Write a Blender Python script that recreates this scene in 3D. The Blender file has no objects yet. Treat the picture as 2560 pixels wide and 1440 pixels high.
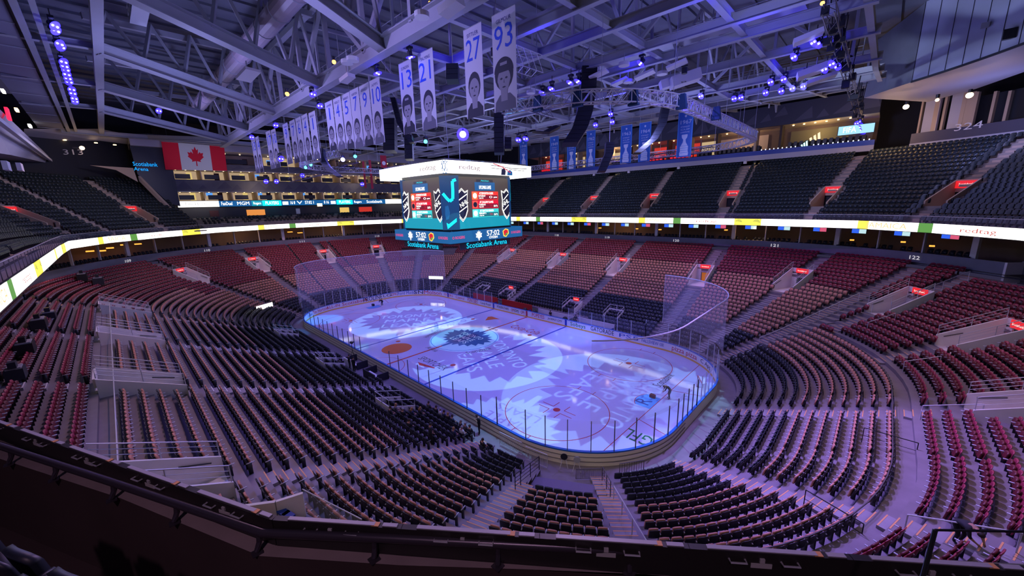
import bpy, bmesh, math, random
import numpy as np
from mathutils import Vector, Matrix
random.seed(7)
PI = math.pi
scene = bpy.context.scene
C = scene.collection
R = math.radians

# ---------------------------------------------------------------- camera
CAM = Vector((39.92, -31.52, 17.95))
YAW, PITCH, ROLL, FPX = 2.34017824, -0.214992344, -0.0259520596, 958.18
_f = Vector((math.cos(YAW)*math.cos(PITCH), math.sin(YAW)*math.cos(PITCH), math.sin(PITCH)))
_r = Vector((math.sin(YAW), -math.cos(YAW), 0))
_u = _r.cross(_f)
RT = math.cos(ROLL)*_r + math.sin(ROLL)*_u
UP = -math.sin(ROLL)*_r + math.cos(ROLL)*_u
cd = bpy.data.cameras.new('camera'); cam = bpy.data.objects.new('camera', cd); C.objects.link(cam)
cd.sensor_width = 36; cd.lens = 36*FPX/2560; cd.clip_start = 0.05; cd.clip_end = 400
cam.matrix_world = Matrix(((RT.x, UP.x, -_f.x, CAM.x), (RT.y, UP.y, -_f.y, CAM.y), (RT.z, UP.z, -_f.z, CAM.z), (0, 0, 0, 1)))
scene.camera = cam

def ray(u, v): return ((u-1280)/FPX)*RT - ((v-720)/FPX)*UP + _f
def az(u, v, z): d = ray(u, v); return CAM + d*((z-CAM.z)/d.z)
def ay(u, v, y): d = ray(u, v); return CAM + d*((y-CAM.y)/d.y)
def ax(u, v, x): d = ray(u, v); return CAM + d*((x-CAM.x)/d.x)
def oncircle(u, v, Rr):
    """where the sight line crosses the cylinder around the north-east corner"""
    d = ray(u, v); k = 20
    while k < 140:
        p = CAM+d*k
        if math.hypot(p.x-21.946, p.y-4.42) > Rr and p.y > 0: return p
        k += .05
def px(p):
    d = Vector(p)-CAM; w = d.dot(_f)
    return (1280+FPX*d.dot(RT)/w, 720-FPX*d.dot(UP)/w, w) if w > 0.1 else (-9999, -9999, w)

# ---------------------------------------------------------------- world, exposure, arena lights
scene.view_settings.view_transform = 'Standard'; scene.view_settings.look = 'None'
scene.view_settings.gamma = 1.0; scene.view_settings.exposure = 0.0
scene.view_settings.use_curve_mapping = False
W = bpy.data.worlds.new('arena air'); scene.world = W; W.use_nodes = True
W.node_tree.nodes['Background'].inputs[0].default_value = (0.30, 0.26, 0.62, 1)
W.node_tree.nodes['Background'].inputs[1].default_value = 0.09
scene.cycles.max_bounces = 5; scene.cycles.diffuse_bounces = 2; scene.cycles.glossy_bounces = 2
scene.cycles.transparent_max_bounces = 16; scene.cycles.transmission_bounces = 3
scene.cycles.sample_clamp_indirect = 4.0; scene.cycles.sample_clamp_direct = 5.0; scene.cycles.use_denoising = True
scene.cycles.caustics_reflective = False; scene.cycles.caustics_refractive = False

def lamp(name, kind, loc, power, col, size=0.3, target=None, cone=120, blend=0.6):
    l = bpy.data.lights.new(name, kind); l.energy = power; l.color = col
    if kind == 'AREA': l.shape = 'DISK'; l.size = size
    else: l.shadow_soft_size = size
    o = bpy.data.objects.new(name, l); C.objects.link(o); o.location = loc
    if kind == 'SPOT': l.spot_size = R(cone); l.spot_blend = blend
    if target is not None:
        o.rotation_euler = (Vector(target)-Vector(loc)).to_track_quat('-Z', 'Y').to_euler()
    return o
PURPLE = (0.24, 0.16, 1.0); WARM = (1.0, 0.56, 0.80); COOL = (0.36, 0.38, 1.0)
# purple stage wash that hangs with the moving heads over the rink
for x, y in ((-22, -9), (-22, 9), (-4, -10), (-4, 10), (13, -10), (15, 10), (26, 0)):
    lamp('wash_light', 'SPOT', (x, y, 27.6), 7000, PURPLE, 0.10, (x*1.02, y*1.05, 0), 125, 0.9)
# warm house lights over the stands
for x, y, tx, ty, e in ((-20, -25, -20, -30, 8000), (0, -25, 2, -28, 8000), (17, -25, 20, -26, 6000), (-22, 26, -22, 27, 9000), (-4, 26, -4, 27, 9000),
                     (14, 26, 14, 27, 9000), (30, 22, 33, 22, 6000), (-42, -8, -44, -6, 9000), (-42, 12, -44, 10, 7000), (-33, -24, -36, -22, 5500), (38, -6, 41, -4, 5000), (40, 10, 44, 8, 4500)):
    lamp('house_and_fill_light', 'SPOT', (x, y, 27.4), e*.62, WARM, 0.10, (tx+(tx-x)*2, ty+(ty-y)*2, 6), 92, 0.9)
# blue purple beams lying on the concrete behind the goal
lamp('wash_light', 'SPOT', (30, 0, 27.2), 30000, (0.42, 0.26, 1.0), 0.2, (39, -6, 3), 54, 0.7)
lamp('wash_light', 'SPOT', (14, -16, 27.2), 5000, (0.10, 0.12, 1.0), 0.2, (18, -31, 7), 36, 0.7)
lamp('wash_light', 'SPOT', (-14, 2, 27.2), 42000, (0.0, 0.36, 1.0), 0.1, (-25.5, -9.5, 0), 12, 0.5)
lamp('wash_light', 'SPOT', (-10, -6, 27.2), 30000, (0.0, 0.30, 1.0), 0.1, (-21, -15.5, 1), 12, 0.6)
lamp('wash_light', 'SPOT', (12, 3, 27.2), 24000, (0.12, 0.25, 1.0), 0.1, (11, 10.5, 0), 20, 0.9)
lamp('wash_light', 'SPOT', (20, -9, 27.2), 4500, (0.1, 0.45, 1.0), 0.1, (24.5, -22, 4), 34, 0.9)
lamp('wash_light', 'SPOT', (2, 20, 27.2), 9000, (0.55, 0.05, 1.0), 0.2, (27, 34, 8), 40, 0.9)
lamp('wash_light', 'SPOT', (25, -5, 27.2), 22000, (0.33, 0.22, 1.0), 0.25, (41, -6, 3), 46, 0.8)
lamp('flag_fill_light', 'SPOT', (-44, -16, 22), 900, (0.9, 0.85, 1.0), 0.2, (-57.5, -17, 28.5), 45, 0.6)  # unseen spot added to brighten the flag
# unseen fill lights added for the parapet, the hanging banners and the upper deck
lamp('house_and_fill_light', 'SPOT', (27, -13, 27.2), 9000, (0.75, 0.45, 0.95), 0.3, (37, -30, 14.5), 52, 0.9)
for x in (-28, -6, 12): lamp('banner_fill_light', 'SPOT', (x+3, -27.5, 28.5), 4600, (0.42, 0.32, 1.0), 0.3, (x, -13, 25), 110, 0.9)
for x, y, tx, ty in ((-15, 24, -15, 46), (8, 24, 8, 46), (26, 24, 32, 44), (-40, -22, -52, -34), (-25, -24, -30, -44)): lamp('house_and_fill_light', 'SPOT', (x, y, 27.4), 2600, (0.75, 0.66, 0.9), 0.3, (tx, ty, 20), 95, 0.9)
lamp('house_and_fill_light', 'SPOT', (43.5, -38, 27), 1800, (0.85, 0.5, 0.75), 0.3, (37, -31.5, 14.5), 60, 0.9)  # unseen fill from the camera side, added for the dark parapet
lamp('board_fill_light', 'SPOT', (28.5, -24, 12.5), 700, (1, .82, .62), 0.15, (25.5, -11.5, .6), 50, 0.8)  # unseen spots added to brighten the back of the near boards
lamp('board_fill_light', 'SPOT', (33, -20, 12.5), 700, (1, .82, .62), 0.15, (29, -9, .6), 50, 0.8)
lamp('wall_fill_light', 'SPOT', (30, 18, 27), 5200, (0.55, 0.62, 1.0), 0.3, (45, 28, 33), 80, 0.9)  # unseen spots added to brighten the clad wall and south soffit
lamp('wall_fill_light', 'SPOT', (-24, -22, 25.5), 1500, (0.42, 0.38, 0.9), 0.3, (-26, -35, 31), 120, 0.9)
lamp('wall_fill_light', 'SPOT', (-2, -22, 25.5), 1000, (0.42, 0.38, 0.9), 0.3, (-4, -35, 31), 120, 0.9)
for u, v, e in ((1345, 82, 170), (1745, 30, 170), (1890, 55, 200), (1570, 178, 120), (1390, 240, 120), (1560, 240, 160), (1900, 238, 120), (1960, 175, 140), (2030, 120, 140), (950, 170, 90), (1120, 150, 120)):
    lamp('blue_beam_light', 'POINT', az(u, v+8, 28.6), e, (0.03, 0.02, 1.0), 0.12)
# centre ice spot
for x, y in ((11, -9.5), (-11, 9.5)): lamp('centre_spot', 'SPOT', (x, y, 27.6), 22000, (0.12, 0.80, 1.0), 0.03, (0, 0, 0), 17.6, 0.10)
# unseen fill lights added under the trusses to show the steel
for x, y, e in ((-30, -24, 2000), (-5, -24, 2600), (16, -22, 1500), (-25, 8, 2200), (0, 6, 2200), (20, 12, 2600), (28, 30, 2200), (-5, 34, 2200), (-40, 28, 1500), (34, -6, 1500), (47, 38, 1100)):
    lamp('roof_fill_light', 'POINT', (x, y, 25.2), e*.75, COOL, 0.5)

# ---------------------------------------------------------------- materials
MATS = {}
def mat(name, col=(0.8, 0.8, 0.8), rough=0.6, metal=0.0, emit=0.0, ecol=None, alpha=1.0, noise=0.0, nscale=3.0, bump=0.0, spec=0.5):
    if name in MATS: return MATS[name]
    m = bpy.data.materials.new(name); m.use_nodes = True; nt = m.node_tree; b = nt.nodes['Principled BSDF']
    b.inputs['Base Color'].default_value = (*col, 1); b.inputs['Roughness'].default_value = rough
    b.inputs['Metallic'].default_value = metal; b.inputs['Specular IOR Level'].default_value = spec
    if emit:
        b.inputs['Emission Color'].default_value = (*(ecol or col), 1); b.inputs['Emission Strength'].default_value = emit
    if alpha < 1: b.inputs['Alpha'].default_value = alpha
    if noise or bump:
        tc = nt.nodes.new('ShaderNodeTexCoord'); n = nt.nodes.new('ShaderNodeTexNoise')
        n.inputs['Scale'].default_value = nscale; n.inputs['Detail'].default_value = 6
        nt.links.new(tc.outputs['Object'], n.inputs['Vector'])
        if noise:
            mx = nt.nodes.new('ShaderNodeMix'); mx.data_type = 'RGBA'
            mx.inputs['A'].default_value = (*[c*(1-noise) for c in col], 1); mx.inputs['B'].default_value = (*[min(1, c*(1+noise)) for c in col], 1)
            nt.links.new(n.outputs['Fac'], mx.inputs['Factor']); nt.links.new(mx.outputs['Result'], b.inputs['Base Color'])
        if bump:
            bp = nt.nodes.new('ShaderNodeBump'); bp.inputs['Strength'].default_value = bump
            nt.links.new(n.outputs['Fac'], bp.inputs['Height']); nt.links.new(bp.outputs['Normal'], b.inputs['Normal'])
    MATS[name] = m; return m
def glow(name, col, s): return mat(name, (0.02, 0.02, 0.02), 0.5, emit=s, ecol=col)
def veil(name, col, a):
    if name in MATS: return MATS[name]
    m = bpy.data.materials.new(name); m.use_nodes = True; nt = m.node_tree; nt.nodes.clear()
    o = nt.nodes.new('ShaderNodeOutputMaterial'); t = nt.nodes.new('ShaderNodeBsdfTransparent'); d = nt.nodes.new('ShaderNodeBsdfDiffuse')
    d.inputs[0].default_value = (*col, 1); x = nt.nodes.new('ShaderNodeMixShader'); x.inputs[0].default_value = a
    nt.links.new(t.outputs[0], x.inputs[1]); nt.links.new(d.outputs[0], x.inputs[2]); nt.links.new(x.outputs[0], o.inputs[0])
    MATS[name] = m; return m

M_concrete = mat('concrete', (0.21, 0.185, 0.195), 0.6, noise=0.25, nscale=1.2)
M_step = mat('step concrete', (0.28, 0.26, 0.28), 0.55, noise=0.2, nscale=2)
M_nose = mat('orange nosing paint', (0.75, 0.36, 0.14), 0.6)
M_black = mat('black plastic', (0.010, 0.011, 0.016), 0.42)
M_navy = mat('navy black plastic', (0.012, 0.017, 0.030), 0.45)
M_tan = mat('tan upholstery', (0.55, 0.245, 0.165), 0.65)
M_red = mat('burgundy plastic', (0.30, 0.03, 0.065), 0.38)
M_redd = mat('dark burgundy', (0.12, 0.01, 0.02), 0.5)
M_steel = mat('grey steel', (0.40, 0.41, 0.44), 0.45, 0.2)
M_beam = mat('painted roof steel', (0.38, 0.39, 0.43), 0.6, noise=0.12, nscale=0.6)
M_deck = mat('roof deck', (0.16, 0.17, 0.20), 0.8, noise=0.3, nscale=0.5)
M_alum = mat('aluminium', (0.72, 0.73, 0.78), 0.35, 0.5)
M_white = mat('white paint', (0.72, 0.70, 0.72), 0.5)
M_wallw = mat('vomitory plaster', (0.80, 0.76, 0.76), 0.6, noise=0.06, nscale=2)
M_rail = mat('pale rail steel', (0.62, 0.62, 0.66), 0.4, 0.3)
M_dark = mat('dark wall', (0.020, 0.022, 0.032), 0.8)
M_brown = mat('brown wall', (0.055, 0.035, 0.028), 0.7, noise=0.3, nscale=0.8)
M_band = mat('blue grey fascia', (0.16, 0.17, 0.21), 0.6, noise=0.15, nscale=1.0)
M_blue = mat('royal blue', (0.01, 0.05, 0.35), 0.45)
M_glass = veil('glass', (0.65, 0.68, 0.9), 0.07)
M_net = veil('netting', (0.85, 0.8, 0.95), 0.18)
M_skin = mat('skin', (0.42, 0.22, 0.15), 0.6)
M_hair = mat('dark hair', (0.03, 0.02, 0.015), 0.7)
M_cloth = mat('dark clothing', (0.018, 0.020, 0.032), 0.85)
M_scr = glow('white screen', (1.0, 0.98, 0.92), 2.6)
M_yel = glow('yellow screen', (0.95, 0.75, 0.08), 1.3)
M_grn = glow('green screen', (0.12, 0.35, 0.06), 1.0)
M_teal = glow('teal screen', (0.0, 0.34, 0.48), 1.0)
M_cyan = glow('cyan screen', (0.0, 0.85, 1.0), 1.5)
M_bscr = glow('blue screen', (0.004, 0.11, 0.33), 1.0)
M_scrtext = mat('grey screen letters', (0.2, 0.2, 0.2), 0.6, emit=0.45, ecol=(1, 0.95, 0.9))
M_rscr = glow('red screen', (0.75, 0.01, 0.02), 1.0)
M_sign = glow('red sign', (0.85, 0.015, 0.02), 1.0)
M_signt = glow('sign letters', (1, 0.75, 0.7), 1.6)
M_warm = glow('warm lamp', (1.0, 0.66, 0.30), 5.0)
M_bluehalo = glow('blue lamp halo', (0.012, 0.006, 1.0), 9.0)
M_wlamp = glow('lamp core', (0.75, 0.75, 1.0), 14.0)

# ---------------------------------------------------------------- mesh helpers
class MB:
    def __init__(s): s.v = []; s.f = []; s.m = []; s.mats = []
    def mi(s, m):
        if m not in s.mats: s.mats.append(m)
        return s.mats.index(m)
    def add(s, vs, fs, m):
        n = len(s.v); s.v += [tuple(p) for p in vs]; k = s.mi(m)
        for f in fs: s.f.append(tuple(i+n for i in f)); s.m.append(k)
        return s
    def box(s, c, d, m, ax=None):
        c = Vector(c); X, Y, Z = ax or (Vector((1, 0, 0)), Vector((0, 1, 0)), Vector((0, 0, 1)))
        vs = [c+X*(a*d[0]/2)+Y*(b*d[1]/2)+Z*(e*d[2]/2) for e in (-1, 1) for b in (-1, 1) for a in (-1, 1)]
        return s.add(vs, [(0, 2, 3, 1), (4, 5, 7, 6), (0, 1, 5, 4), (2, 6, 7, 3), (0, 4, 6, 2), (1, 3, 7, 5)], m)
    def beam(s, a, b, w, h, m, up=(0, 0, 1)):
        a, b = Vector(a), Vector(b); d = (b-a); L = d.length
        if L < 1e-5: return s
        d /= L; up = Vector(up)
        if abs(d.dot(up)) > 0.98: up = Vector((1, 0, 0))
        x = d.cross(up).normalized(); z = x.cross(d)
        return s.box((a+b)/2, (w, L, h), m, (x, d, z))
    def ibeam(s, a, b, w, h, m):
        a, b = Vector(a), Vector(b); o = Vector((0, 0, h/2-0.02*h))
        s.beam(a+o, b+o, w, h*0.07, m); s.beam(a-o, b-o, w, h*0.07, m); return s.beam(a, b, w*0.12, h, m)
    def tube(s, pts, r, m, n=8, closed=False, cap=True):
        pts = [Vector(p) for p in pts]; base = len(s.v); k = s.mi(m); N = len(pts)
        for i, p in enumerate(pts):
            if closed: d = pts[(i+1) % N]-pts[i-1]
            else: d = pts[min(i+1, N-1)]-pts[max(i-1, 0)]
            d.normalize(); up = Vector((0, 0, 1)) if abs(d.z) < 0.95 else Vector((1, 0, 0))
            x = d.cross(up).normalized(); y = x.cross(d)
            rr = r[i] if isinstance(r, (list, tuple)) else r
            for j in range(n):
                t = 2*PI*j/n; s.v.append(tuple(p+x*(math.cos(t)*rr)+y*(math.sin(t)*rr)))
        for i in range(N if closed else N-1):
            i2 = (i+1) % N
            for j in range(n):
                j2 = (j+1) % n
                s.f.append((base+i*n+j, base+i*n+j2, base+i2*n+j2, base+i2*n+j)); s.m.append(k)
        if cap and not closed:
            s.f.append(tuple(base+j for j in range(n))[::-1]); s.m.append(k)
            s.f.append(tuple(base+(N-1)*n+j for j in range(n))); s.m.append(k)
        return s
    def cyl(s, a, b, r, m, n=12, r2=None): return s.tube([a, b], [r, r if r2 is None else r2], m, n)
    def poly(s, pts, m): return s.add(pts, [tuple(range(len(pts)))], m)
    def prism(s, pts, off, m):
        off = Vector(off); n = len(pts); a = [Vector(p) for p in pts]
        return s.add(a+[p+off for p in a], [tuple(range(n))[::-1], tuple(range(n, 2*n))]+[(i, (i+1) % n, (i+1) % n+n, i+n) for i in range(n)], m)
    def ball(s, c, r, m, n=10, sz=1.0):
        c = Vector(c); vs = []; fs = []; h = n//2
        for i in range(h+1):
            t = PI*i/h
            for j in range(n): a = 2*PI*j/n; vs.append(c+Vector((math.sin(t)*math.cos(a)*r, math.sin(t)*math.sin(a)*r, math.cos(t)*r*sz)))
        for i in range(h):
            for j in range(n): fs.append((i*n+j, (i+1)*n+j, (i+1)*n+(j+1) % n, i*n+(j+1) % n))
        return s.add(vs, fs, m)
    def mesh(s, name, smooth=False):
        me = bpy.data.meshes.new(name); me.from_pydata(s.v, [], s.f)
        for m in s.mats: me.materials.append(m)
        if len(s.mats) > 1: me.polygons.foreach_set('material_index', s.m)
        if smooth: me.polygons.foreach_set('use_smooth', [True]*len(me.polygons))
        me.update(); return me
    def build(s, name, parent=None, smooth=False, **k):
        o = bpy.data.objects.new(name, s.mesh(name, smooth)); C.objects.link(o)
        if parent: keep(o, parent)
        if k: tag(o, **k)
        return o
def tag(o, label=None, cat=None, group=None, kind=None):
    if label: o['label'] = label
    if cat: o['category'] = cat
    if group: o['group'] = group
    if kind: o['kind'] = kind
    return o
def empty(name, loc, label, cat, group=None, rz=0):
    o = bpy.data.objects.new(name, None); C.objects.link(o); o.location = loc; o.rotation_euler = (0, 0, rz)
    o.empty_display_size = 0.2
    return tag(o, label, cat, group)
def struct(o): o['kind'] = 'structure'; return o
FIT = []
def text(name, s, parent, c, X, Y, w, h, m, off=0.0):
    """flat lettering centred at c, reading along X, upright along Y, fitted to w x h"""
    X = Vector(X).normalized(); Y = Vector(Y).normalized(); Z = X.cross(Y)
    cu = bpy.data.curves.new(name, 'FONT'); cu.body = s; cu.align_x = 'CENTER'; cu.align_y = 'CENTER'; cu.size = 1.0; cu.resolution_u = 2
    cu.materials.append(m); o = bpy.data.objects.new(name, cu); C.objects.link(o)
    o.matrix_world = Matrix(((X.x, Y.x, Z.x, 0), (X.y, Y.y, Z.y, 0), (X.z, Y.z, Z.z, 0), (0, 0, 0, 1)))
    e = o.rotation_euler.copy(); o.matrix_world = Matrix.Identity(4); o.rotation_euler = e; o.location = Vector(c)+Z*off
    if parent is not None:
        o.parent = parent
        o.matrix_parent_inverse = Matrix.Translation(parent.location).inverted() if parent.rotation_euler.z == 0 else (Matrix.Translation(parent.location) @ Matrix.Rotation(parent.rotation_euler.z, 4, 'Z')).inverted()
    FIT.append((o, w, h)); return o
def keep(o, parent):
    """parent without moving"""
    o.parent = parent
    o.matrix_parent_inverse = (Matrix.Translation(parent.location) @ parent.rotation_euler.to_matrix().to_4x4()).inverted()
    return o
def ordn(n): return str(n)+('th' if 10 < n % 100 < 14 else {1: 'st', 2: 'nd', 3: 'rd'}.get(n % 10, 'th'))

# ---------------------------------------------------------------- rink outline and bowl parameters
HX, HY, CR = 21.946, 4.42, 8.534
def P(p, D=0.0, z=0.0):
    """point of the outline offset outwards by D; p counts S,SE,E,NE,N,NW,W,SW; returns point, outward normal"""
    p %= 8; k = int(p); t = p-k; q = CR+D
    if k == 0: c = (-HX+2*HX*t, -HY); a = -90
    elif k == 1: c = (HX, -HY); a = -90+90*t
    elif k == 2: c = (HX, -HY+2*HY*t); a = 0
    elif k == 3: c = (HX, HY); a = 90*t
    elif k == 4: c = (HX-2*HX*t, HY); a = 90
    elif k == 5: c = (-HX, HY); a = 90+90*t
    elif k == 6: c = (-HX, HY-2*HY*t); a = 180
    else: c = (-HX, -HY); a = 180+90*t
    n = Vector((math.cos(R(a)), math.sin(R(a)), 0))
    return Vector((c[0]+n.x*q, c[1]+n.y*q, z)), n
def seglen(p, D):
    k = int(p % 8); return (2*HX, 0, 2*HY, 0)[k % 4] if k % 2 == 0 else PI/2*(CR+D)
def pS(x): return (x+HX)/(2*HX)
def pN(x): return 4+(HX-x)/(2*HX)
def pE(y): return 2+(y+HY)/(2*HY)
def pW(y): return 6+(HY-y)/(2*HY)
def pA(a):
    a %= 360
    if a >= 270: return 1+(a-270)/90
    if a < 90: return 3+a/90
    if a < 180: return 5+(a-90)/90
    return 7+(a-180)/90
def samples(p0, p1, D, step=5.0):
    """p values from p0 to p1 (increasing): seg ends, and every step degrees on arcs"""
    out = [p0]; k = math.floor(p0+1e-9)
    while k < p1-1e-9:
        a, b = max(k, p0), min(k+1, p1)
        if int(k) % 2: n = max(1, int((b-a)*90/step))
        else: n = 1
        out += [a+(b-a)*i/n for i in range(1, n+1)]
        k += 1
    return out
def zr(r):
    r = max(0.0, min(33.0, r)); return 0.35+.27*min(r, 10)+.31*max(0, min(r-10, 15))+.33*max(0, r-25)
D0, DD, NR = 1.7, 0.757, 32
def strip(mb, p0, p1, Da, za, Db, zb, m):
    ps = samples(p0, p1, max(Da, Db)); vs = []; fs = []
    for i, p in enumerate(ps):
        vs += [P(p, Da, za)[0], P(p, Db, zb)[0]]
        if i: fs.append((2*i-2, 2*i, 2*i+1, 2*i-1))
    mb.add(vs, fs, m)
def frame(p, D, z):
    q, n = P(p, D, z); return q, n, Vector((-n.y, n.x, 0))   # point, outward, along +p
# ================================================================ ICE
M_ice = mat('ice', (0.64, 0.68, 0.88), 0.06, noise=0.03, nscale=0.35, spec=0.6)
M_rl = mat('red ice paint', (0.50, 0.03, 0.05), 0.25); M_bl = mat('blue ice paint', (0.02, 0.05, 0.42), 0.25)
M_crease = mat('crease blue paint', (0.12, 0.38, 0.80), 0.25); M_logo = mat('logo blue paint', (0.01, 0.055, 0.25), 0.25)
M_blk = mat('black ice paint', (0.03, 0.03, 0.06), 0.3); M_lwhite = mat('white ice paint', (0.85, 0.9, 0.95), 0.2)
M_pepper = mat('orange red ice paint', (0.62, 0.08, 0.03), 0.25); M_green = mat('green ice paint', (0.03, 0.2, 0.08), 0.25)
m = MB(); m.poly([P(p, 0.0, 0)[0] for p in samples(0, 8, 0, 3)[:-1]], M_ice)
ice = struct(m.build('floor'))
def flatring(mb, cx, cy, r, w, mt, a0=0, a1=360, n=64, z=0.004):
    N = max(6, int(n*(a1-a0)/360)); vs = []; fs = []
    for i in range(N+1):
        t = R(a0+(a1-a0)*i/N)
        vs += [(cx+math.cos(t)*(r-w/2), cy+math.sin(t)*(r-w/2), z), (cx+math.cos(t)*(r+w/2), cy+math.sin(t)*(r+w/2), z)]
        if i: fs.append((2*i-2, 2*i-1, 2*i+1, 2*i))
    mb.add(vs, fs, mt)
def disc(mb, cx, cy, r, mt, z=0.005, n=40): mb.poly([(cx+math.cos(2*PI*i/n)*r, cy+math.sin(2*PI*i/n)*r, z) for i in range(n)], mt)
def rect(mb, x0, y0, x1, y1, mt, z=0.004): mb.poly([(x0, y0, z), (x1, y0, z), (x1, y1, z), (x0, y1, z)], mt)
def mark(name, fn, mt=None):
    mb = MB(); fn(mb); return struct(mb.build(name, ice))
yg = HY+math.sqrt(CR**2-(27.13-HX)**2)
mark('centre_line_marking', lambda b: rect(b, -0.15, -12.93, 0.15, 12.93, M_rl))
for s in (-1, 1):
    mark('blue_line_marking', lambda b: rect(b, s*7.77-0.15, -12.93, s*7.77+0.15, 12.93, M_bl))
    mark('goal_line_marking', lambda b: rect(b, s*27.13-0.03, -yg, s*27.13+0.03, yg, M_rl))
    def crease(b):
        n = 20; pts = [(s*27.1, -1.22, .0045), (s*27.1, 1.22, .0045)]
        a = math.asin(1.22/1.83)
        pts += [(s*(27.1-1.83*math.cos(a-2*a*i/n)), 1.83*math.sin(a-2*a*i/n), .0045) for i in range(n+1)]
        b.poly(pts if s > 0 else pts[::-1], M_crease)
    mark('goal_crease_marking', crease)
    def creaseline(b):
        a = math.degrees(math.asin(1.22/1.83)); flatring(b, s*27.1, 0, 1.83, .06, M_rl, (180-a) if s > 0 else -a, (180+a) if s > 0 else a, z=.006)
    mark('crease_line_marking', creaseline)
    for t in (-1, 1):
        mark('trapezoid_line_marking', lambda b: b.poly([(s*27.13, t*3.35, .004), (s*27.13, t*3.42, .004), (s*30.4, t*4.34, .004), (s*30.4, t*4.27, .004)], M_rl))
        mark('faceoff_circle_marking', lambda b: flatring(b, s*21.03, t*6.706, 4.572, .07, M_rl))
        mark('faceoff_dot_marking', lambda b: disc(b, s*21.03, t*6.706, .32, M_rl))
        mark('faceoff_dot_marking', lambda b: disc(b, s*6.096, t*6.706, .32, M_rl))
        def hashes(b):
            for ex in (-1, 1):
                for ey in (-1, 1):
                    x, y = s*21.03+ex*.6, t*6.706+ey*.3
                    rect(b, min(x, x+ex*1.2), y-.035, max(x, x+ex*1.2), y+.035, M_rl); rect(b, x-.035, min(y, y+ey*.9), x+.035, max(y, y+ey*.9), M_rl)
                for ey in (-1, 1):
                    x = s*21.03+ex*.85; y = t*6.706+ey*4.5; rect(b, x-.035, min(y, y+ey*.6), x+.035, max(y, y+ey*.6), M_rl)
        mark('hash_line_marking', hashes)
mark('referee_crease_marking', lambda b: flatring(b, 0, -12.9, 3.05, .06, M_rl, 0, 180))
mark('centre_circle_marking', lambda b: flatring(b, 0, 0, 4.572, .08, M_bl))
LEAF = [(0, 1), (.10, .74), (.20, .84), (.25, .56), (.43, .80), (.49, .60), (.66, .68), (.62, .48), (.84, .52), (.76, .34), (1.0, .30), (.84, .14), (.98, -.02), (.77, -.08), (.86, -.26),
        (.64, -.26), (.68, -.46), (.46, -.42), (.44, -.62), (.26, -.52), (.17, -.72), (.08, -.60), (.05, -.98)]
LEAF = LEAF+[(-x, y) for x, y in LEAF[:0:-1]]
LEAF2 = [(0, 1), (.14, .62), (.42, .78), (.40, .38), (.88, .42), (.66, .05), (.82, -.38), (.40, -.32), (.30, -.62), (.12, -.5), (.10, -1)]
LEAF2 = LEAF2+[(-x, y) for x, y in LEAF2[:0:-1]]
MAPLE = [(0, 1), (.15, .66), (.33, .78), (.25, .30), (.47, .52), (.53, .38), (.82, .44), (.72, .14), (.84, .04), (.42, -.30), (.47, -.46), (.05, -.38), (.06, -.85)]
MAPLE = MAPLE+[(-x, y) for x, y in MAPLE[:0:-1]]
def place(pts, c, X, Y, sx, sy=None):
    c, X, Y = Vector(c), Vector(X), Vector(Y); sy = sy or sx
    return [c+X*(x*sx)+Y*(y*sy) for x, y in pts]
# painted centre logo: reads for someone in the south stands looking north-west
LX = Vector((1, 0, 0)); LY = Vector((0, 1, 0))
lg = struct(MB().poly(place(LEAF, (0, 0.1, .007), LX, LY, 4.0, 4.0), M_logo).build('centre_logo_marking', ice))
for i, (s, w) in enumerate((('TORONTO', 4.4), ('MAPLE', 3.3), ('LEAFS', 3.3))): text('lettering', s, lg, (0, 1.25-i*1.15, .011), LX, LY, w, .85, M_lwhite)
for s, a in (('Scotiabank', 200), ('Arena', 270), ('Scotiabank', 340), ('Arena', 90)):
    q = Vector((math.cos(R(a)), math.sin(R(a)), 0))*5.35; t = Vector((-q.y, q.x, 0)) if a != 90 else Vector((1, 0, 0))
    text('lettering', s, lg, q+Vector((0, 0, .006)), t.normalized(), (-q).normalized() if a != 90 else (0, 1, 0), 3.4 if s[0] == 'S' else 2.2, .75, M_blk)
for p in (): pass
def icead(s, u, v, w, h, mt, ang=0, nm='ice_lettering'):
    c = az(u, v, 0.006); X = Vector((math.cos(R(ang)), math.sin(R(ang)), 0)); Y = Vector((-X.y, X.x, 0))
    return struct(text(nm, s, ice, c, X, Y, w, h, mt))
icead('SPORTCHEK', 1082, 908, 5.2, 1.0, M_blk, 0)
struct(MB().poly([az(u, v, .0062) for u, v in ((1045, 905), (1048, 913), (1085, 921), (1088, 919))], M_rl).build('red_swoosh_marking', ice))
icead('Coca-Cola', 1313, 824, 5.4, 1.5, M_rl, 0)
struct(MB().poly([az(u, v, .0062) for u, v in ((1213, 801), (1220, 792), (1229, 791), (1250, 798), (1238, 798))][::-1], M_pepper).build('orange_ice_marking', ice))
o = MB(); c = az(992, 871, .006); disc(o, c.x, c.y, 1.9, M_pepper, .006); struct(o.build('orange_disc_marking', ice))
icead('GFL', 1597, 1092, 2.2, 1.4, M_green, 180)
icead('Scotiabank', 1660, 950, 3.6, .9, M_blk, 90)
icead('R', 1610, 1004, 1.0, 1.3, M_logo, 90)

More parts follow.
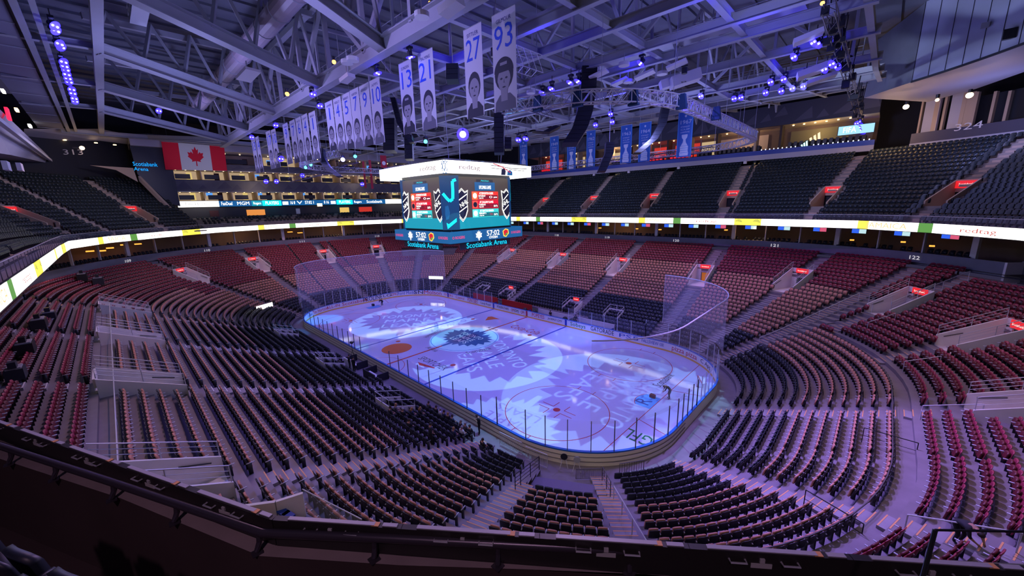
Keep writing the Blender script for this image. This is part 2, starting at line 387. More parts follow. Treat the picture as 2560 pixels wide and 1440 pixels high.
# ================================================================ dasher boards
M_board = mat('white board plastic', (0.80, 0.79, 0.80), 0.3); M_cap = mat('blue cap rail', (0.01, 0.12, 0.50), 0.35); M_kick = mat('yellow kick plate', (0.85, 0.48, 0.08), 0.4)
M_bback = mat('board back', (0.80, 0.72, 0.62), 0.6); M_frame = mat('board frame steel', (0.09, 0.08, 0.09), 0.5)
m = MB(); strip(m, 0, 8, -0.4, -.02, 3.0, -.02, M_concrete); struct(m.build('arena_floor'))
def wall(mb, ps, D, z0, z1, mt, close=False):
    vs = []; fs = []
    for i, p in enumerate(ps):
        vs += [P(p, D, z0)[0], P(p, D, z1)[0]]
        if i: fs.append((2*i-2, 2*i, 2*i+1, 2*i-1))
    mb.add(vs, fs, mt)
def board(p0, p1, name='board_panel', lab=None):
    ps = samples(p0, p1, 0, 4); mb = MB()
    wall(mb, ps, 0, 0.2, 1.07, M_board); wall(mb, ps[::-1], .1, 0, 1.07, M_bback); wall(mb, ps, -.015, 0, .2, M_kick)
    strip(mb, p0, p1, -.015, .2, 0.0, .2, M_kick)
    return mb
boards = empty('rink_boards', (0, 0, 0), 'white dasher boards with blue cap rail and yellow kick plate around the ice', 'rink boards')
cuts = [0, pS(-13), pS(-7.8), pS(0), pS(7.8), pS(15), 1, 1.33, 1.66, 2, 3, 3.33, 3.66, 4, pN(15), pN(7.77), pN(0), pN(-7.77), pN(-15), 5, 5.5, 6, 7, 7.5, 8]
for a, b in zip(cuts[:-1], cuts[1:]): board(a, b).build('board_panel', boards)
m = MB(); ps = samples(0, 8, .1, 3)
for (Da, za, Db, zb) in ((-.07, 1.07, -.07, 1.12), (-.07, 1.12, .13, 1.12), (.13, 1.12, .13, 1.02), (.13, 1.02, -.07, 1.07)):
    vs = []; fs = []
    for i, p in enumerate(ps):
        vs += [P(p, Da, za)[0], P(p, Db, zb)[0]]
        if i: fs.append((2*i-2, 2*i, 2*i+1, 2*i-1))
    m.add(vs, fs, M_cap)
m.build('cap_rail', boards)
m = MB()
for z in (.35, .72):
    for p0, p1 in ((0, 2.2), (7, 8)): m.tube([P(p, .14, z)[0] for p in samples(p0, p1, 0, 4)], .025, M_frame, 5)
boards_rails = m.build('back_frame_rail', boards)
for p, c in ((pN(0), M_rl), (pN(7.77), M_bl), (pN(-7.77), M_bl), (pN(-20.9), M_bl)):
    q, n = P(p, -.02, .63); MB().box(q, (.34, .03, .86), c, (Vector((-n.y, n.x, 0)), n, Vector((0, 0, 1)))).build('painted_stripe', boards)
def bpoint(u, v, D=-.03):
    d = ray(u, v)
    best = None
    for i in range(1600):
        p = 8*i/1600; q, n = P(p, D, .62)
        uu, vv, w = px(q)
        if w < 0: continue
        if n.dot(CAM-q) > 0: continue
        e = abs(uu-u)+.3*abs(vv-v)
        if best is None or e < best[0]: best = (e, p)
    return best[1]
BEND = []
M_btxt = {'r': mat('red ad letters', (.62, .02, .03), .4), 'k': mat('black ad letters', (.015, .015, .02), .4), 'g': mat('green ad letters', (.02, .25, .07), .4), 'b': mat('blue ad letters', (.02, .10, .42), .4), 'n': mat('gold ad letters', (.45, .3, .05), .4)}
for s, u, v, w, h, c in (('LeBaw', 775, 782, 1.6, .55, 'b'), ('Tim Hortons', 800, 776, 3.6, .6, 'r'), ('ALL-IN', 833, 764, 2.6, .5, 'r'), ('Scotiabank', 888, 752, 5.0, .6, 'r'), ('PROLINE', 932, 744, 3.9, .85, 'k'),
                         ('LG', 968, 740, 1.8, .55, 'k'), ('GMC', 986, 738, 1.4, .5, 'r'), ('Ford Medals', 1018, 733, 3.8, .6, 'b'), ('SN', 1047, 730, 1.9, .7, 'k'), ('Molson', 1083, 730, 4.2, .8, 'r'), ('ROGERS', 1119, 735, 3.4, .5, 'r'),
                         ('Castrol', 1150, 742, 2.6, .55, 'r'), ('POINTSBET', 1181, 749, 3.0, .8, 'r'), ('Candy Royal', 1213, 757, 2.7, .55, 'k'), ('POKERSTARS', 1257, 769, 2.8, .42, 'k'), ('QMJ', 1281, 775, .8, .6, 'r'),
                         ('GMJ', 1292, 778, .8, .6, 'k'), ('QMJ', 1306, 781, .8, .6, 'r'), ('POPEYES', 1344, 792, 2.5, .6, 'r'), ('JACKPOT CITY', 1386, 802, 2.7, .42, 'k'), ('Sobeys', 1444, 815, 2.6, .75, 'g'), ('GATORADE', 1503, 829, 3.6, .6, 'k'),
                         ('PS5', 1572, 843, 2.7, .5, 'b'), ('FALLSVIEW CASINO', 1641, 856, 3.9, .42, 'b'), ('pizza pizza', 1712, 883, 3.6, .75, 'r'), ('C App', 1765, 911, 2.2, .6, 'k')):
    p = bpoint(u, v); q, n, t = frame(p, -.035, .64); BEND.append((text('lettering', s, boards, q, -t, (0, 0, 1), w, h, M_btxt[c]), p))

# ================================================================ glass and stanchions
def glasswall(p0, p1, n, zt, lab, group='rink glass'):
    o = empty('rink_glass', P((p0+p1)/2, .05, 1.1)[0], lab, 'glass', group)
    ps = [p0+(p1-p0)*i/n for i in range(n+1)]
    for a, b in zip(ps[:-1], ps[1:]):
        mb = MB(); k = 3 if int(a+1e-6) % 2 else 1; w = [a+(b-a)*i/k for i in range(k+1)]; wall(mb, w, .05, 1.12, zt, M_glass)
        keep(mb.build('glass_pane'), o)
    for p in ps:
        q, nn, t = frame(p, .06, 0); keep(MB().box(q+Vector((0, 0, (1.1+zt)/2)), (.05, .07, zt-1.1), M_frame if p < 2.6 or p > 7.2 else M_alum, (t, nn, Vector((0, 0, 1)))).build('stanchion'), o)
    return o
glasswall(pS(-20), pS(-3.6), 10, 2.95, 'low glass along the south boards west of the penalty benches')
glasswall(pS(3.4), pS(20), 9, 2.95, 'low glass along the south boards beside the seated crowd')
glasswall(pS(20), 2.5, 13, 3.45, 'tall glass with dark posts around the near corner of the ice')
glasswall(2.5, pN(20), 14, 3.45, 'tall glass around the corner beside the white goal frame')
glasswall(pN(20), pN(8.2), 6, 2.95, 'low glass in front of black seats with silver dots')
glasswall(pN(-8.2), pN(-20), 6, 2.95, 'low glass beyond the red walled bench')
glasswall(pN(-20), 6.5, 14, 3.45, 'tall glass around the far end of the ice')
glasswall(6.5, 7.9, 12, 3.45, 'tall glass around the corner lit bright blue')

# ================================================================ protective nets
def net(p0, p1, lab, beam_at=None):
    o = empty('safety_net', P((p0+p1)/2, .2, 9.3)[0], lab, 'safety net')
    ps = samples(p0, p1, .3, 4); mb = MB(); wall(mb, ps, .3, 3.4, 9.3, M_net); keep(mb.build('netting'), o)
    keep(MB().tube([P(p, .3, 9.3)[0] for p in ps], .05, M_white, 6).build('top_cable'), o)
    if p0 > 2: keep(MB().tube([P(p0, .3, 3.4)[0], P(p0, .3, 9.3)[0]], .02, M_white, 5).build('edge_cable'), o)
    keep(MB().tube([P(p1, .3, 3.4)[0], P(p1, .3, 9.3)[0]], .02, M_white, 5).build('edge_cable'), o)
    return o
net(pA(308), 4-0.0, 'white mesh safety net curving above the glass behind the nearer goal line')
net(5.0, 7.98, 'white mesh safety net above the glass at the far end of the rink')

# ================================================================ gobo projectors: leaf shapes thrown onto the ice
def gobo(c, rot, rad, kind, lab, power=21000, h=27.9, col=(0.30, 0.62, 1.0), dx=0, dy=0):
    """a projector whose cut stencil throws the leaf; kind B: lit leaf with dark words, A: lit disc with a dark leaf and lit words"""
    L = Vector((c[0]+dx, c[1]+dy, h)); k = 0.55/h
    o = empty('pattern_projector', L+Vector((0, 0, .1)), lab, 'projector', 'pattern projectors above the ice')
    hb = MB(); hb.cyl(L+Vector((0, 0, .05)), L+Vector((0, 0, .5)), .22, M_black, 12); hb.box(L+Vector((0, 0, .62)), (.5, .12, .1), M_black); keep(hb.build('housing'), o)
    X = Vector((math.cos(R(rot)), math.sin(R(rot)), 0)); Y = Vector((-X.y, X.x, 0))
    Pc = L+(Vector((c[0], c[1], 0))-L)*k   # where the plate sits
    s = rad*k
    if kind == 'B':
        big = 1.5; sq = [(0, big), (-big, big), (-big, -big), (big, -big), (big, big), (0, big)]
        pts = sq+LEAF+[LEAF[0]]
        keep(MB().poly(place([(x, y+(.0001 if i >= len(sq) else 0)) for i, (x, y) in enumerate(pts)], Pc, X, Y, s), M_black).build('stencil_plate'), o)
        for i, (w, ww) in enumerate((('TORONTO', 1.15), ('MAPLE', .85), ('LEAFS', .85))):
            text('stencil_lettering', w, o, Pc+Y*(s*(.28-.30*i)), X, Y, ww*s, .2*s, M_black)
        cone = 2*math.degrees(math.atan(rad*1.08/h))
    else:
        cu = bpy.data.curves.new('stencil', 'CURVE'); cu.dimensions = '2D'; cu.fill_mode = 'BOTH'
        sp = cu.splines.new('POLY'); sp.points.add(len(LEAF)-1)
        for pt, (x, y) in zip(sp.points, LEAF): pt.co = (x, y, 0, 1)
        sp.use_cyclic_u = True
        dg = bpy.context.evaluated_depsgraph_get()
        for i, (w, ww) in enumerate((('TORONTO', 1.2), ('MAPLE', .9), ('LEAFS', .9))):
            fc = bpy.data.curves.new('t', 'FONT'); fc.body = w; fc.align_x = 'CENTER'; fc.align_y = 'CENTER'; fo = bpy.data.objects.new('t', fc); C.objects.link(fo)
            bpy.context.view_layer.update(); wd = max(fo.dimensions.x, .01); hd = max(fo.dimensions.y, .01)
            cc = fo.to_curve(bpy.context.evaluated_depsgraph_get())
            for s0 in cc.splines:
                if s0.type == 'BEZIER':
                    pts = []
                    nb = len(s0.bezier_points)
                    for a in range(nb):
                        A, B2 = s0.bezier_points[a], s0.bezier_points[(a+1) % nb]
                        for t in (0, .33, .66):
                            q = (1-t)**3*A.co+3*(1-t)**2*t*A.handle_right+3*(1-t)*t*t*B2.handle_left+t**3*B2.co; pts.append((q.x, q.y))
                else: pts = [(q.co.x, q.co.y) for q in s0.points]
                sp = cu.splines.new('POLY'); sp.points.add(len(pts)-1)
                for pt, (x, y) in zip(sp.points, pts): pt.co = (x*ww/wd, y*.22/hd+.30-.32*i, 0, 1)
                sp.use_cyclic_u = True
            fo.to_curve_clear(); bpy.data.objects.remove(fo)
        cu.materials.append(M_black); po = bpy.data.objects.new('stencil_plate', cu); C.objects.link(po)
        po.scale = (s, s, s); po.rotation_euler = (0, 0, R(rot)); po.location = Pc; keep(po, o)
        cone = 2*math.degrees(math.atan(rad*1.12/h))
    lamp('projector_beam', 'SPOT', L, power, col, 0.0015, Vector((c[0], c[1], 0)), cone*1.02, 0.03)
    return o
gobo((22.9, -0.8), -90, 8.9, 'A', 'pattern projector throwing the dark leaf in front of the nearer goal', dx=-3.5, dy=4.5)
gobo((7.2, -2.2), -25, 7.9, 'A', 'pattern projector throwing the dark leaf beside the centre circle')
gobo((-14.0, -0.5), 50, 7.8, 'A', 'pattern projector throwing the dark leaf at the far end')
gobo((18.9, -11.0), 186, 5.4, 'B', 'pattern projector throwing the pale leaf against the south boards')
gobo((26.6, 3.0), -80, 6.2, 'B', 'pattern projector throwing the pale leaf over the nearer crease')
gobo((-6.5, 1.8), 60, 5.8, 'B', 'pattern projector throwing the pale leaf beside the far blue line')

# ================================================================ LOWER BOWL
# aisles: (p at row 16, description)
AI = [(pS(-21.2), 'portal nearest the blue corner'), (pS(-6.8), 'portal with two black flaps'), (pS(6.6), 'south portal below centre ice'), (pS(20.2), 'south-east portal'), (pA(-71), 'pale blue stairs'),
      (pA(-49), 'white-railed stairs'), (pA(-17), 'lilac stairs'), (pE(2.0), 'east portal'), (pA(21.7), 'upper east portal'), (pA(42.5), 'north-east portal'), (pA(51), 'long sloping white rail'), (pA(68), 'cream portal'),
      (pN(20.6), 'portal with the orange door'), (pN(6.6), 'north portal above centre ice'), (pN(-6.8), 'north portal above the red line'), (pN(-21.2), 'north-west portal'), (pA(113), 'far corner stairs'),
      (pA(141), 'long press desk'), (pA(162), 'far end portal'), (pW(1.5), 'west portal'), (pA(196), 'middle west portal'), (pA(222), 'south-west portal')]
AI = [(p+8*0, d) for p, d in AI]
VOM_R = (20, 25)
VOMS = {0: 20, 1: 20, 2: 20, 3: 20, 7: 17, 8: 19, 9: 20, 11: 20, 12: 18, 13: 18, 14: 18, 15: 18, 18: 21, 19: 21, 20: 21, 21: 21}   # aisle -> first row of the portal
VOMS = {k: v for k, v in VOMS.items() if v < 40}
PENT = {11: 99}
def rowD(r): return D0+DD*r
def hwp(p, D, hw):
    k = int(p % 8); return hw/seglen(p, D)
def gapsfor(r, hw_a, hw_v):
    g = []
    for i, (p, _) in enumerate(AI):
        if i in (8, 9) and r < 14: continue
        D = rowD(r); hw = hw_a
        if i in VOMS and VOMS[i] <= r < VOMS[i]+5: hw = hw_v
        if hw: g.append((p-hwp(p, D, hw), p+hwp(p, D, hw)))
    return g
# the gate at the near corner: a flat landing instead of the first rows
GATE = (pA(-71), pA(-49), 4); BENCH = (pN(9), pN(-9.5), 1)
def spans(r, hw_a, hw_v, extra=()):
    g = gapsfor(r, hw_a, hw_v)+list(extra)
    if r < GATE[2]: g.append(GATE[:2])
    if r < 2: g.append((pN(9.5), pN(-9.5))); g.append((pS(-4.2), pS(4.2)))
    g.sort(); out = []; cur = 0.0
    for a, b in g:
        if a > cur: out.append((cur, a))
        cur = max(cur, b)
    if cur < 8: out.append((cur, 8.0))
    return out
m = MB()
for r in range(NR):
    D = rowD(r); z = zr(r); zp = zr(r-1) if r else 0
    for a, b in spans(r, 0, 1.25):
        strip(m, a, b, D, z, D+DD, z, M_concrete); ps = samples(a, b, D); wall(m, ps, D, zp-.01, z, M_concrete)
strip(m, 0, 8, rowD(NR), zr(NR), rowD(NR)+.9, zr(NR), M_concrete)
bowl = struct(m.build('floor_lower_bowl'))
for p0, p1 in ((GATE[0], GATE[1]),):
    m = MB(); wall(m, samples(p0, p1, 4.7), rowD(4), 0, zr(4), M_dark); struct(m.build('wall_gate_landing', bowl))
m = MB(); nm = MB()
for i, (p, _) in enumerate(AI):
    for r in range(NR):
        if i in VOMS and VOMS[i]-1 <= r < VOMS[i]+5: continue
        if r < GATE[2] and i in (4,) : continue
        if i in (8, 9) and r < 14: continue
        D = rowD(r); z = zr(r); zp = zr(r-1) if r else 0.0; h = (z-zp)/2
        q, n, t = frame(p, D-.19, zp+h/2); m.box(q, (1.1, .38, h), M_step, (t, n, Vector((0, 0, 1))))
        for dd, zz in ((-.38, zp+h+.003), (0.0, z+.003)):
            q, n, t = frame(p, D+dd+.03, zz); nm.box(q, (1.08, .05, .008), M_nose if i in (3, 4, 5, 6, 7, 8, 9, 10, 21, 0) else M_white, (t, n, Vector((0, 0, 1))))
st = struct(m.build('floor_aisle_steps')); struct(nm.build('trim_step_nosing', st))

# portals (vomitories)
def portal(i, r0, up=False):
    p, nm_ = AI[i]; D = rowD(r0); D1 = rowD(r0+5); zf = zr(r0-1); z1 = zr(r0+5); hw = 1.2; west = i in (17, 18, 19, 20)
    q, n, t = frame(p, D, zf); Z = Vector((0, 0, 1)); A = (t, n, Z)
    o = empty('seating_portal', q, '%s, pale walled, with railings and red sign' % nm_ if 'portal' in nm_ else 'cream walled portal let into the seats by the corner, with red sign', 'portal')
    if i == 12: o['label'] = 'cream walled portal with an orange door and a red sign'
    b = lambda s, d, z: q+t*s+n*d+Vector((0, 0, z))
    for s in (-1, 1):
        mb = MB(); mb.prism([b(s*hw, -.1, 0), b(s*hw, D1-D, 0), b(s*hw, D1-D, z1-zf+.9), b(s*hw, -.1, .95)], t*(s*.12), M_wallw); keep(mb.build('side_wall'), o)
        mb = MB(); mb.tube([b(s*(hw-.05), .3, .85), b(s*(hw-.05), 1.4, 1.25)], .03, M_black, 5); keep(mb.build('handrail'), o)
        mb = MB(); top = [b(s*(hw+.06), -.05+(D1-D)*k, 1.0+(z1-zf-.05)*k) for k in (0, .5, 1)]
        mb.tube([top[0]]+[w+Vector((0, 0, .75)) for w in top]+[top[2]], .03, M_rail, 5)
        for hh in (.25, .5): mb.tube([w+Vector((0, 0, hh)) for w in top], .018, M_rail, 4)
        mb.tube([top[1], top[1]+Vector((0, 0, .75))], .025, M_rail, 5); keep(mb.build('railing'), o)
    keep(MB().prism([b(-hw, -.1, .01), b(hw, -.1, .01), b(hw, D1-D, .01), b(-hw, D1-D, .01)], Vector((0, 0, .02)), M_wallw).build('portal_floor'), o)
    mb = MB(); H = z1-zf
    mb.box(b(0, D1-D+.05, H/2+.45+1.1), (2*hw, .12, H-1.3), M_wallw, A)
    for s in (-1, 1): mb.box(b(s*(hw-.3), D1-D+.05, 1.0), (.6, .12, 2.1), M_wallw, A)
    keep(mb.build('back_wall'), o)
    keep(MB().box(b(0, D1-D+.5, 1.0), (1.2, .1, 2.0), mat('orange door', (.75, .22, .03), .5, emit=.35) if i == 12 else M_dark, A).build('doorway'), o)
    if i in (0, 1, 2, 3):   # dark slits behind the near-side portals
        for s in (-.6, .6): keep(MB().box(b(s, -.16, .55), (.7, .06, .25), M_dark, A).build('vent_slot'), o)
        o['label'] = o['label'].replace(' and red sign', ', no sign'); return
    mb = MB().box(b(0, D1-D-.06, 2.45), (1.45, .08, .62), M_sign, A).build('sign'); keep(mb, o)
    text('lettering', 'Scotiabank', mb, b(0, D1-D-.12, 2.45), -t if True else t, Z, 1.1, .2, M_signt)
for i, r0 in VOMS.items(): portal(i, r0)

# free-standing handrails
def railing(name, pts, h, mt, lab, bars=0, rad=.03, grp=None):
    o = empty(name, Vector(pts[0]), lab, 'railing', grp); top = [Vector(p)+Vector((0, 0, h)) for p in pts]
    keep(MB().tube(top, rad, mt, 6).build('top_rail'), o)
    for p, q in zip(pts, top): keep(MB().tube([p, q], rad*.9, mt, 6).build('post'), o)
    for k in range(bars): keep(MB().tube([Vector(p)+Vector((0, 0, h*(k+1)/(bars+1))) for p in pts], rad*.6, mt, 5).build('bar'), o)
    return o
def bp(p, r, dz=0): return P(p, rowD(r)+.3, zr(r)+dz)[0]
railing('stair_railing', [bp(pA(-48), r) for r in (3.6, 6, 8.4, 11)], .95, M_rail, 'white slanting handrail beside the stairs by the gate landing')
railing('stair_railing', [bp(pA(50), r) for r in (6, 9, 12, 15, 18, 21)], .95, M_rail, 'long white handrail climbing the bare concrete ramp')
m = MB()
for r in range(6, 22):
    q, n, t = frame(pA(47.6), rowD(r)+.3, zr(r)+.03); m.box(q, (1.3, .8, .1), M_concrete, (t, n, Vector((0, 0, 1))))
struct(m.build('floor_ramp', bowl))
railing('stair_railing', [bp(pA(37), r) for r in (16, 19)], .95, M_rail, 'short white handrail below the upper east portal')
railing('stair_railing', [bp(pA(42), r) for r in (24, 27, 30)], 1.0, M_rail, 'white handrail beside the stairs under the end of the number wall')
railing('stair_railing', [bp(pA(44), r) for r in (19.5, 22, 24)], 1.0, M_rail, 'white handrail above the upper east portal')
railing('stair_railing', [bp(pA(14), r) for r in (14, 16.5)], .95, M_rail, 'plain white handrail among burgundy seats above the walkway')
railing('stair_railing', [bp(pE(1.2), 14), bp(pE(1.2), 17)], .95, M_rail, 'plain white handrail in the aisle below the east portal')
railing('stair_railing', [bp(pA(-18.5), 14.2), bp(pA(-17), 17.6)], .95, M_rail, 'plain white handrail at the aisle where someone bends down')
for a, lab in (((pE(-3.0), 12.2), 'black two-bar gate rail standing across the lilac walkway'), ((pA(-21), 11.5), 'black two-bar gate rail nearer the lilac stairs')):
    q = bp(*a); n, t = P(a[0])[1], frame(a[0], 0, 0)[2]
    railing('gate_railing', [q-n*1.1, q+n*1.1], .95, M_black, lab, 1, .025)
# dark guard rail that parts the brown seats from the burgundy ones
o = empty('guard_rail', bp(pE(0), 12.4), 'dark glass guard rail between brown and burgundy seats behind the goal', 'guard rail')
gps = samples(pA(-62), pA(36), 12, 4)
keep(MB().tube([P(p, rowD(12.75), zr(12)+.85)[0] for p in gps], .03, M_frame, 6).build('top_rail'), o)
mb = MB(); wall(mb, gps, rowD(12.75), zr(12)+.05, zr(12)+.8, M_glass); keep(mb.build('glass_pane'), o)
for p in gps[::2]: keep(MB().tube([P(p, rowD(12.75), zr(12))[0], P(p, rowD(12.75), zr(12)+.85)[0]], .02, M_frame, 5).build('post'), o)
m = MB(); strip(m, pA(-66), pA(40), rowD(12.8), zr(13)+.02, rowD(14.2), zr(13)+.02, M_step); wall(m, samples(pA(-66), pA(40), 12), rowD(14.2), zr(13), zr(14)+.02, M_step)
o = empty('guard_rail', bp(pS(0), 24.6), 'long glass guard rail along the yellowish walkway high on the south side', 'guard rail')
gps = [pS(x) for x in (-21.9, -14, -7, 0, 7, 14, 21.9)]
keep(MB().tube([P(p, rowD(24.05), zr(24)+.9)[0] for p in gps], .03, M_rail, 6).build('top_rail'), o)
mb = MB(); wall(mb, gps, rowD(24.05), zr(24)+.05, zr(24)+.85, M_glass); keep(mb.build('glass_pane'), o)
for p in gps: keep(MB().tube([P(p, rowD(24.05), zr(24))[0], P(p, rowD(24.05), zr(24)+.9)[0]], .02, M_rail, 5).build('post'), o)

# ================================================================ SEATS
def panel(mb, w, z0, z1, y0, y1, th, curve, mt, nx=6, nz=5, roundtop=.05, M=None):
    """a curved shell from z0 to z1, leaning from y0 to y1, with rounded top corners"""
    vs = []; fs = []
    for side in (0, 1):
        for j in range(nz+1):
            tz = j/nz
            for i in range(nx+1):
                tx = i/nx*2-1
                z = z0+(z1-z0)*tz-(roundtop*abs(tx)**3 if j == nz else 0)
                y = y0+(y1-y0)*tz+curve*(tx*tx)+(th if side else 0)
                vs.append((tx*w/2*(1-.04*tz), y, z))
    k = (nx+1)*(nz+1); q = lambda s, i, j: s*k+j*(nx+1)+i
    for j in range(nz):
        for i in range(nx):
            fs.append((q(0, i, j), q(0, i+1, j), q(0, i+1, j+1), q(0, i, j+1))); fs.append((q(1, i, j), q(1, i, j+1), q(1, i+1, j+1), q(1, i+1, j)))
    for i in range(nx):
        fs.append((q(0, i, nz), q(0, i+1, nz), q(1, i+1, nz), q(1, i, nz))); fs.append((q(0, i+1, 0), q(0, i, 0), q(1, i, 0), q(1, i+1, 0)))
    for j in range(nz):
        fs.append((q(0, 0, j), q(0, 0, j+1), q(1, 0, j+1), q(1, 0, j))); fs.append((q(0, nx, j+1), q(0, nx, j), q(1, nx, j), q(1, nx, j+1)))
    return mb.add(vs, fs, mt)
M_arm = mat('armrest grey', (.50, .50, .56), .3); M_armd = mat('armrest dark', (.10, .10, .12), .4)
KINDS = {'brown': (M_black, M_tan, M_arm), 'burgundy': (M_red, M_redd, M_arm), 'black': (M_navy, M_navy, M_armd)}
NAMES = {'brown': 'brown_padded_seat', 'burgundy': 'burgundy_seat', 'black': 'black_seat'}
def seat_parts(kind, lod):
    sh, pad, arm = KINDS[kind]; nx, nz = (6, 5) if lod == 0 else (2, 1)
    # local frame: x along the row, y towards the ice, z up
    b = MB(); panel(b, .49, .36, .86, -.10, -.20, .035, .035, sh, nx, nz)
    s = MB(); panel(s, .44, .34, .83 if kind == 'brown' else .76, .0, -.07, .07, .03, pad, nx, nz)
    a = MB(); a.box((.265, .02, .60), (.045, .34, .035), arm)
    g = MB(); g.box((.265, -.02, .29), (.035, .18, .58), M_black)
    return b, s, a, g
SEATS = []   # kind, matrix (pos, out normal, tangent), aisle index, row, number
def kind_of(p, r):
    k = p % 8; a = None
    if k < 1:                       # south side
        x = -HX+2*HX*k; lim = 10 if x < 16 else 8
        return 'black' if r < lim else ('brown' if r < 25 else 'burgundy')
    if k < 2:                       # south-east corner
        b = 5 if k < 1.45 else 6
        return 'black' if r < b else ('brown' if r < 13 or (k < 1.26) else 'burgundy')
    if k < 3.57: return 'black' if r < 6 else ('brown' if r < 13 else 'burgundy')
    if k < 4: return 'black' if r < 7 else ('brown' if r < 22 else 'burgundy')
    if k < 5: return 'black' if r < (10 if k < 4.63 else 9) else ('brown' if r < 24 else 'burgundy')
    if k < 5.5: return 'black' if r < 6 else ('brown' if r < 20 else 'burgundy')
    if k < 7.6: return 'black' if r < 6 else ('brown' if r < 16 else 'burgundy')
    return 'black' if r < 9 else ('brown' if r < 20 else 'burgundy')
gate_gap = 0
for r in range(NR):
    D = rowD(r)+.46; ex = []
    if pA(51)-pA(44) and 6 <= r <= 21: ex.append((pA(46.0), pA(50.2)))
    if r == 24: ex.append((0, 1))
    if r == 13: ex.append((pA(-66), pA(40)))
    if r >= 30: ex.append((pA(10), pA(44)))
    if 19 <= r <= 23: ex.append((pA(122), pA(150)))
    for a, b in spans(r, .72, 1.75, ex):
        # walk this span segment by segment
        k = math.floor(a+1e-9)
        while k < b-1e-9:
            s0, s1 = max(a, k), min(b, k+1)
            L = (s1-s0)*seglen(s0+1e-6, D); n = int((L-.1)/.545)
            if n > 0:
                for j in range(n):
                    p = s0+(s1-s0)*((j+.5)*.545+(L-n*.545)/2)/L
                    ai = max([i for i in range(len(AI)) if AI[i][0] <= p] or [len(AI)-1])
                    q, nn, t = frame(p, D, zr(r)); SEATS.append([kind_of(p, r), q, nn, t, ai, r, p])
            k += 1
# railline below which the near parapet hides things
RL = [(0, 1072), (300, 1182), (600, 1250), (1000, 1297), (1500, 1335), (2000, 1363), (2560, 1395)]
def seen(q):
    u, v, w = px(q)
    if w < .5 or not (-25 < u < 2585) or v < 0 or v > 1450: return None
    for (a, va), (b, vb) in zip(RL[:-1], RL[1:]):
        if a <= u <= b and v > va+(vb-va)*(u-a)/(b-a)+4: return None
    return w
blocks = {}
for s in SEATS:
    s.append(seen(s[1]+Vector((0, 0, .7)))); blocks.setdefault((s[4], s[5]), []).append(s)
for k, L in blocks.items():
    L.sort(key=lambda s: s[6])
    for j, s in enumerate(L): s.append(j+1)
def seat_matrix(q, nn, t): return Matrix(((t.x, -nn.x, 0, q.x), (t.y, -nn.y, 0, q.y), (t.z, -nn.z, 1, q.z), (0, 0, 0, 1)))
def mass(name, lst, parts, lab, cat, grp=None, jitter=0.0):
    """many small seats as one stuff object"""
    V = []; F = []; MI = []; mats = []
    for b in parts:
        for mm in b.mats:
            if mm not in mats: mats.append(mm)
    base = 0
    for b in parts:
        for f, mi in zip(b.f, b.m): F.append([i+base for i in f]); MI.append(mats.index(b.mats[mi]))
        V += b.v; base += len(b.v)
    V = np.array(V, float); nF = len(F); F = np.array(F, int); N = len(lst)
    T = np.array([[s[3].x, s[3].y, s[3].z] for s in lst]); NN = np.array([[-s[2].x, -s[2].y, 0] for s in lst]); Q = np.array([tuple(s[1]) for s in lst])
    X = (V[None, :, 0, None]*T[:, None, :]+V[None, :, 1, None]*NN[:, None, :]); X[:, :, 2] += V[None, :, 2]; X += Q[:, None, :]
    X = X.reshape(-1, 3).astype(np.float32); FF = (F[None]+(np.arange(N)*len(V))[:, None, None]).reshape(-1, 4)
    me = bpy.data.meshes.new(name); me.vertices.add(len(X)); me.vertices.foreach_set('co', X.ravel())
    me.loops.add(FF.size); me.loops.foreach_set('vertex_index', FF.ravel().astype(np.int32))
    me.polygons.add(len(FF)); me.polygons.foreach_set('loop_start', np.arange(0, FF.size, 4, dtype=np.int32))
    for mm in mats: me.materials.append(mm)
    me.polygons.foreach_set('material_index', np.tile(np.array(MI, np.int32), N)); me.update(calc_edges=True)
    o = bpy.data.objects.new(name, me); C.objects.link(o); tag(o, lab, cat, grp, 'stuff'); return o
def place_seats(kind, lst, name, what, group, parts0, n=300):
    vis = sorted([s for s in lst if s[7]], key=lambda s: s[7]); near = vis[:n]; ids = {id(s) for s in near}
    if not near: return
    protos = None
    me = [(nm, b.mesh(nm, True)) for nm, b in parts0]
    for s in near:
        o = bpy.data.objects.new(name, None); C.objects.link(o); o.matrix_world = seat_matrix(s[1], s[2], s[3])
        o['label'] = what(s); o['category'] = 'seat'; o['group'] = group
        for nm, d in me:
            c = bpy.data.objects.new(nm, d); C.objects.link(c); c.parent = o
    return ids
for kind in ('brown', 'burgundy', 'black'):
    lst = [s for s in SEATS if s[0] == kind]; b, s_, a, g = seat_parts(kind, 0)
    desc = {'brown': 'brown padded seat', 'burgundy': 'burgundy seat', 'black': 'black seat'}[kind]
    ids = place_seats(kind, lst, NAMES[kind], lambda s: '%s, %s past %s, %s row from the ice' % (desc, ordn(s[8]), AI[s[4]][1], ordn(s[5]+1)),
                      desc+'s of the lower bowl nearest the camera rail', [('backrest', b), ('seat_cushion', s_), ('armrest', a), ('pedestal', g)])
    rest = [s for s in lst if id(s) not in ids and (s[7] or px(s[1])[2] > 3 and -300 < px(s[1])[0] < 2900)]
    mass(NAMES[kind].replace('seat', 'seating'), rest, list(seat_parts(kind, 1)), 'the many further rows of %ss of the lower bowl' % desc, 'seats')
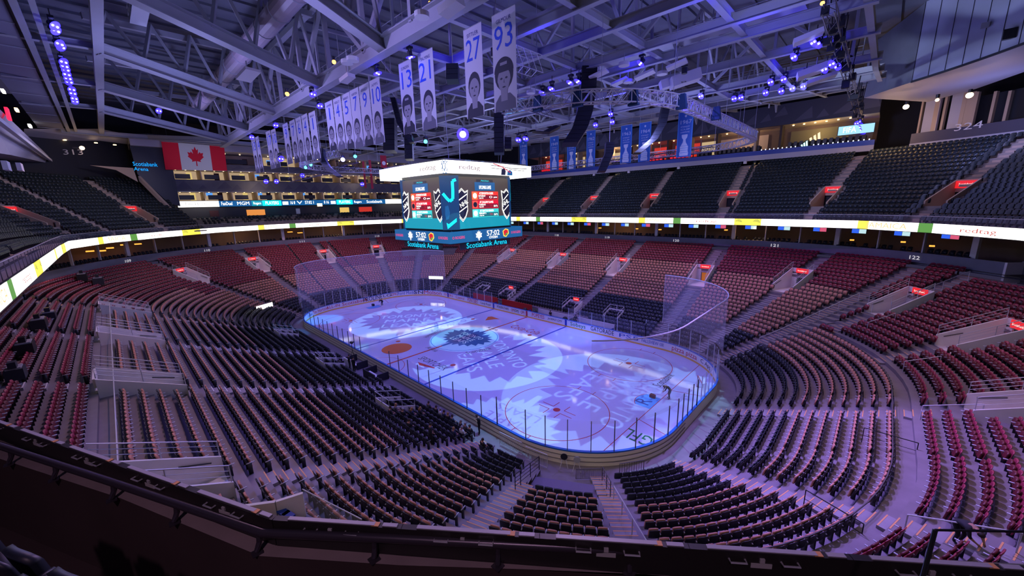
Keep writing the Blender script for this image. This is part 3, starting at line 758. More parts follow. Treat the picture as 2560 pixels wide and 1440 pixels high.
# silver balls that stand in for glints on the far black seats
m = MB()
for s in SEATS:
    if s[0] == 'black' and s[7] and (4.0 < s[6] < 4.23 or 3.4 < s[6] <= 4.0 or 4.9 < s[6] < 6.9 or (4.23 < s[6] < 4.9 and s[5] > 8)):
        if s[8] % 2 == s[5] % 2: m.ball(s[1]+Vector((0, 0, .84))-s[2]*.14+s[3]*.1, .06, M_alum, 6)
m.build('seat_glint_dots', label='silver round dots standing in for glints on the far black seats', cat='seat glints', kind='stuff')
# ================================================================ suite level: number wall, glass-fronted lounge, ceiling
DW = rowD(NR)+.45; ZW0, ZW1 = 10.0, 11.35
Z = Vector((0, 0, 1))
WALLEND = pA(40)          # the number wall ends at the north-east corner
m = MB()
for p0, p1 in ((0, pS(24)), (WALLEND, 8)): 
    wall(m, samples(p0, p1, DW, 5), DW, ZW0, ZW1, M_band); strip(m, p0, p1, DW, ZW1, DW+.25, ZW1, M_step)
q, n, t = frame(WALLEND, DW, 0); m.prism([q+Z*(ZW0-.6), q+n*4+Z*(ZW0-.6), q+n*4+Z*ZW1, q+Z*ZW1], t*-.2, M_wallw)
struct(m.build('wall_suite_front'))
m = MB(); strip(m, 0, 8, DW-.2, ZW0+.2, DW+7, ZW0+.25, M_brown); struct(m.build('floor_suite_level'))
m = MB(); wall(m, samples(0, 8, 30), DW+6.2, ZW0, 14.3, mat('lounge wall', (.22, .15, .12), .7, noise=.3, nscale=.3)); struct(m.build('wall_lounge_back'))
m = MB(); wall(m, samples(pA(12), WALLEND, 30), DW+1.5, ZW0-1.2, ZW1+.1, M_band); struct(m.build('wall_east_front'))
for (p, s) in ((pN(13), '120'), (pN(-1), '119'), (pN(-14), '118'), (pN(27), '121'), (pA(53), '122'), (pA(135), '116'), (pA(160), '113'), (pW(-1), '111'), (pA(205), '110'), (pA(228), '109'), (pS(-16), '108'), (pS(-3), '107')):
    q, n, t = frame(p, DW-(.03 if int(p % 8) % 2 == 0 else .12), 10.75); struct(text('wall_number', s, None, q, -t, Z, 1.0, .42, glow('number white', (.85, .8, .9), .8)))
# columns, televisions, lounge chairs and lamps of the lounge
ip = [pA(58+7.2*i) if False else p for i, p in enumerate([])]
lps = [P_ for P_ in samples(pA(46), 8+pS(5), 28, 7.2)]
fine = []
for p0, p1 in zip(lps[:-1], lps[1:]):
    L = (p1-p0)*seglen(p0+1e-6, 28); k = max(1, round(L/4.3)); fine += [p0+(p1-p0)*i/k for i in range(k)]
for i, p in enumerate(fine):
    q, n, t = frame(p, DW+1.3, 12.5); u, v, w = px(q)
    if not (-50 < u < 2600): continue
    struct(MB().box(q+Z*.1, (.55 if i % 3 == 0 else .14, .3, 3.2), M_white, (t, n, Z)).build('pillar'))
    if i % 1 == 0 and (4 <= p < 5.2 or 3.4 < p < 4):
        q2 = P(p+.45*(fine[min(i+1, len(fine)-1)]-p), DW+.9, 13.35)[0]
        tv = empty('television', q2, 'two bright television pictures under the LED ribbon, %s bay from the number wall end' % ordn(i+1), 'television', 'lounge televisions')
        keep(MB().box(q2, (1.75, .08, .62), M_black, (t, n, Z)).build('television_case'), tv)
        keep(MB().box(q2+t*.42-n*.05, (.8, .02, .55), glow('tv blue', (.03, .12, .8), 1.1), (t, n, Z)).build('blue_picture'), tv)
        keep(MB().box(q2-t*.42-n*.05, (.8, .02, .55), glow('tv pale', (.55, .8, .85), 1.0) if i % 3 else glow('tv red', (.7, .1, .2), 1.0), (t, n, Z)).build('pale_picture'), tv)
chairs = []
for rr in (0, 1):
    for p0, p1 in zip(lps[:-1], lps[1:]):
        L = (p1-p0)*seglen(p0+1e-6, 28); k = int(L/.62)
        for j in range(k):
            p = p0+(p1-p0)*(j+.5)/k
            if random.random() < .12: continue
            q, n, t = frame(p, DW+.9+rr*.9, 10.55+rr*.35); chairs.append(['lounge', q, n, t])
b, s_, a, g = seat_parts('black', 1)
mass('lounge_seating', chairs, [b, s_], 'two rows of dark chairs along the glass lounge behind the number wall', 'seats')
for i, (u, v, c) in enumerate(((1275+30*k, 578, 'w') for k in range(2))): pass
ll = [(255, 627), (275, 620), (310, 612), (345, 610), (225, 628), (725, 580), (750, 582), (1592, 572), (1650, 574), (1815, 575), (2130, 600), (2258, 605), (2330, 615), (1500, 570)]
for i, (u, v) in enumerate(ll):
    d = ray(u, v); 
    for k in np.arange(20, 140, .25):
        p = CAM+d*k; 
        qx = abs(p.x)-HX; qy = abs(p.y)-HY; dd = math.hypot(max(qx, 0), max(qy, 0))+min(max(qx, qy), 0)-CR
        if dd > DW+4.2: break
    lp = empty('pendant_lamp', p, 'glowing amber pendant lamp in the lounge, %s one counting clockwise from the ribbon corner' % ordn(i+1), 'lamp', 'amber lounge lamps')
    w = .9 if i < 7 else .45
    keep(MB().box(p, (w, w, .16), glow('amber lamp', (1.0, .36, .05), 1.8)).build('shade'), lp); keep(MB().cyl(p+Z*.08, p+Z*.8, .015, M_black, 5).build('cord'), lp)
for x, y in ((-58, -12), (-58, 8), (0, 42), (25, 40), (-30, -38), (-48, 30)): lamp('lounge_light', 'POINT', (x, y, 13.2), 160, (1, .55, .25), .3)

# ================================================================ LED ribbon
RP = [(-21, -35.3), (20, -35.3), (29, -33.9), (35.95, -30.85), (45.2, -23.7), (50.6, -14.5), (52.8, -5), (52.8, 6), (51.3, 13), (47.9, 20), (43.5, 26.2), (37.6, 31.2), (27, 34.0), (15, 35.6), (-8, 36.6), (-24, 36.6), (-36, 33.6), (-46, 26), (-52, 15),
      (-55, 4), (-56, -6), (-53.5, -17), (-46.5, -25.5), (-39.3, -31.8), (-31, -35.1)]
RP = [Vector((x, y, 0)) for x, y in RP]
RZ0, RZ1 = 14.03, 14.97
rb = empty('ribbon_display', (0, -35, 14.5), 'long LED ribbon around the front of the upper deck, showing white, yellow and green adverts', 'LED display')
def resample(pts, step, closed=True):
    out = []; N = len(pts)
    for i in range(N if closed else N-1):
        a, b = pts[i], pts[(i+1) % N]; k = max(1, round((b-a).length/step)); out += [(a+(b-a)*j/k, a+(b-a)*(j+1)/k) for j in range(k)]
    return out
cyc = [(7, 'w', 'redtag'), (1, 'g', ''), (4, 'w', 'JAMAICA'), (1, 'y', ''), (9, 'w', ''), (3, 'y', '')]
seg = resample(RP, 1.25); i = 0; ci = 2
def outn(a, b): d = (b-a).normalized(); return Vector((d.y, -d.x, 0))
while i < len(seg):
    L, c, s = cyc[ci % 6]; ci += 1; run = seg[i:i+L]; i += L
    m_ = {'w': M_scr, 'g': M_grn, 'y': M_yel}[c]; mb = MB()
    for a, b in run:
        n = outn(a, b); mb.add([a+Z*RZ0, b+Z*RZ0, b+Z*RZ1, a+Z*RZ1], [(0, 3, 2, 1)], m_)
    pan = mb.build('led_panel', rb)
    a, b = run[len(run)//2]; n = outn(a, b); d = (b-a).normalized(); c0 = (run[0][0]+run[-1][1])/2
    if s and len(run) > 2 and ((a+b)/2-Vector((CAM.x, CAM.y, 0))).length > 16: text('lettering', s, pan, (a+b)/2-n*.03+Z*((RZ0+RZ1)/2), -d, Z, 3.2 if s == 'redtag' else 4.4, .55 if s == 'redtag' else .8, mat('ribbon red letters', (.3, .05, .05), .5, emit=.55, ecol=(1, .2, .15)) if s == 'redtag' else glow('ribbon orange', (1, .62, .25), 1.2))
    if c == 'y' and len(run) > 1 and ((run[0][0]-Vector((CAM.x, CAM.y, 0))).length > 16):
        for a, b in run[::2]:
            n = outn(a, b); d = (b-a).normalized(); c = (a+b)/2-n*.025+Z*(RZ0+.5); mb = MB()
            for k in range(7):
                an = R(20+k*25); mb.poly([c, c+d*math.cos(an)*.5+Z*(math.sin(an)*.42-.05), c+d*math.cos(an+.2)*.45+Z*(math.sin(an+.2)*.38-.05)], M_grn)
            mb.build('palm_picture', pan)
m = MB()   # cabinet and fascia behind the panels
for ii, (a, b) in enumerate(zip(RP, RP[1:]+RP[:1])):
    if ii in (1, 2, 3): continue
    n = outn(a, b); m.add([a+n*.16+Z*RZ0, b+n*.16+Z*RZ0, b+n*.16+Z*(RZ1-.01), a+n*.16+Z*(RZ1-.01), a+n*.03+Z*RZ0, b+n*.03+Z*RZ0, b+n*.03+Z*RZ1, a+n*.03+Z*RZ1], [(0, 1, 2, 3), (4, 0, 3, 7), (5, 4, 7, 6), (0, 4, 5, 1), (7, 3, 2, 6)], M_black)
m.build('cabinet', rb)
# upper deck parapet, glass rail
def offs(pts, d):
    out = []
    N = len(pts)
    for i in range(N):
        n1, n2 = outn(pts[i-1], pts[i]), outn(pts[i], pts[(i+1) % N]); n = (n1+n2).normalized(); out.append(pts[i]+n*(d/max(.5, n.dot(n1))))
    return out
R1, R2 = offs(RP, .3), offs(RP, 1.5)
def ringstrip(mb, A, za, B, zb, mt, skip=()):
    N = len(A)
    for i in range(N):
        if i in skip: continue
        j = (i+1) % N; mb.add([A[i]+Z*za, A[j]+Z*za, B[j]+Z*zb, B[i]+Z*zb], [(0, 1, 2, 3)], mt)
NEAR = (2, 3, 4)
NSK = (1, 2, 3, 4)
m = MB(); ringstrip(m, R1, 14.62, R2, 14.62, M_concrete, NSK); ringstrip(m, R1, 14.0, R1, 14.62, M_concrete, NSK); ringstrip(m, RP, 13.98, offs(RP, 6), 14.3, M_dark, (1, 2, 3)); struct(m.build('ceiling_lounge_and_deck_edge'))
o = empty('deck_railing', RP[0]+Z*15.3, 'dark rail with glass that follows the top of the LED ribbon', 'railing'); Q = offs(RP, .45)
FAR = [i for i in range(len(Q)) if i not in (2, 3, 4, 5, 6)]
mb = MB(); gb = MB()
for i in FAR:
    j = (i+1) % len(Q); a, b = Q[i], Q[j]; mb.tube([a+Z*15.65, b+Z*15.65], .035, M_steel, 6); gb.add([a+Z*14.7, b+Z*14.7, b+Z*15.6, a+Z*15.6], [(0, 1, 2, 3)], M_glass)
keep(mb.build('top_rail'), o); keep(gb.build('glass_pane'), o); mb = MB()
for i in FAR:
    for a, b in resample([Q[i], Q[(i+1) % len(Q)]], 1.6, False): mb.tube([a+Z*14.6, a+Z*15.65], .02, M_frame, 4)
keep(mb.build('post_row'), o)

# ================================================================ UPPER BOWL
UD0, UDD, UN = 24.3, .78, 19
def uz(r): return 14.75+.12*min(r, 2)+.515*max(r-1, 0)
UA = [(pA(52.7), 5), (pA(72.5), 5), (pN(20.4), 5), (pN(6.5), 5), (pN(-7.2), 5), (pN(-20.9), 5), (pA(217), 5), (pA(242.7), 5), (8+pS(-14), 5), (8+pS(0), 5), (pA(33), 5), (pA(232), 99)]
UR = [(pA(12), pA(116)), (pA(206), 8+pS(12))]
def uspans(r, hw, hv, a0, a1):
    g = []
    for p, vr in UA:
        for pp in (p, p+8):
            D = UD0+UDD*r; h = hv if vr <= r < vr+4 else hw
            if h: g.append((pp-hwp(pp, D, h), pp+hwp(pp, D, h)))
    g.sort(); out = []; cur = a0
    for a, b in g:
        if b < a0 or a > a1: continue
        if a > cur: out.append((cur, a))
        cur = max(cur, b)
    if cur < a1: out.append((cur, a1))
    return out
m = MB(); nm = MB(); US = []
M_uc = mat('upper concrete', (0.26, 0.22, 0.19), 0.65, noise=.2, nscale=1)
for a0, a1 in UR:
    for r in range(UN):
        D = UD0+UDD*r; z = uz(r); zp = uz(r-1) if r else z-.2
        for a, b in uspans(r, 0, .95, a0, a1): strip(m, a, b, D, z, D+UDD, z, M_uc); wall(m, samples(a, b, D), D, zp-.01, z, M_uc)
        k = 0
        for a, b in uspans(r, .62, 1.5, a0, a1):
            kk = math.floor(a+1e-9)
            while kk < b-1e-9:
                s0, s1 = max(a, kk), min(b, kk+1); L = (s1-s0)*seglen(s0+1e-6, D+.4); n = int((L-.1)/.55)
                if abs(seglen(s0+1e-6, D)) < 1: pass
                for j in range(n):
                    p = s0+(s1-s0)*((j+.5)*.55+(L-n*.55)/2)/L; q, nn, t = frame(p, D+.44, z); k += 1; US.append(['up', q, nn, t, a0, r, p, seen(q+Z*.7), k])
                kk += 1
    strip(m, a0, a1, UD0+UDD*UN, uz(UN-1), UD0+UDD*UN+1.2, uz(UN-1), M_uc)
up = struct(m.build('floor_upper_bowl')); m = MB()
M_ustep = mat('upper step concrete', (.42, .31, .24), .6, noise=.2, nscale=2)
for p, vr in UA:
    for r in range(UN):
        if vr-1 <= r < vr+4: continue
        D = UD0+UDD*r; z = uz(r); zp = uz(r-1) if r else z-.2; h = (z-zp)/2; q, n, t = frame(p, D-.19, zp+h/2)
        m.box(q, (1.0, .38, h), M_ustep, (t, n, Z)); q, n, t = frame(p, D+.2, z+.01); m.box(q, (1.0, .4, .03), M_ustep, (t, n, Z))
struct(m.build('floor_upper_steps'))
M_cream = mat('cream concrete', (.50, .38, .28), .6)
for k, (p, vr) in enumerate(UA):
    if vr > 50: continue
    q, n, t = frame(p, UD0+UDD*vr, uz(vr-1)); H = uz(vr+4)-uz(vr-1); dpt = UDD*4
    if px(q)[2] < 1: continue
    o = empty('upper_portal', q, '%s portal of the upper deck counting from the press gondola, with red sign' % ordn(k+1), 'portal', 'upper deck portals')
    o['label'] = 'upper deck portal with red sign, ' + ['second from the high number wall', 'third from the high number wall', 'above the orange portal', 'third along from the scoreboard', 'second along from the scoreboard', 'next to the scoreboard', 'below the wide ochre stairs', 'with a yellow lamp on top', 'south straight, first', 'south straight, second', 'nearest the yellow stair wall', ''][k]
    b = lambda s, d, z: q+t*s+n*d+Z*z
    for s in (-1, 1):
        keep(MB().prism([b(s*.95, -.8, -.2), b(s*.95, dpt, 0), b(s*.95, dpt, H+.3), b(s*.95, -.8, .6)], t*(s*.15), M_cream).build('side_wall'), o)
    keep(MB().box(b(0, dpt, H/2+.9), (1.9, .15, H-1.2), M_cream, (t, n, Z)).build('back_wall'), o)
    keep(MB().box(b(0, dpt+.3, .9), (1.9, .1, 2.4), M_dark, (t, n, Z)).build('doorway'), o)
    keep(MB().prism([b(-.95, -.8, -.1), b(.95, -.8, -.1), b(.95, dpt, 0), b(-.95, dpt, 0)], Z*.02, M_cream).build('portal_floor'), o)
    sg = MB().box(b(0, dpt-.15, H-.25), (1.9, .1, .8), M_sign, (t, n, Z)).build('sign'); keep(sg, o)
    text('lettering', 'Scotiabank', sg, b(0, dpt-.22, H-.25), -t, Z, 1.3, .25, M_signt)
    keep(MB().tube([b(-1, dpt+.1, H+.9), b(1, dpt+.1, H+.9), b(1, dpt+.1, H)], .025, M_frame, 5).build('top_rail'), o)
M_up = mat('upper seat plastic', (.018, .030, .038), .35); M_upa = mat('upper armrest', (.22, .24, .24), .4)
KINDS['upper'] = (M_up, M_up, M_upa); b0, s0, a0_, g0 = seat_parts('upper', 0)
one = MB()
for q in (b0, s0, a0_, g0):
    for f, mi in zip(q.f, q.m): pass
    one.add(q.v, q.f, q.mats[0])
vis = sorted([s for s in US if s[7]], key=lambda s: s[7])[:300]; ids = {id(s) for s in vis}; me = one.mesh('upper_seat')
def usec(p):
    c = min([(abs(p-a[0]), i) for i, a in enumerate(UA)]+[(abs(p+8-a[0]), i) for i, a in enumerate(UA)]+[(abs(p-a[0]+8), i) for i, a in enumerate(UA)]); return ['second stairs from the number wall', 'third stairs from the number wall', 'stairs above the orange portal', 'third stairs from the scoreboard', 'second stairs', 'stairs by scoreboard', 'wide ochre stairs', 'lamp-topped portal', 'first south stairs', 'second south stairs', 'yellow stair wall', 'dark stairs'][c[1]]
for s in vis:
    o = bpy.data.objects.new('upper_deck_seat', me); C.objects.link(o); o.matrix_world = seat_matrix(s[1], s[2], s[3])
    tag(o, 'dark upper deck seat by the %s, %s row, %s along' % (usec(s[6]), ordn(s[5]+1), ordn(s[8])), 'seat', 'dark seats of the upper deck that show largest')
mass('upper_deck_seating', [s for s in US if id(s) not in ids and px(s[1])[2] > 2], list(seat_parts('upper', 1)), 'thousands of dark seats filling the upper deck', 'seats')
print('seats', len(SEATS), 'upper', len(US), 'visible upper', len([s for s in US if s[7]]))

# ================================================================ top of the north stand: blue fascia, suites, dark wall
def quadwall(name, p, mt, parent=None): return struct(MB().poly(p, mt).build(name, parent))
UY = HY+CR+UD0+UDD*UN+1.3         # y behind the last row
M_purp = mat('pale soffit', (.46, .45, .52), .6); M_tri = mat('dark slate wall', (.055, .06, .095), .8); M_tri2 = mat('slate triangles', (.095, .10, .15), .8)
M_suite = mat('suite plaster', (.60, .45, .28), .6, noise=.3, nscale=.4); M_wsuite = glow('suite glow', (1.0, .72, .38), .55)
x0, x1 = -34, 37.2; yf = UY-1.0
m = MB(); m.box(((x0+x1)/2, yf, 25.05), (x1-x0, 1.0, .9), M_purp); m.box(((x0+x1)/2, yf-.1, 25.85), (x1-x0, .9, .75), M_blue); struct(m.build('wall_north_fascia'))
m = MB(); m.box(((x0+x1)/2, yf+.2, 31.9), (x1-x0, .4, 3.4), M_tri)
for i in range(26):
    x = x0+1.5+i*2.7+random.random(); z = 30.5+random.random()*1.2; s = .8+random.random()*1.1
    m.poly([(x-s, yf-.03, z), (x+s*random.random(), yf-.03, z+s*1.6 if z+s*1.6 < 33.5 else 33.5), (x+s, yf-.03, z+.2)], M_tri2)
struct(m.build('wall_north_top'))
m = MB(); m.poly([(x0, yf+4.5, 26.2), (x1, yf+4.5, 26.2), (x1, yf+4.5, 30.4), (x0, yf+4.5, 30.4)][::-1], mat('suite back', (.16, .10, .06), .7, noise=.5, nscale=.5)); m.poly([(x0, yf, 26.2), (x1, yf, 26.2), (x1, yf+4.5, 26.2), (x0, yf+4.5, 26.2)], M_brown); m.poly([(x0, yf, 30.3), (x1, yf, 30.3), (x1, yf+4.5, 30.0), (x0, yf+4.5, 30.0)][::-1], M_suite)
struct(m.build('wall_north_suites'))
for i, x in enumerate((-30, -26, -21.5, -17.5, -13, -8.5, -4, .5, 5, 9.5, 14.5, 21, 24.8)):
    struct(MB().box((x, yf+1.2, 28.2), (.35, 2, 4.2), M_suite if i % 2 else M_brown).build('partition'))
def suite(x, w, c, lab, grp='bright suites above the north stand'):
    o = empty('hospitality_suite', (x, yf+3, 26.3), lab, 'suite', grp)
    keep(MB().box((x, yf+4.2, 28.1), (w, .2, 2.6), c).build('back_panel'), o)
    keep(MB().box((x, yf+1.5, 26.7), (w*.9, .5, .9), M_dark).build('counter'), o)
    mb = MB()
    for k in range(int(w/.8)): mb.box((x-w/2+.5+k*.8, yf+1.0, 26.9), (.45, .4, .8), M_rscr if c in (M_redlit,) else M_black)
    keep(mb.build('stool_row'), o)
    mb = MB()
    for k in range(max(2, int(w/1.5))): mb.cyl((x-w/2+.6+k*1.5, yf+1.5, 30.02), (x-w/2+.6+k*1.5, yf+1.5, 30.12), .14, M_warm, 8)
    keep(mb.build('downlight'), o)
    return o
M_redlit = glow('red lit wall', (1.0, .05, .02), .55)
suite(-28, 5.5, M_redlit, 'red lit bar above the north stand, nearest the scoreboard')
suite(-19.5, 3, M_wsuite, 'cream lit suite with dark lounge chairs above the north stand'); suite(-8.5, 4, M_wsuite, 'yellow lit bar partly behind the hanging speakers')
suite(-3, 3, mat('tan suite wall', (.35, .22, .12), .7), 'dim tan suite beside the third blue banner'); suite(2.2, 3.5, M_redlit, 'red lit room between two blue banners')
suite(7.6, 5.0, M_redlit, 'red lit room right of the hanging speaker column'); suite(12.0, 3.0, M_wsuite, 'gold lit corner with pale column next to the red room')
suite(18, 8.5, M_suite, 'long suite with many small ceiling lights behind the curved truss'); suite(31.2, 11, mat('olive suite', (.20, .17, .08), .7), 'dark green lounge with a bright screen under rows of downlights')
q = Vector((34.6, yf+2.8, 28.4)); o = empty('lounge_screen', q, 'bright pale blue video screen in the dark green lounge', 'screen'); keep(MB().box(q, (4.6, .15, 1.5), M_black).build('screen_case'), o); k = MB().box(q-Vector((0, .1, 0)), (4.4, .04, 1.35), glow('pale blue tv', (.35, .7, 1), 1.2)).build('screen_picture'); keep(k, o); text('lettering', 'FIFA', k, q-Vector((.8, .14, 0)), (1, 0, 0), Z, 1.6, .8, M_scr)
q = Vector((29.5, yf+3.9, 28.0)); o = empty('lounge_logo', q, 'white three-stripe emblem on the lounge back wall', 'sign'); mb = MB()
for k, (hh) in enumerate((.6, .95, 1.3)): mb.prism([q+Vector((-.9+k*.55, 0, -.5)), q+Vector((-.55+k*.55, 0, -.5)), q+Vector((-.75+k*.55, 0, hh-.5)), q+Vector((-1.05+k*.55, 0, hh-.7))], (0, .05, 0), glow('emblem', (1, .8, .5), 1.2))
keep(mb.build('emblem'), o)
q = Vector((28.6, yf-.6, 26.45)); o = empty('fascia_emblem', q, 'small glowing three-stripe emblem standing on the blue fascia', 'sign'); mb = MB()
for k, hh in enumerate((.35, .6, .85)): mb.prism([q+Vector((-.5+k*.32, 0, -.2)), q+Vector((-.28+k*.32, 0, -.2)), q+Vector((-.4+k*.32, 0, hh-.2)), q+Vector((-.6+k*.32, 0, hh-.32))], (0, .05, 0), glow('emblem green', (.5, 1, .9), 2.0))
keep(mb.build('emblem'), o)
for i in range(24):
    x = 22.3+i*.62
    if i in (9, 10, 11): continue
    o = MB().box((x, yf-.5, 26.32), (.16, .1, .22), glow('stud lamp', (.8, .85, 1), 1.2)).build('stud_light'); tag(o, 'little white stud light on the blue fascia, %s from the curved truss' % ordn(i+1), 'light', 'stud lights on the blue fascia')
for i, x in enumerate((-12, -3, 8, 20, 33)):
    o = empty('bracket_box', (x, yf-.9, 24.6), 'small white box slung under the pale soffit, %s from the scoreboard' % ordn(i+1), 'box', 'boxes slung under the north soffit')
    keep(MB().box((x, yf-.9, 24.35), (.5, .4, .45), M_white).build('box'), o); keep(MB().tube([(x, yf-.7, 24.6), (x, yf-.5, 25.0)], .05, M_white, 5).build('arm'), o)
lamp('suite_light', 'POINT', (30, yf+1.5, 29.2), 260, (1, .75, .4), .3); lamp('suite_light', 'POINT', (19, yf+1.5, 29.2), 220, (1, .7, .5), .3); lamp('suite_light', 'POINT', (-8, yf+1.5, 29.2), 160, (1, .7, .5), .3)
# warm stair lights that colour the top rows
for x in (-20.9, -7.2, 6.5, 20.4): lamp('stair_light', 'SPOT', (x+1.5, UY-1.9, 24.4), 700, (1, .62, .25), .15, (x+1, UY-8, 20), 120, .8)
lamp('stair_light', 'POINT', (38.6, 47.5, 26.8), 500, (1, .6, .3), .2)
# north-east corner: number wall 324, concourse openings, soffits
D1 = UD0+UDD*UN+1.2; zt = uz(UN-1)
m = MB(); wall(m, samples(pA(16), pA(67), D1, 6), D1, zt-.2, zt+2.5, mat('parapet slate', (.07, .065, .10), .7)); wall(m, samples(pA(16), pA(67), D1, 6), D1-.06, zt+.75, zt+1.15, M_purp); struct(m.build('wall_corner_parapet'))
m = MB(); wall(m, samples(pA(16), pA(67), D1, 6), D1+3.5, zt, zt+6.5, M_dark); struct(m.build('wall_corner_back'))
q = oncircle(2420, 316, D1+CR-.15); n = Vector((q.x-HX, q.y-HY, 0)).normalized(); t = Vector((-n.y, n.x, 0)); struct(text('wall_number', '324', None, q, -t, Z, 2.6, .85, M_white))
for i, (u, w_) in enumerate(((2331, 1.5), (2342, .45), (2362, .25), (2394, 1.4), (2408, .4), (2424, .8), (2436, .3), (2481, .28), (2517, .28), (2305, .2))):
    q = oncircle(u, 280, D1+CR+1.6); n = Vector((q.x-HX, q.y-HY, 0)).normalized(); t = Vector((-n.y, n.x, 0)); struct(MB().box(q-Z*.3, (w_, .5, 5.4), M_purp if i in (0, 3) else M_cream, (t, n, Z)).build('pillar'))
for i, (u, v) in enumerate(((2265, 267), (2424, 238), (2343, 250))):
    d = ray(u, v); p = CAM+d*((44 if i == 0 else 41)/d.length*1.55)
    o = empty('wall_lamp', p, ['round warm lamp alone in the black recess under the soffit', 'brightest warm lamp beside the lilac pillars', 'small orange lamp at the top of a lilac pillar'][i], 'lamp', None)
    keep(MB().ball(p, .28 if i < 2 else .16, glow('warm bulb', (1, .7, .4), 7), 12).build('bulb'), o); keep(MB().cyl(p+Z*.2, p+Z*.55, .16, M_black, 10).build('housing'), o)
    lamp('lamp_glow', 'POINT', p-Z*.9+d.normalized()*.6, 90, (1, .55, .25), .15)
# stair box with yellow concrete side, blue band and white screen at the far right
q0 = ay(2440, 470, 12.0) if False else None
# ================================================================ WEST END: stacked suites
WX = -60.0; ya, yb = -21.3, 34.0
def wz(v): return ax(600, v, WX).z
def wy(u, v=450, x=WX): return ax(u, v, x).y
M_wfas = mat('slate fascia', (.12, .125, .165), .7, noise=.25, nscale=.5)
zs = dict(r0=19.0, r1=20.15, s1=20.3, f1=22.05, f1t=24.25, s2=24.35, f2=26.3, f2t=27.5, s3=27.6, sof=29.8)
m = MB()
for z0, z1 in ((zs['f1'], zs['f1t']), (zs['f2'], zs['f2t'])):
    m.box((WX-.3, (ya+yb)/2, (z0+z1)/2), (.6, yb-ya, z1-z0), M_wfas)
    for i in range(18):
        y = ya+1+i*3.0+random.random(); s = .7+random.random(); zb = z0+.1+random.random()*.4
        m.poly([(WX+.02, y-s, zb), (WX+.02, y+s, zb+.2), (WX+.02, y+s*.2, min(z1-.1, zb+s*1.3))], M_tri2)
struct(m.build('wall_west_fascia'))
struct(MB().box((WX-7, (ya+yb)/2, 25), (.3, yb-ya+2, 22), mat('west back wall', (.10, .07, .05), .7, noise=.4, nscale=.4)).build('wall_west_back'))
m = MB()
for z in (15.2, zs['s1'], zs['s2'], zs['s3']): m.box((WX-3.6, (ya+yb)/2, z-.1), (6.6, yb-ya, .2), M_brown)
struct(m.build('floor_west_suites'))
m = MB()
for z in (zs['r1']+.05, zs['f1'], zs['f2'], ): m.box((WX-3.6, (ya+yb)/2, z-.05 if z > 21 else z-.2), (6.4, yb-ya, .1), M_wallw)
m.box((WX-2, (ya+yb)/2, zs['sof']+.8), (8, yb-ya+10, 1.5), M_purp); struct(m.build('ceiling_west_suites'))
# each suite: back panel, furniture, door, downlights
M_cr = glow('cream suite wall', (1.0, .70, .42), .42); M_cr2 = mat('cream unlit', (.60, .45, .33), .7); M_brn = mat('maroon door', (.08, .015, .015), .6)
k = 0
for lvl, (z0, z1, name) in enumerate(((zs['s1'], zs['f1'], 'lowest'), (zs['s2'], zs['f2'], 'middle'), (zs['s3'], zs['sof'], 'top'))):
    n = 12 if lvl < 2 else 7; w = (yb-ya)/n
    for i in range(n):
        y0 = ya+i*w; y1 = y0+w-.25; yc = (y0+y1)/2; lit = random.random() < (.75 if lvl < 2 else .5) or i == 0
        o = empty('hospitality_suite', (WX-2, yc, z0), 'suite on the %s lit level of the end stand, %s from the black tower' % (name, ordn(i+1)), 'suite', 'end stand suites')
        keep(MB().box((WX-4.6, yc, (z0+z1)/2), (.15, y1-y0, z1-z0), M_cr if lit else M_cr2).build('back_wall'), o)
        mb = MB(); mb.box((WX-4.45, yc+w*.2, z0+.85), (.1, .9, 1.6), M_brn if i % 2 else glow('yellow door', (1, .75, .25), .7)); keep(mb.build('door'), o)
        keep(MB().box((WX-.9, yc-w*.12, z0+.6), (.5, w*.5, .9), M_black).build('bar_counter'), o)
        if random.random() < .5: keep(MB().box((WX-4.4, yc-w*.2, z0+1.35), (.08, 1.1, .6), glow('suite tv', (.1, .35, .9), 1.0)).build('television'), o)
        mb = MB()
        for j in range(3): mb.cyl((WX-1.2, y0+w*(j+.5)/3, z1-.14), (WX-1.2, y0+w*(j+.5)/3, z1-.03), .12, M_warm, 8)
        keep(mb.build('downlight'), o)
    for i in range(n+1): struct(MB().box((WX-2.4, ya+i*w-.12, (z0+z1)/2), (4.4, .16, z1-z0), M_cr2).build('partition'))
lamp('suite_light', 'POINT', (WX+3, -8, 22.5), 260, (1, .72, .5), .4); lamp('suite_light', 'POINT', (WX+3, 14, 24), 220, (1, .72, .5), .4)
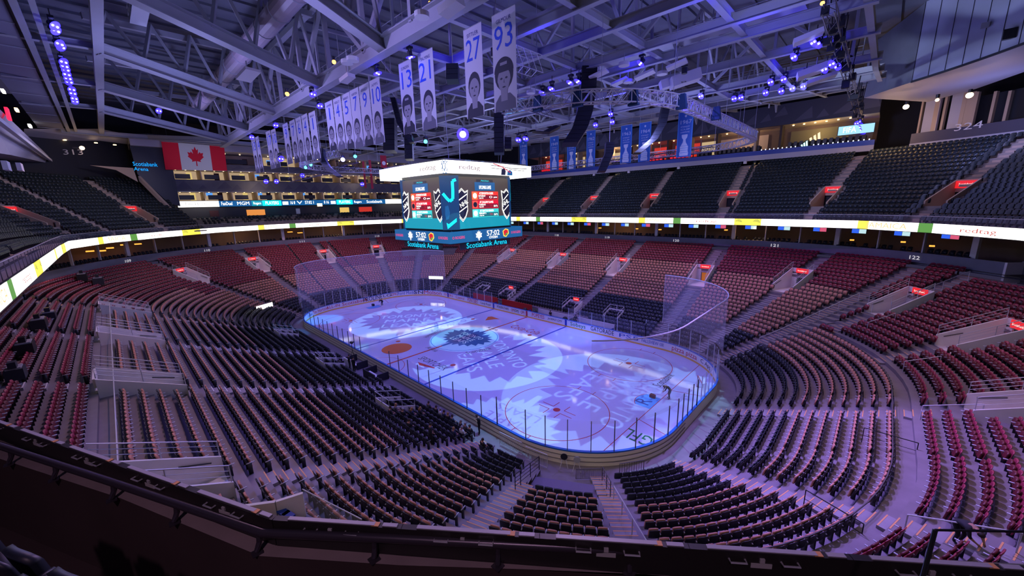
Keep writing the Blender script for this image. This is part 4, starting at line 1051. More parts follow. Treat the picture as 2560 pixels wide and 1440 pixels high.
# blue LED board of the end stand
o = empty('end_ribbon_display', (WX+.3, 0, zs['r0']), 'second LED ribbon across the end stand, white at one side then blue with the clock', 'LED display')
zz = (zs['r0']+zs['r1'])/2; hh = zs['r1']-zs['r0']
def seg_(y0, y1, mt, s='', tm=None, w=.7):
    b = MB().box((WX+.3, (y0+y1)/2, zz), (.2, y1-y0, hh), mt).build('led_panel'); keep(b, o)
    if s: text('lettering', s, b, (WX+.42, (y0+y1)/2, zz), (0, 1, 0), Z, (y1-y0)*w, hh*.6, tm or M_scr)
u2y = lambda u: wy(u, 507)
for u0, u1, mt, s, tm in ((443, 546, M_scr, 'Tim Hortons', M_scrtext), (546, 585, M_bscr, 'FanDuel', M_scr), (585, 628, M_bscr, 'MGM', M_scr), (628, 655, M_teal, 'Rogers', M_scr), (655, 702, M_cyan, 'PLAYERS', M_scr), (702, 722, M_bscr, '|', M_scr), (722, 738, M_bscr, '16 0', M_scr),
                          (738, 757, M_bscr, 'V', M_scr), (757, 788, M_bscr, '57:02 1', M_scr), (788, 806, M_bscr, '-', M_warm), (806, 823, M_bscr, '0 16', M_scr), (823, 840, M_bscr, '|', M_scr), (840, 880, M_cyan, 'PLAYERS', M_scr), (880, 906, M_bscr, 'Rogers', M_scr), (906, 962, M_bscr, 'Scotiabank', M_scr), (962, 1075, M_scr, '', None)):
    seg_(u2y(u0), u2y(u1), mt, s, tm)
# club lounge between the two ribbons
m = MB()
for i in range(4): m.box((WX+1.8-i*1.3, (ya+yb)/2, 14.9+i*.5), (1.3, yb-ya, .5+i*.1), M_uc)
struct(m.build('floor_end_club'))
ch = []
for i in range(3):
    for j in range(70):
        if random.random() < .2: continue
        ch.append(['c', Vector((WX+1.6-i*1.3, ya+.5+j*.75, 15.2+i*.5)), Vector((-1, 0, 0)), Vector((0, -1, 0))])
mass('club_seating', ch, list(seat_parts('black', 1))[:2], 'loose rows of dark chairs in the club under the second LED ribbon', 'seats')
m = MB(); m.box((WX-2.0, (ya+yb)/2, 17.6), (.2, yb-ya, 2.6), mat('club back wall', (.045, .04, .05), .7)); struct(m.build('wall_club_back'))
for i, (u0, u1, c, lab) in enumerate(((618, 664, glow('orange bar', (1, .35, .06), .8), 'orange lit bar in the club under the blue LED ribbon'), (525, 548, M_brn, 'dim doorway with a small orange sign in the club'), (852, 875, glow('yellow bar', (1, .65, .15), .8), 'yellow lit doorway in the club near the scoreboard'), (900, 932, M_redlit, 'red and white sign wall in the club beside the scoreboard'), (742, 752, M_wallw, 'white pillar front in the club'))):
    y0, y1 = wy(u0, 532, WX+2-3.5), wy(u1, 532, WX-1.5); q = Vector((WX-1.85, (y0+y1)/2, 17.6))
    o = empty('club_bar', q, lab, 'bar'); keep(MB().box(q, (.1, y1-y0, 1.3), c).build('lit_wall'), o); keep(MB().box(q+Vector((.4, 0, -1.0)), (.5, y1-y0, .8), M_black).build('counter'), o)
# black tower with the arena name
q0, q1 = wy(332, 400, WX+1), wy(412, 400, WX+1)
o = empty('name_tower', (WX+1, q0, 20), 'black tower wall carrying the blue arena name beside the flag', 'wall panel')
t_ = MB().prism([(WX+1, wy(325, 370, WX+1), 30.2), (WX+1, ya+.2, 30.2), (WX+1, ya+.2, 19.2), (WX+1, wy(430, 495, WX+1)-.6, 19.8), (WX+1, wy(345, 440, WX+1), 25)], (-2, 0, 0), M_black).build('tower_panel'); keep(t_, o)
c = ax(363, 411, WX+1.1); text('lettering', 'Scotiabank', t_, c, (0, 1, 0), Z, 3.3, .7, glow('tower blue', (.0, .35, 1), 1.4)); c = ax(353, 423, WX+1.1); text('lettering', 'Arena', t_, c, (0, 1, 0), Z, 1.9, .6, glow('tower blue', (.0, .35, 1), 1.4))
struct(MB().prism([(WX+2, wy(225, 413, WX+2), ax(225, 413, WX+2).z), (WX+2, wy(333, 420, WX+2), ax(333, 420, WX+2).z), (WX+2, wy(345, 455, WX+2), ax(345, 455, WX+2).z), (WX+2, wy(290, 425, WX+2), ax(290, 425, WX+2).z)], (-.3, 0, 0), M_cream).build('wall_cream_infill'))
# yellowish side wall where the upper rows stop
for u0, v0, u1, v1 in ((345, 440, 465, 562),):
    a_, b_ = ax(u0, v0, -59), ax(u1, v1, -55.5); struct(MB().prism([a_, b_, b_-Z*.9, a_-Z*.9], (.0, .35, 0), M_cream).build('wall_row_end'))
# south-west upper wall with number 313, soffit
D1 = UD0+UDD*UN+1.2; zt = uz(UN-1)
m = MB(); wall(m, samples(pA(204), 8+pS(10), D1, 6), D1, zt-.3, 31, M_dark); struct(m.build('wall_south_upper'))
q, n, t = frame(pA(226), D1-.08, 28.3); c = ray(183, 381); dd = 60
c = CAM+c*((q-CAM).length/c.length*.98); struct(text('wall_number', '313', None, c, Vector((.45, .9, 0)), Z, 2.4, .8, M_white))
q = CAM+ray(205, 370)*((q-CAM).length/ray(205, 370).length*.96); o = empty('wall_lamp', q, 'single warm lamp above the number 313', 'lamp'); keep(MB().ball(q, .30, glow('warm bulb', (1, .7, .4), 7), 12).build('bulb'), o); keep(MB().box(q+Vector((-.3, -.5, 0)), (.5, 1.0, .2), M_black).build('arm'), o); lamp('lamp_glow', 'POINT', q+Vector((.8, .8, -.2)), 120, (1, .6, .25), .15)
m = MB(); A = [ax(60, 322, -54), ax(250, 322, -58), ax(330, 338, -60), ax(452, 368, -60)]; B_ = [ax(60, 352, -60), ax(250, 352, -62), ax(330, 362, -63), ax(452, 372, -62)]
for i in range(3): m.add([A[i], A[i+1], B_[i+1], B_[i]], [(0, 1, 2, 3)], M_purp)
struct(m.build('ceiling_west_soffit'))
for i, (u, v) in enumerate(((120, 345), (162, 351), (240, 358), (287, 363), (328, 369))):
    p = ax(u, v, -60.5); o = MB().cyl(p, p+Z*.12, .22, M_warm, 8).build('soffit_light'); tag(o, 'small light along the edge of the far soffit, %s from the press gondola' % ordn(i+1), 'light', 'soffit edge lights')

# ================================================================ ROOF
def beamobj(a, b, w, h, kind='i', mt=None):
    m = MB(); (m.ibeam if kind == 'i' else m.beam)(a, b, w, h, mt or M_beam); return struct(m.build('ceiling_beam'))
ZB = 29.35
beamobj((-46, -15.2, ZB+.2), (36, -15.2, ZB+.2), .75, 1.1)
for y, z in ((-10, 0), (-6, 0), (-1, 0), (2.2, 0), (8.3, 0), (15.8, 0), (22.4, 0.5), (29, 1.2), (36, 2.2), (43, 3.2)): beamobj((-48, y, ZB+z), (38 if y > -7 else 50, y, ZB+z), .42, .62)
for x in (-42, -36, -29, -22, -15, -8, -1, 6, 12.8, 18.8, 25, 31, 37.5): 
    beamobj((x, -15.2, ZB+.1), (x, 20, ZB+.1), .40, .5); beamobj((x, 20, ZB+.1), (x, 48 if x < 36 else (31 if x < 40 else 25.5), ZB+(3.6 if x < 36 else 1.2)), .40, .5)
def truss(a, b, h, n, w=.34, name='ceiling_truss'):
    a, b = Vector(a), Vector(b); m = MB(); up = Z*h; m.beam(a+up, b+up, w*1.1, w*1.1, M_beam)
    for i in range(n+1):
        p = a+(b-a)*i/n; m.beam(p, p+up, w*.7, w*.7, M_beam)
        if i < n:
            q = a+(b-a)*(i+1)/n
            if i % 2: m.beam(p+up, q, w*.7, w*.7, M_beam)
            else: m.beam(p, q+up, w*.7, w*.7, M_beam)
    return struct(m.build(name))
truss((-46, -15.2, ZB+.6), (36, -15.2, ZB+.6), 6.0, 12, .5)
for y in (-1, 15.8): truss((-46, y, ZB+.3), (36, y, ZB+.3), 5.0, 14)
truss((-46, 36, ZB+2.4), (36, 36, ZB+2.4), 3.2, 14)
for x in (-29, -15, -1, 12.8, 25): truss((x, -15, ZB+.3), (x, 46, ZB+2), 5.0, 12, .26)
for x in (-41, -28, -14.8, -.8, 11.5, 24):   # slanting girders of the south bay
    beamobj((x, -15.2, ZB+.3), (x+6.3, -29.6, 31.3), .8, .9); beamobj((x, -15.2, 35.5), (x+3, -30, 34.6), .4, .5, 'b')
    m = MB()
    for i in range(5):
        p = Vector((x+1.26*i, -15.2-2.88*i, ZB+.5+.38*i)); m.beam(p, (x+.6*i+1, -15.2-2.96*(i+.5), 35.2), .24, .24, M_beam); m.beam((x+.6*i+1, -15.2-2.96*(i+.5), 35.2), p+Vector((1.26, -2.88, .38)), .24, .24, M_beam)
    struct(m.build('ceiling_truss')); beamobj((x+6.3, -29.6, 31.4), (x+6.3, -36, 31.2), .5, .5)
for y, z, w in ((-29.6, 31.2, .6), (-32.4, 31.1, .3), (-33.2, 31.0, .35)): beamobj((-55, y, z), (34, y, z), w, w)
beamobj((-41, -15.2, ZB+.3), (-55, -24, 31), .6, .7); beamobj((-55, -34, 31), (-55, 4, 31), .6, .7)
# south sloping soffit (ribbed)
m = MB(); a0 = ax(145, 262, -52); 
m.prism([(-54, -33.4, 31.4), (20, -33.4, 31.4), (20, -36.6, 33.2), (-54, -36.6, 33.2)], (0, 0, .2), M_beam)
m.prism([(-54, -33.6, 31.0), (14, -33.6, 31.0), (14, -36.3, 31.2), (-54, -36.3, 31.2)], (0, 0, .15), mat('ribbed cladding', (.26, .26, .34), .7, noise=.15, nscale=.4))
for i in range(12): m.box((-53+i*6.0, -34.9, 30.95), (.06, 2.7, .06), M_beam)
struct(m.build('ceiling_south_soffit'))
m = MB(); m.box((-4, 10, 37.2), (124, 96, .3), M_deck)
for i in range(44): m.box((-58+i*2.6, 10, 36.95), (.25, 94, .25), M_deck)
struct(m.build('ceiling'))
m = MB(); m.box((-68, 5, 26), (.4, 110, 24), M_dark); m.box((-5, -58, 26), (130, .4, 24), M_dark); m.box((-5, 61, 25), (130, .4, 26), M_dark); m.box((68, 10, 25), (.4, 100, 26), M_dark); struct(m.build('wall_outer'))
m = MB()
m.prism([(-66, -36.5, 31.3), (-55, -24, 31.3), (-55, 30, 31.3), (-66, 40, 31.3)], (0, 0, .3), M_deck); struct(m.build('ceiling_west_bay'))
# north-east white clad wall and its soffit
M_clad = mat('pale blue cladding', (.50, .54, .66), .6)
e0, e1 = oncircle(2280, 205, 31.4), oncircle(2560, 110, 31.4); a0_ = math.degrees(math.atan2(e0.y-HY, e0.x-HX)); a1_ = math.degrees(math.atan2(e1.y-HY, e1.x-HX)); zb_ = lambda a: e0.z+(e1.z-e0.z)*(a-a0_)/(a1_-a0_)
m = MB(); N_ = 11; cp = lambda a, r_=31.4, dz=0: Vector((HX+r_*math.cos(R(a)), HY+r_*math.sin(R(a)), zb_(a)+dz)); aa = [a0_+(a1_-a0_-12)*i/N_ for i in range(N_+1)]
for a, b_ in zip(aa[:-1], aa[1:]):
    m.add([cp(a), cp(b_), cp(b_)+Z*8, cp(a)+Z*8], [(0, 1, 2, 3)], M_clad)
    q = cp(a, 31.38); m.beam(q, q+Z*8, .04, .04, M_dark)
    m.beam(cp(a, 31.3), cp(b_, 31.3), .12, .2, M_dark)
struct(m.build('wall_clad_corner'))
m = MB(); bk = [az(2160, 245, e0.z+.2), az(2320, 255, e0.z+.5), az(2440, 222, e0.z+.8), az(2560, 180, e0.z+1.0), az(2700, 130, e0.z+1.2)]; fr = [cp(a0_), cp(a0_), cp(a0_+(a1_-a0_)*.5), cp(a1_), cp(aa[-1])]
for i in range(4): m.add([fr[i], fr[i+1], bk[i+1], bk[i]] if i else [fr[0], bk[1], bk[0]], [(0, 1, 2, 3)] if i else [(0, 1, 2)], M_purp)
m.add([e0, e0+Z*7.5, bk[0]+Z*6, bk[0]], [(0, 1, 2, 3)], M_deck); struct(m.build('ceiling_corner_soffit'))
for (u, v, w_, h_, lab, mt_) in ((2463, 63, .5, .4, 'small grey box on the pale clad wall', M_steel), (2524, 85, .75, .8, 'black speaker box on the pale clad wall', M_black)):
    q = oncircle(u, v, 31.1); o = empty('wall_box', q, lab, 'box'); keep(MB().box(q, (w_, .4, h_), mt_).build('box'), o); keep(MB().box(q+Vector((.1, .3, 0)), (.15, .3, .15), M_steel).build('bracket'), o)
# air duct
o = empty('air_duct', (-6, -19.5, 33), 'large round pale duct running through the roof steel above the white banners', 'duct'); keep(MB().tube([(-34, -19.5, 33), (22, -19.5, 33)], .8, mat('duct', (.42, .36, .40), .5, .1), 16).build('duct_pipe'), o)
for i in range(14): keep(MB().cyl((-32+i*4, -19.5, 33), (-31.9+i*4, -19.5, 33), .86, M_beam, 16).build('duct_collar'), o)
# catwalks
for i, (a, b) in enumerate((((-40, 5, 31), (34, 5, 31)), ((-40, -12, 32), (34, -12, 32)), ((-38, 26, 32), (36, 26, 32)), ((-6, -27, 33), (18, -27, 33)))):
    o = empty('catwalk', a, 'grey catwalk with rails among the roof trusses, ' + ['over the middle of the rink', 'over the white banners', 'over the blue banners', 'above the south stands'][i], 'catwalk'); a, b = Vector(a), Vector(b)
    keep(MB().box((a+b)/2, ((b-a).length, 1.0, .08), M_steel).build('walkway'), o)
    for s in (-.5, .5):
        m = MB()
        for h in (.5, 1.0): m.tube([a+Vector((0, s, h)), b+Vector((0, s, h))], .03, M_steel, 5)
        for j in range(25): m.tube([a+(b-a)*j/24+Vector((0, s, 0)), a+(b-a)*j/24+Vector((0, s, 1))], .025, M_steel, 4)
        keep(m.build('railing'), o)
    m = MB()
    for j in range(13): m.tube([a+(b-a)*j/12, a+(b-a)*j/12+Z*5.9], .04, M_steel, 4)
    keep(m.build('hanger'), o)
# press gondola at the left edge
o = empty('press_gondola', (-30, -37, 26), 'pale grey tapering gondola box hung over the south upper deck with a red light', 'gondola')
g_ = [Vector((x, y, z)) for x, y, z in ((-5, -36.2, 26.9), (-62, -36.2, 27.5), (-62, -36.6, 26.6), (-30, -37.5, 24.6), (-5, -37.5, 22.6))]
keep(MB().prism(g_, (0, -3, 0), mat('gondola cladding', (.40, .38, .44), .6, noise=.1, nscale=.5)).build('gondola_box'), o)
keep(MB().beam((-5, -36.0, 25.2), (-60, -36.1, 26.8), .35, .35, M_white).build('edge_beam'), o)
q = ay(20, 285, -36.0); keep(MB().box(q, (1.0, .2, 1.0), glow('red beacon', (1, .02, .08), 1.6)).build('red_light'), o)
for i, (u, v, c) in enumerate(((8, 228, M_wlamp), (42, 275, M_warm), (75, 315, M_scr), (16, 415, M_white), (50, 418, M_white))):
    q = (ax(u, v, -50) if i < 3 else ay(u, v, -36.3)); ob = MB().box(q, (1.6, .3, .35 if i < 3 else .7), c if i != 0 else M_scr).build('fluorescent_tube' if i < 3 else 'camera_box'); tag(ob, ['cool white tube high over the press gondola', 'yellowish tube just over the press gondola', 'pale tube past the tip of the gondola', 'white box nearest the edge under the gondola', 'white box further under the gondola'][i], 'light' if i < 3 else 'box')
# ================================================================ SCOREBOARD
SB = empty('scoreboard', (0, 0, 18), 'large four-sided video scoreboard hung over centre ice, with bright white upper ring', 'scoreboard')
M_sbody = mat('scoreboard shell', (.03, .03, .04), .5); M_sgrey = glow('screen dark taupe', (.12, .085, .075), .6); M_sbl = glow('screen navy', (.0, .045, .16), 1.0)
def ringface(side, half, z0, z1, mt, bow=.0, n=8):
    """front face of a ring: side 0=S,1=E,2=N,3=W; slightly bowed outwards"""
    mb = MB(); vs = []; fs = []
    for i in range(n+1):
        t = -1+2*i/n; d = half+bow*(1-t*t); x, y = half*t, -d
        for k in range(side): x, y = -y, x
        vs += [(x, y, z0), (x, y, z1)]
        if i: fs.append((2*i-2, 2*i, 2*i+1, 2*i-1))
    return mb.add(vs, fs, mt)
def sp(side, x, z, half, off=.0):
    """point on a side at lateral x (rightwards seen from outside)"""
    p = Vector((x, -(half+off), z))
    for k in range(side): p = Vector((-p.y, p.x, p.z))
    X = Vector((1, 0, 0))
    for k in range(side): X = Vector((-X.y, X.x, 0))
    return p, X
def srect(name, side, x0, x1, z0, z1, half, off, mt, parent=None):
    a, X = sp(side, x0, z0, half, off); b, _ = sp(side, x1, z0, half, off); ob = MB().poly([a, b, b+Z*(z1-z0), a+Z*(z1-z0)], mt).build(name); keep(ob, parent or SB); return ob
def spoly(name, side, pts, half, off, mt, parent=None):
    ob = MB().poly([sp(side, x, z, half, off)[0] for x, z in pts], mt).build(name); keep(ob, parent or SB); return ob
def stext(side, s, x, z, w, h, half, off, mt, parent): p, X = sp(side, x, z, half, off); return text('lettering', s, parent, p, X, Z, w, h, mt)
m = MB(); m.box((0, 0, 18.2), (9.6, 9.6, 8.6), M_sbody); m.box((0, 0, 22.7), (12.6, 12.6, .2), M_sbody); m.box((0, 0, 13.9), (11.2, 11.2, .3), M_sbody); m.build('core', SB)
HU, HL = 6.75, 5.85
def line(name, side, pts, w, half, off, mt, parent):
    mb = MB()
    for (x0, z0), (x1, z1) in zip(pts[:-1], pts[1:]):
        d = math.hypot(x1-x0, z1-z0) or 1; nx, nz = -(z1-z0)/d*w/2, (x1-x0)/d*w/2
        mb.poly([sp(side, x0-nx, z0-nz, half, off)[0], sp(side, x1-nx, z1-nz, half, off)[0], sp(side, x1+nx, z1+nz, half, off)[0], sp(side, x0+nx, z0+nz, half, off)[0]][::1], mt)
    ob = mb.build(name); keep(ob, parent); return ob
for side in range(4):
    r = ringface(side, HU, 21.25, 22.55, M_scr, .35).build('upper_ring_screen', SB)
    if side < 2:
        stext(side, 'redtag', -3.7 if side else 4.3, 21.9, 2.9, .62, HU, .38, mat('redtag grey', (.2, .1, .1), .5, emit=.16, ecol=(1, .45, .4)), r)
        sk = spoly('leaf_outline', side, [(x*.62+(-HU+.15 if side else HU-.15), z*.72+21.9) for x, z in LEAF2], HU, .04, M_bscr, r)
        spoly('leaf_emblem', side, [(x*.48+(-HU+.15 if side else HU-.15), z*.56+21.9) for x, z in LEAF2], HU, .06, M_scr, r)
    if side == 1:
        for pts, w, c in (([(-.6, 22.3), (.8, 22.25), (2.6, 22.1), (5.5, 22.15)], .07, M_black), ([(-.2, 22.5), (1.2, 22.2), (2.6, 21.6)], .1, M_rscr), ([(-.6, 22.0), (2, 21.95), (5, 21.9)], .06, M_black)): line('graphic_line', side, pts, w, HU, .40, c, r)
        spoly('dark_figure', side, [(1.0, 21.3), (1.1, 21.9), (1.5, 22.1), (1.8, 21.8), (1.7, 21.3)], HU, .39, M_black, r); spoly('blue_figure', side, [(2.0, 21.3), (2.1, 21.8), (2.5, 21.9), (2.9, 21.7), (2.9, 21.3)], HU, .39, M_bscr, r)
    ringface(side, HL, 13.85, 15.15, M_bscr, .0).build('lower_ring_screen', SB)
    l = [c for c in SB.children if c.name.startswith('lower_ring')][-1]
    if side < 2:
        cx = .6 if side else 0.2
        stext(side, '57:02', cx, 14.62, 2.1, .62, HL, .05, M_scr, l); stext(side, 'CITIZEN', cx, 14.12, 1.4, .26, HL, .05, M_scr, l)
        spoly('leaf_emblem', side, [(x*.55+cx-2.3, z*.58+14.5) for x, z in LEAF2], HL, .05, M_scr, l)
        spoly('crest_outline', side, [(cx+1.75, 14.1), (cx+2.2, 13.98), (cx+2.7, 14.4), (cx+2.6, 14.9), (cx+2.1, 15.02), (cx+1.6, 14.75)], HL, .05, M_yel, l)
        spoly('crest', side, [(cx+1.85, 14.2), (cx+2.15, 14.08), (cx+2.55, 14.45), (cx+2.5, 14.8), (cx+2.1, 14.92), (cx+1.72, 14.7)], HL, .06, M_rscr, l); spoly('crest_green', side, [(cx+2.0, 14.15), (cx+2.4, 14.2), (cx+2.45, 14.5), (cx+2.1, 14.4)], HL, .07, M_grn, l)
        M_rog = glow('rogers pink', (1, .02, .12), 1.3)
        for xx in (-4.7, 4.6): stext(side, 'O ROGERS', xx, 14.45, 1.75, .3, HL, .05, M_rog, l)
        b_ = srect('name_panel', side, -4.3, 3.9, 13.0, 13.75, HL-.25, -.1, M_sbody); stext(side, 'Scotiabank Arena', -.1, 13.38, 6.6, .62, HL-.25, .0, glow('arena cyan', (.0, .62, 1.0), 1.6), b_)
        # main picture
        HM = 5.35; s = srect('main_screen', side, -4.15, 4.15, 15.35, 21.1, HM, 0, M_sgrey)
        srect('teal_band', side, -4.15, 4.15, 15.35, 16.6, HM, .02, M_teal, s)
        for sx in (-1, 1):
            c0 = sx*3.55; sh = [(-.9, 1.1), (-.45, .95), (0, 1.25), (.45, .95), (.9, 1.1), (.75, .2), (.8, -.6), (.45, -1.2), (0, -1.55), (-.45, -1.2), (-.8, -.6), (-.75, .2)]
            f = lambda k: [(c0+x*k*.95, 18.2+z*k*1.25) for x, z in sh]
            clip = lambda P_: [(max(-4.14, min(4.14, x)), z) for x, z in P_]
            spoly('shield_rim', side, clip(f(1.07)), HM, .03, M_scr, s); spoly('shield_inner_rim', side, clip(f(1.03)), HM, .04, M_sbody, s); spoly('shield', side, clip(f(.97)), HM, .05, M_scr, s); spoly('shield_field', side, clip(f(.93)), HM, .06, M_sbody, s)
            p, X = sp(side, c0*.94, 18.15, HM, .08); text('lettering', 'NHL', s, p, X+Z*.55, Z*1-X*.55, 1.2, .5, M_scr)
            line('shield_bar', side, [(c0-.55*1, 18.5), (c0*.94+.5, 19.2)], .1, HM, .07, M_scr, s); line('shield_bar', side, [(c0-.55, 17.2), (c0*.94+.55, 17.9)], .1, HM, .07, M_scr, s)
        srect('header', side, -1.6, 1.6, 19.6, 20.55, HM, .04, M_bscr, s); stext(side, 'UPCOMING GAMES', 0, 19.95, 1.9, .4, HM, .06, M_scr, s)
        srect('header_strip', side, -1.3, 1.3, 20.55, 20.85, HM, .04, M_sbody, s); stext(side, '. PACOLA .', 0, 20.7, 1.5, .16, HM, .06, M_cyan, s)
        for k, (c1, c2, t1, t2, t3, t4) in enumerate(((glow('bright red', (1, .03, .01), 1.2), glow('dull red', (.22, .0, .01), 1.0), 'AT EDMONTON OILERS', 'SATURDAY', 'O', 'sportsnet'), (glow('bright red2', (.8, .0, .02), 1.1), glow('dull red', (.22, .0, .01), 1.0), 'AT CALGARY FLAMES', 'TUESDAY', 'TSN', 'sn'),
                                                       (glow('mint', (.05, .75, .75), 1.0), glow('dark teal', (.0, .16, .2), 1.0), 'AT SEATTLE KRAKEN', 'FEBRUARY 8', 'TSN', 'sn'))):
            z1 = 19.5-k*1.0; srect('game_row', side, -2.1, 2.1, z1-.95, z1, HM, .05, c1, s); srect('game_row_dark', side, -1.15, 2.0, z1-.88, z1-.42, HM, .06, c2, s)
            stext(side, t1, .15, z1-.22, 2.2, .24, HM, .07, M_scr, s); stext(side, t2, -.55, z1-.52, 1.1, .2, HM, .07, M_scr, s); stext(side, '7:00 PM', -.7, z1-.77, .7, .14, HM, .07, M_scr, s); stext(side, t3, .85, z1-.65, .5, .26, HM, .07, M_rscr if k else M_scr, s); stext(side, t4, 1.6, z1-.65, .6, .22, HM, .07, M_scr, s)
            srect('logo_tile', side, -2.05, -1.25, z1-.9, z1-.05, HM, .06, (glow('tile orange', (1, .2, .05), 1.1), glow('tile red', (.9, .1, .06), 1.1), glow('tile mint', (.2, .9, .85), 1.1))[k], s)
            mb = MB()
            for t in range(1): mb.poly([sp(side, -1.65+.3*math.cos(a), z1-.48+.3*math.sin(a), HM, .075)[0] for a in [2*PI*i/14 for i in range(14)]], M_scr if k != 1 else M_sbody)
            keep(mb.build('team_badge'), s)
# four chamfer columns with the cyan stick shape
for a in range(4):
    cx = (1, 1, -1, -1)[a]; cy = (-1, 1, 1, -1)[a]; p0 = Vector((cx*4.15, cy*5.35, 0)); p1 = Vector((cx*5.35, cy*4.15, 0)); n = Vector((cx, cy, 0)).normalized(); X = (p1-p0).normalized()
    if X.cross(Z).dot(n) < 0: X = -X
    c = (p0+p1)/2; w = (p1-p0).length
    f = lambda x, z, o=.0: c+X*x+n*(.12+o)+Z*z
    col = MB().prism([f(-w/2-.1, 15.3), f(w/2+.1, 15.3), f(w/2+.2, 21.2), f(-w/2-.2, 21.2)], -n*.5, M_sbl).build('corner_screen'); keep(col, SB)
    if a in (0, 1, 3):
        mb = MB(); pts = [(-.72, 19.3), (-.3, 18.75), (.0, 18.45), (.35, 18.7), (.4, 19.6), (.4, 20.6), (.8, 20.75)]
        for (xa, za), (xb, zb) in zip(pts[:-1], pts[1:]):
            d = math.hypot(xb-xa, zb-za); nx, nz = -(zb-za)/d*.16, (xb-xa)/d*.16; mb.poly([f(xa-nx, za-nz, .03), f(xb-nx, zb-nz, .03), f(xb+nx, zb+nz, .03), f(xa+nx, za+nz, .03)], M_cyan)
        mb.poly([f(-.4, 15.4, .03), f(.65, 16.2, .03), f(.65, 16.6, .03), f(-.25, 15.95, .03), f(-.5, 16.1, .03)], M_cyan); keep(mb.build('stick_graphic'), col)
        keep(MB().poly([f(-.5, 16.4, .03), f(-.2, 16.5, .03), f(-.05, 17.2, .03), f(-.2, 18.0, .03), f(-.55, 17.9, .03), f(-.6, 17.0, .03)], M_bscr).build('blue_shape'), col)
for x in (-4, 4):
    for y in (-4, 4): keep(MB().tube([(x, y, 22.7), (x*1.2, y*1.2, ZB)], .04, M_steel, 5).build('suspension_cable'), SB)

# ================================================================ white retired-number banners
M_ban = mat('banner cloth', (.62, .62, .70), .7); M_num = mat('banner blue numerals', (.015, .075, .68), .6); M_name = mat('banner navy letters', (.03, .04, .22), .6); M_ph = mat('photo grey', (.30, .29, .34), .7); M_phd = mat('photo dark', (.03, .03, .05), .7); M_phm = mat('photo mid', (.13, .13, .17), .7)
BY = -13.5
def banner(uL, vL, uR, vR, vB, name, num, k, lab, hel=False):
    a, b = ay(uL, vL, BY), ay(uR, vR, BY); zt = (a.z+b.z)/2; bt = ay(uL+(uR-uL)*.1, vB, BY).z; w = abs(b.x-a.x); x0 = min(a.x, b.x); zt = min(zt, ZB+.1); h = zt-bt; cx = x0+w/2
    o = empty('number_banner', (cx, BY, zt), lab, 'banner', 'white retired number banners')
    cl = MB().box((cx, BY, (zt+bt)/2), (w, .02, h), M_ban).build('banner_cloth'); keep(cl, o); yy = BY-.02
    text('lettering', name, cl, (cx, yy, zt-h*.085), (1, 0, 0), Z, w*.62, h*.042, M_name)
    text('numeral', num, cl, (cx, yy, zt-h*.26), (1, 0, 0), Z, w*(.78 if len(num) > 1 else .14 if num == '1' else .42), h*.24, M_num)
    f = lambda pts, mt, nm, d: keep(MB().poly([(cx+x*w, yy-d, bt+z*h) for x, z in pts], mt).build(nm), cl)
    dx = (k % 3-1)*.03
    el = lambda cx_, cz, rx, rz, a0=0, a1=360, n=18: [(cx_+rx*math.cos(R(a0+(a1-a0)*i/n)), cz+rz*math.sin(R(a0+(a1-a0)*i/n))) for i in range(n+(a1-a0 < 360))]
    f([(-.46, 0), (.46, 0), (.44, .10), (.22, .17), (-.22, .17), (-.42, .10)], M_phd if k % 2 else M_phm, 'shoulders', .002)
    f([(-.14+dx, .10), (.14+dx, .10), (.15+dx, .22), (-.15+dx, .22)], M_ph, 'neck', .004)
    f(el(dx, .355, .335, .155) if not hel else el(dx, .38, .40, .17), M_phd, 'hair', .006)
    f([(dx+.285*math.cos(t)*(1 if math.sin(t) > -.2 else .88), .315+.125*math.sin(t)) for t in [2*PI*i/22 for i in range(22)]], M_ph, 'face', .008)
    for s in (-1, 1): f(el(dx+s*.11, .335, .055, .011), M_phd, 'eye', .010)
    f([(dx-.03, .29), (dx+.04, .285), (dx+.01, .335)], M_phm, 'nose', .010); f(el(dx, .245, .075, .008), M_phd, 'mouth', .010)
    if hel: f(el(dx, .40, .41, .15, 0, 180), M_phd, 'helmet', .012); f([(dx-.15, .47), (dx+.15, .47), (dx+.15, .50), (dx-.15, .50)], M_ph, 'helmet_patch', .014)
    keep(MB().tube([(x0, BY, zt), (x0+w, BY, zt)], .03, M_steel, 5).build('hanging_bar'), o)
BL = [(1229, 40, 1288, 13, 283, 'GILMOUR', '93', True), (1158, 75, 1203, 56, 300, 'SITTLER', '27', False), (1044, 135, 1081, 120, 330, 'SALMING', '21', False), (996, 160, 1027, 148, 340, 'SUNDIN', '13', True),
      (923, 204, 948, 191, 365, 'APPS', '10', False), (897, 217, 921, 205, 370, 'KENNEDY', '9', False), (874, 228, 895, 217, 375, 'HORTON', '7', False), (853, 239, 873, 229, 378, 'BARILKO', '5', False), (832, 249, 851, 240, 380, 'KELLY', '4', False), (812, 258, 830, 250, 382, 'BOWER', '1', False),
      (771, 283, 787, 277, 403, 'BRODA', '1', False), (753, 290, 767, 283, 406, 'DAY', '4', False), (738, 297, 751, 291, 409, 'ACE', '6', False), (723, 304, 736, 298, 412, 'KING', '7', False), (706, 312, 718, 306, 415, 'CHARLIE', '9', False),
      (677, 325, 688, 322, 424, 'ARMSTRONG', '10', False), (664, 330, 675, 326, 427, 'CLARK', '17', False), (638, 343, 646, 341, 435, 'KEON', '14', False), (627, 346, 636, 343, 437, 'MATS', '13', False)]
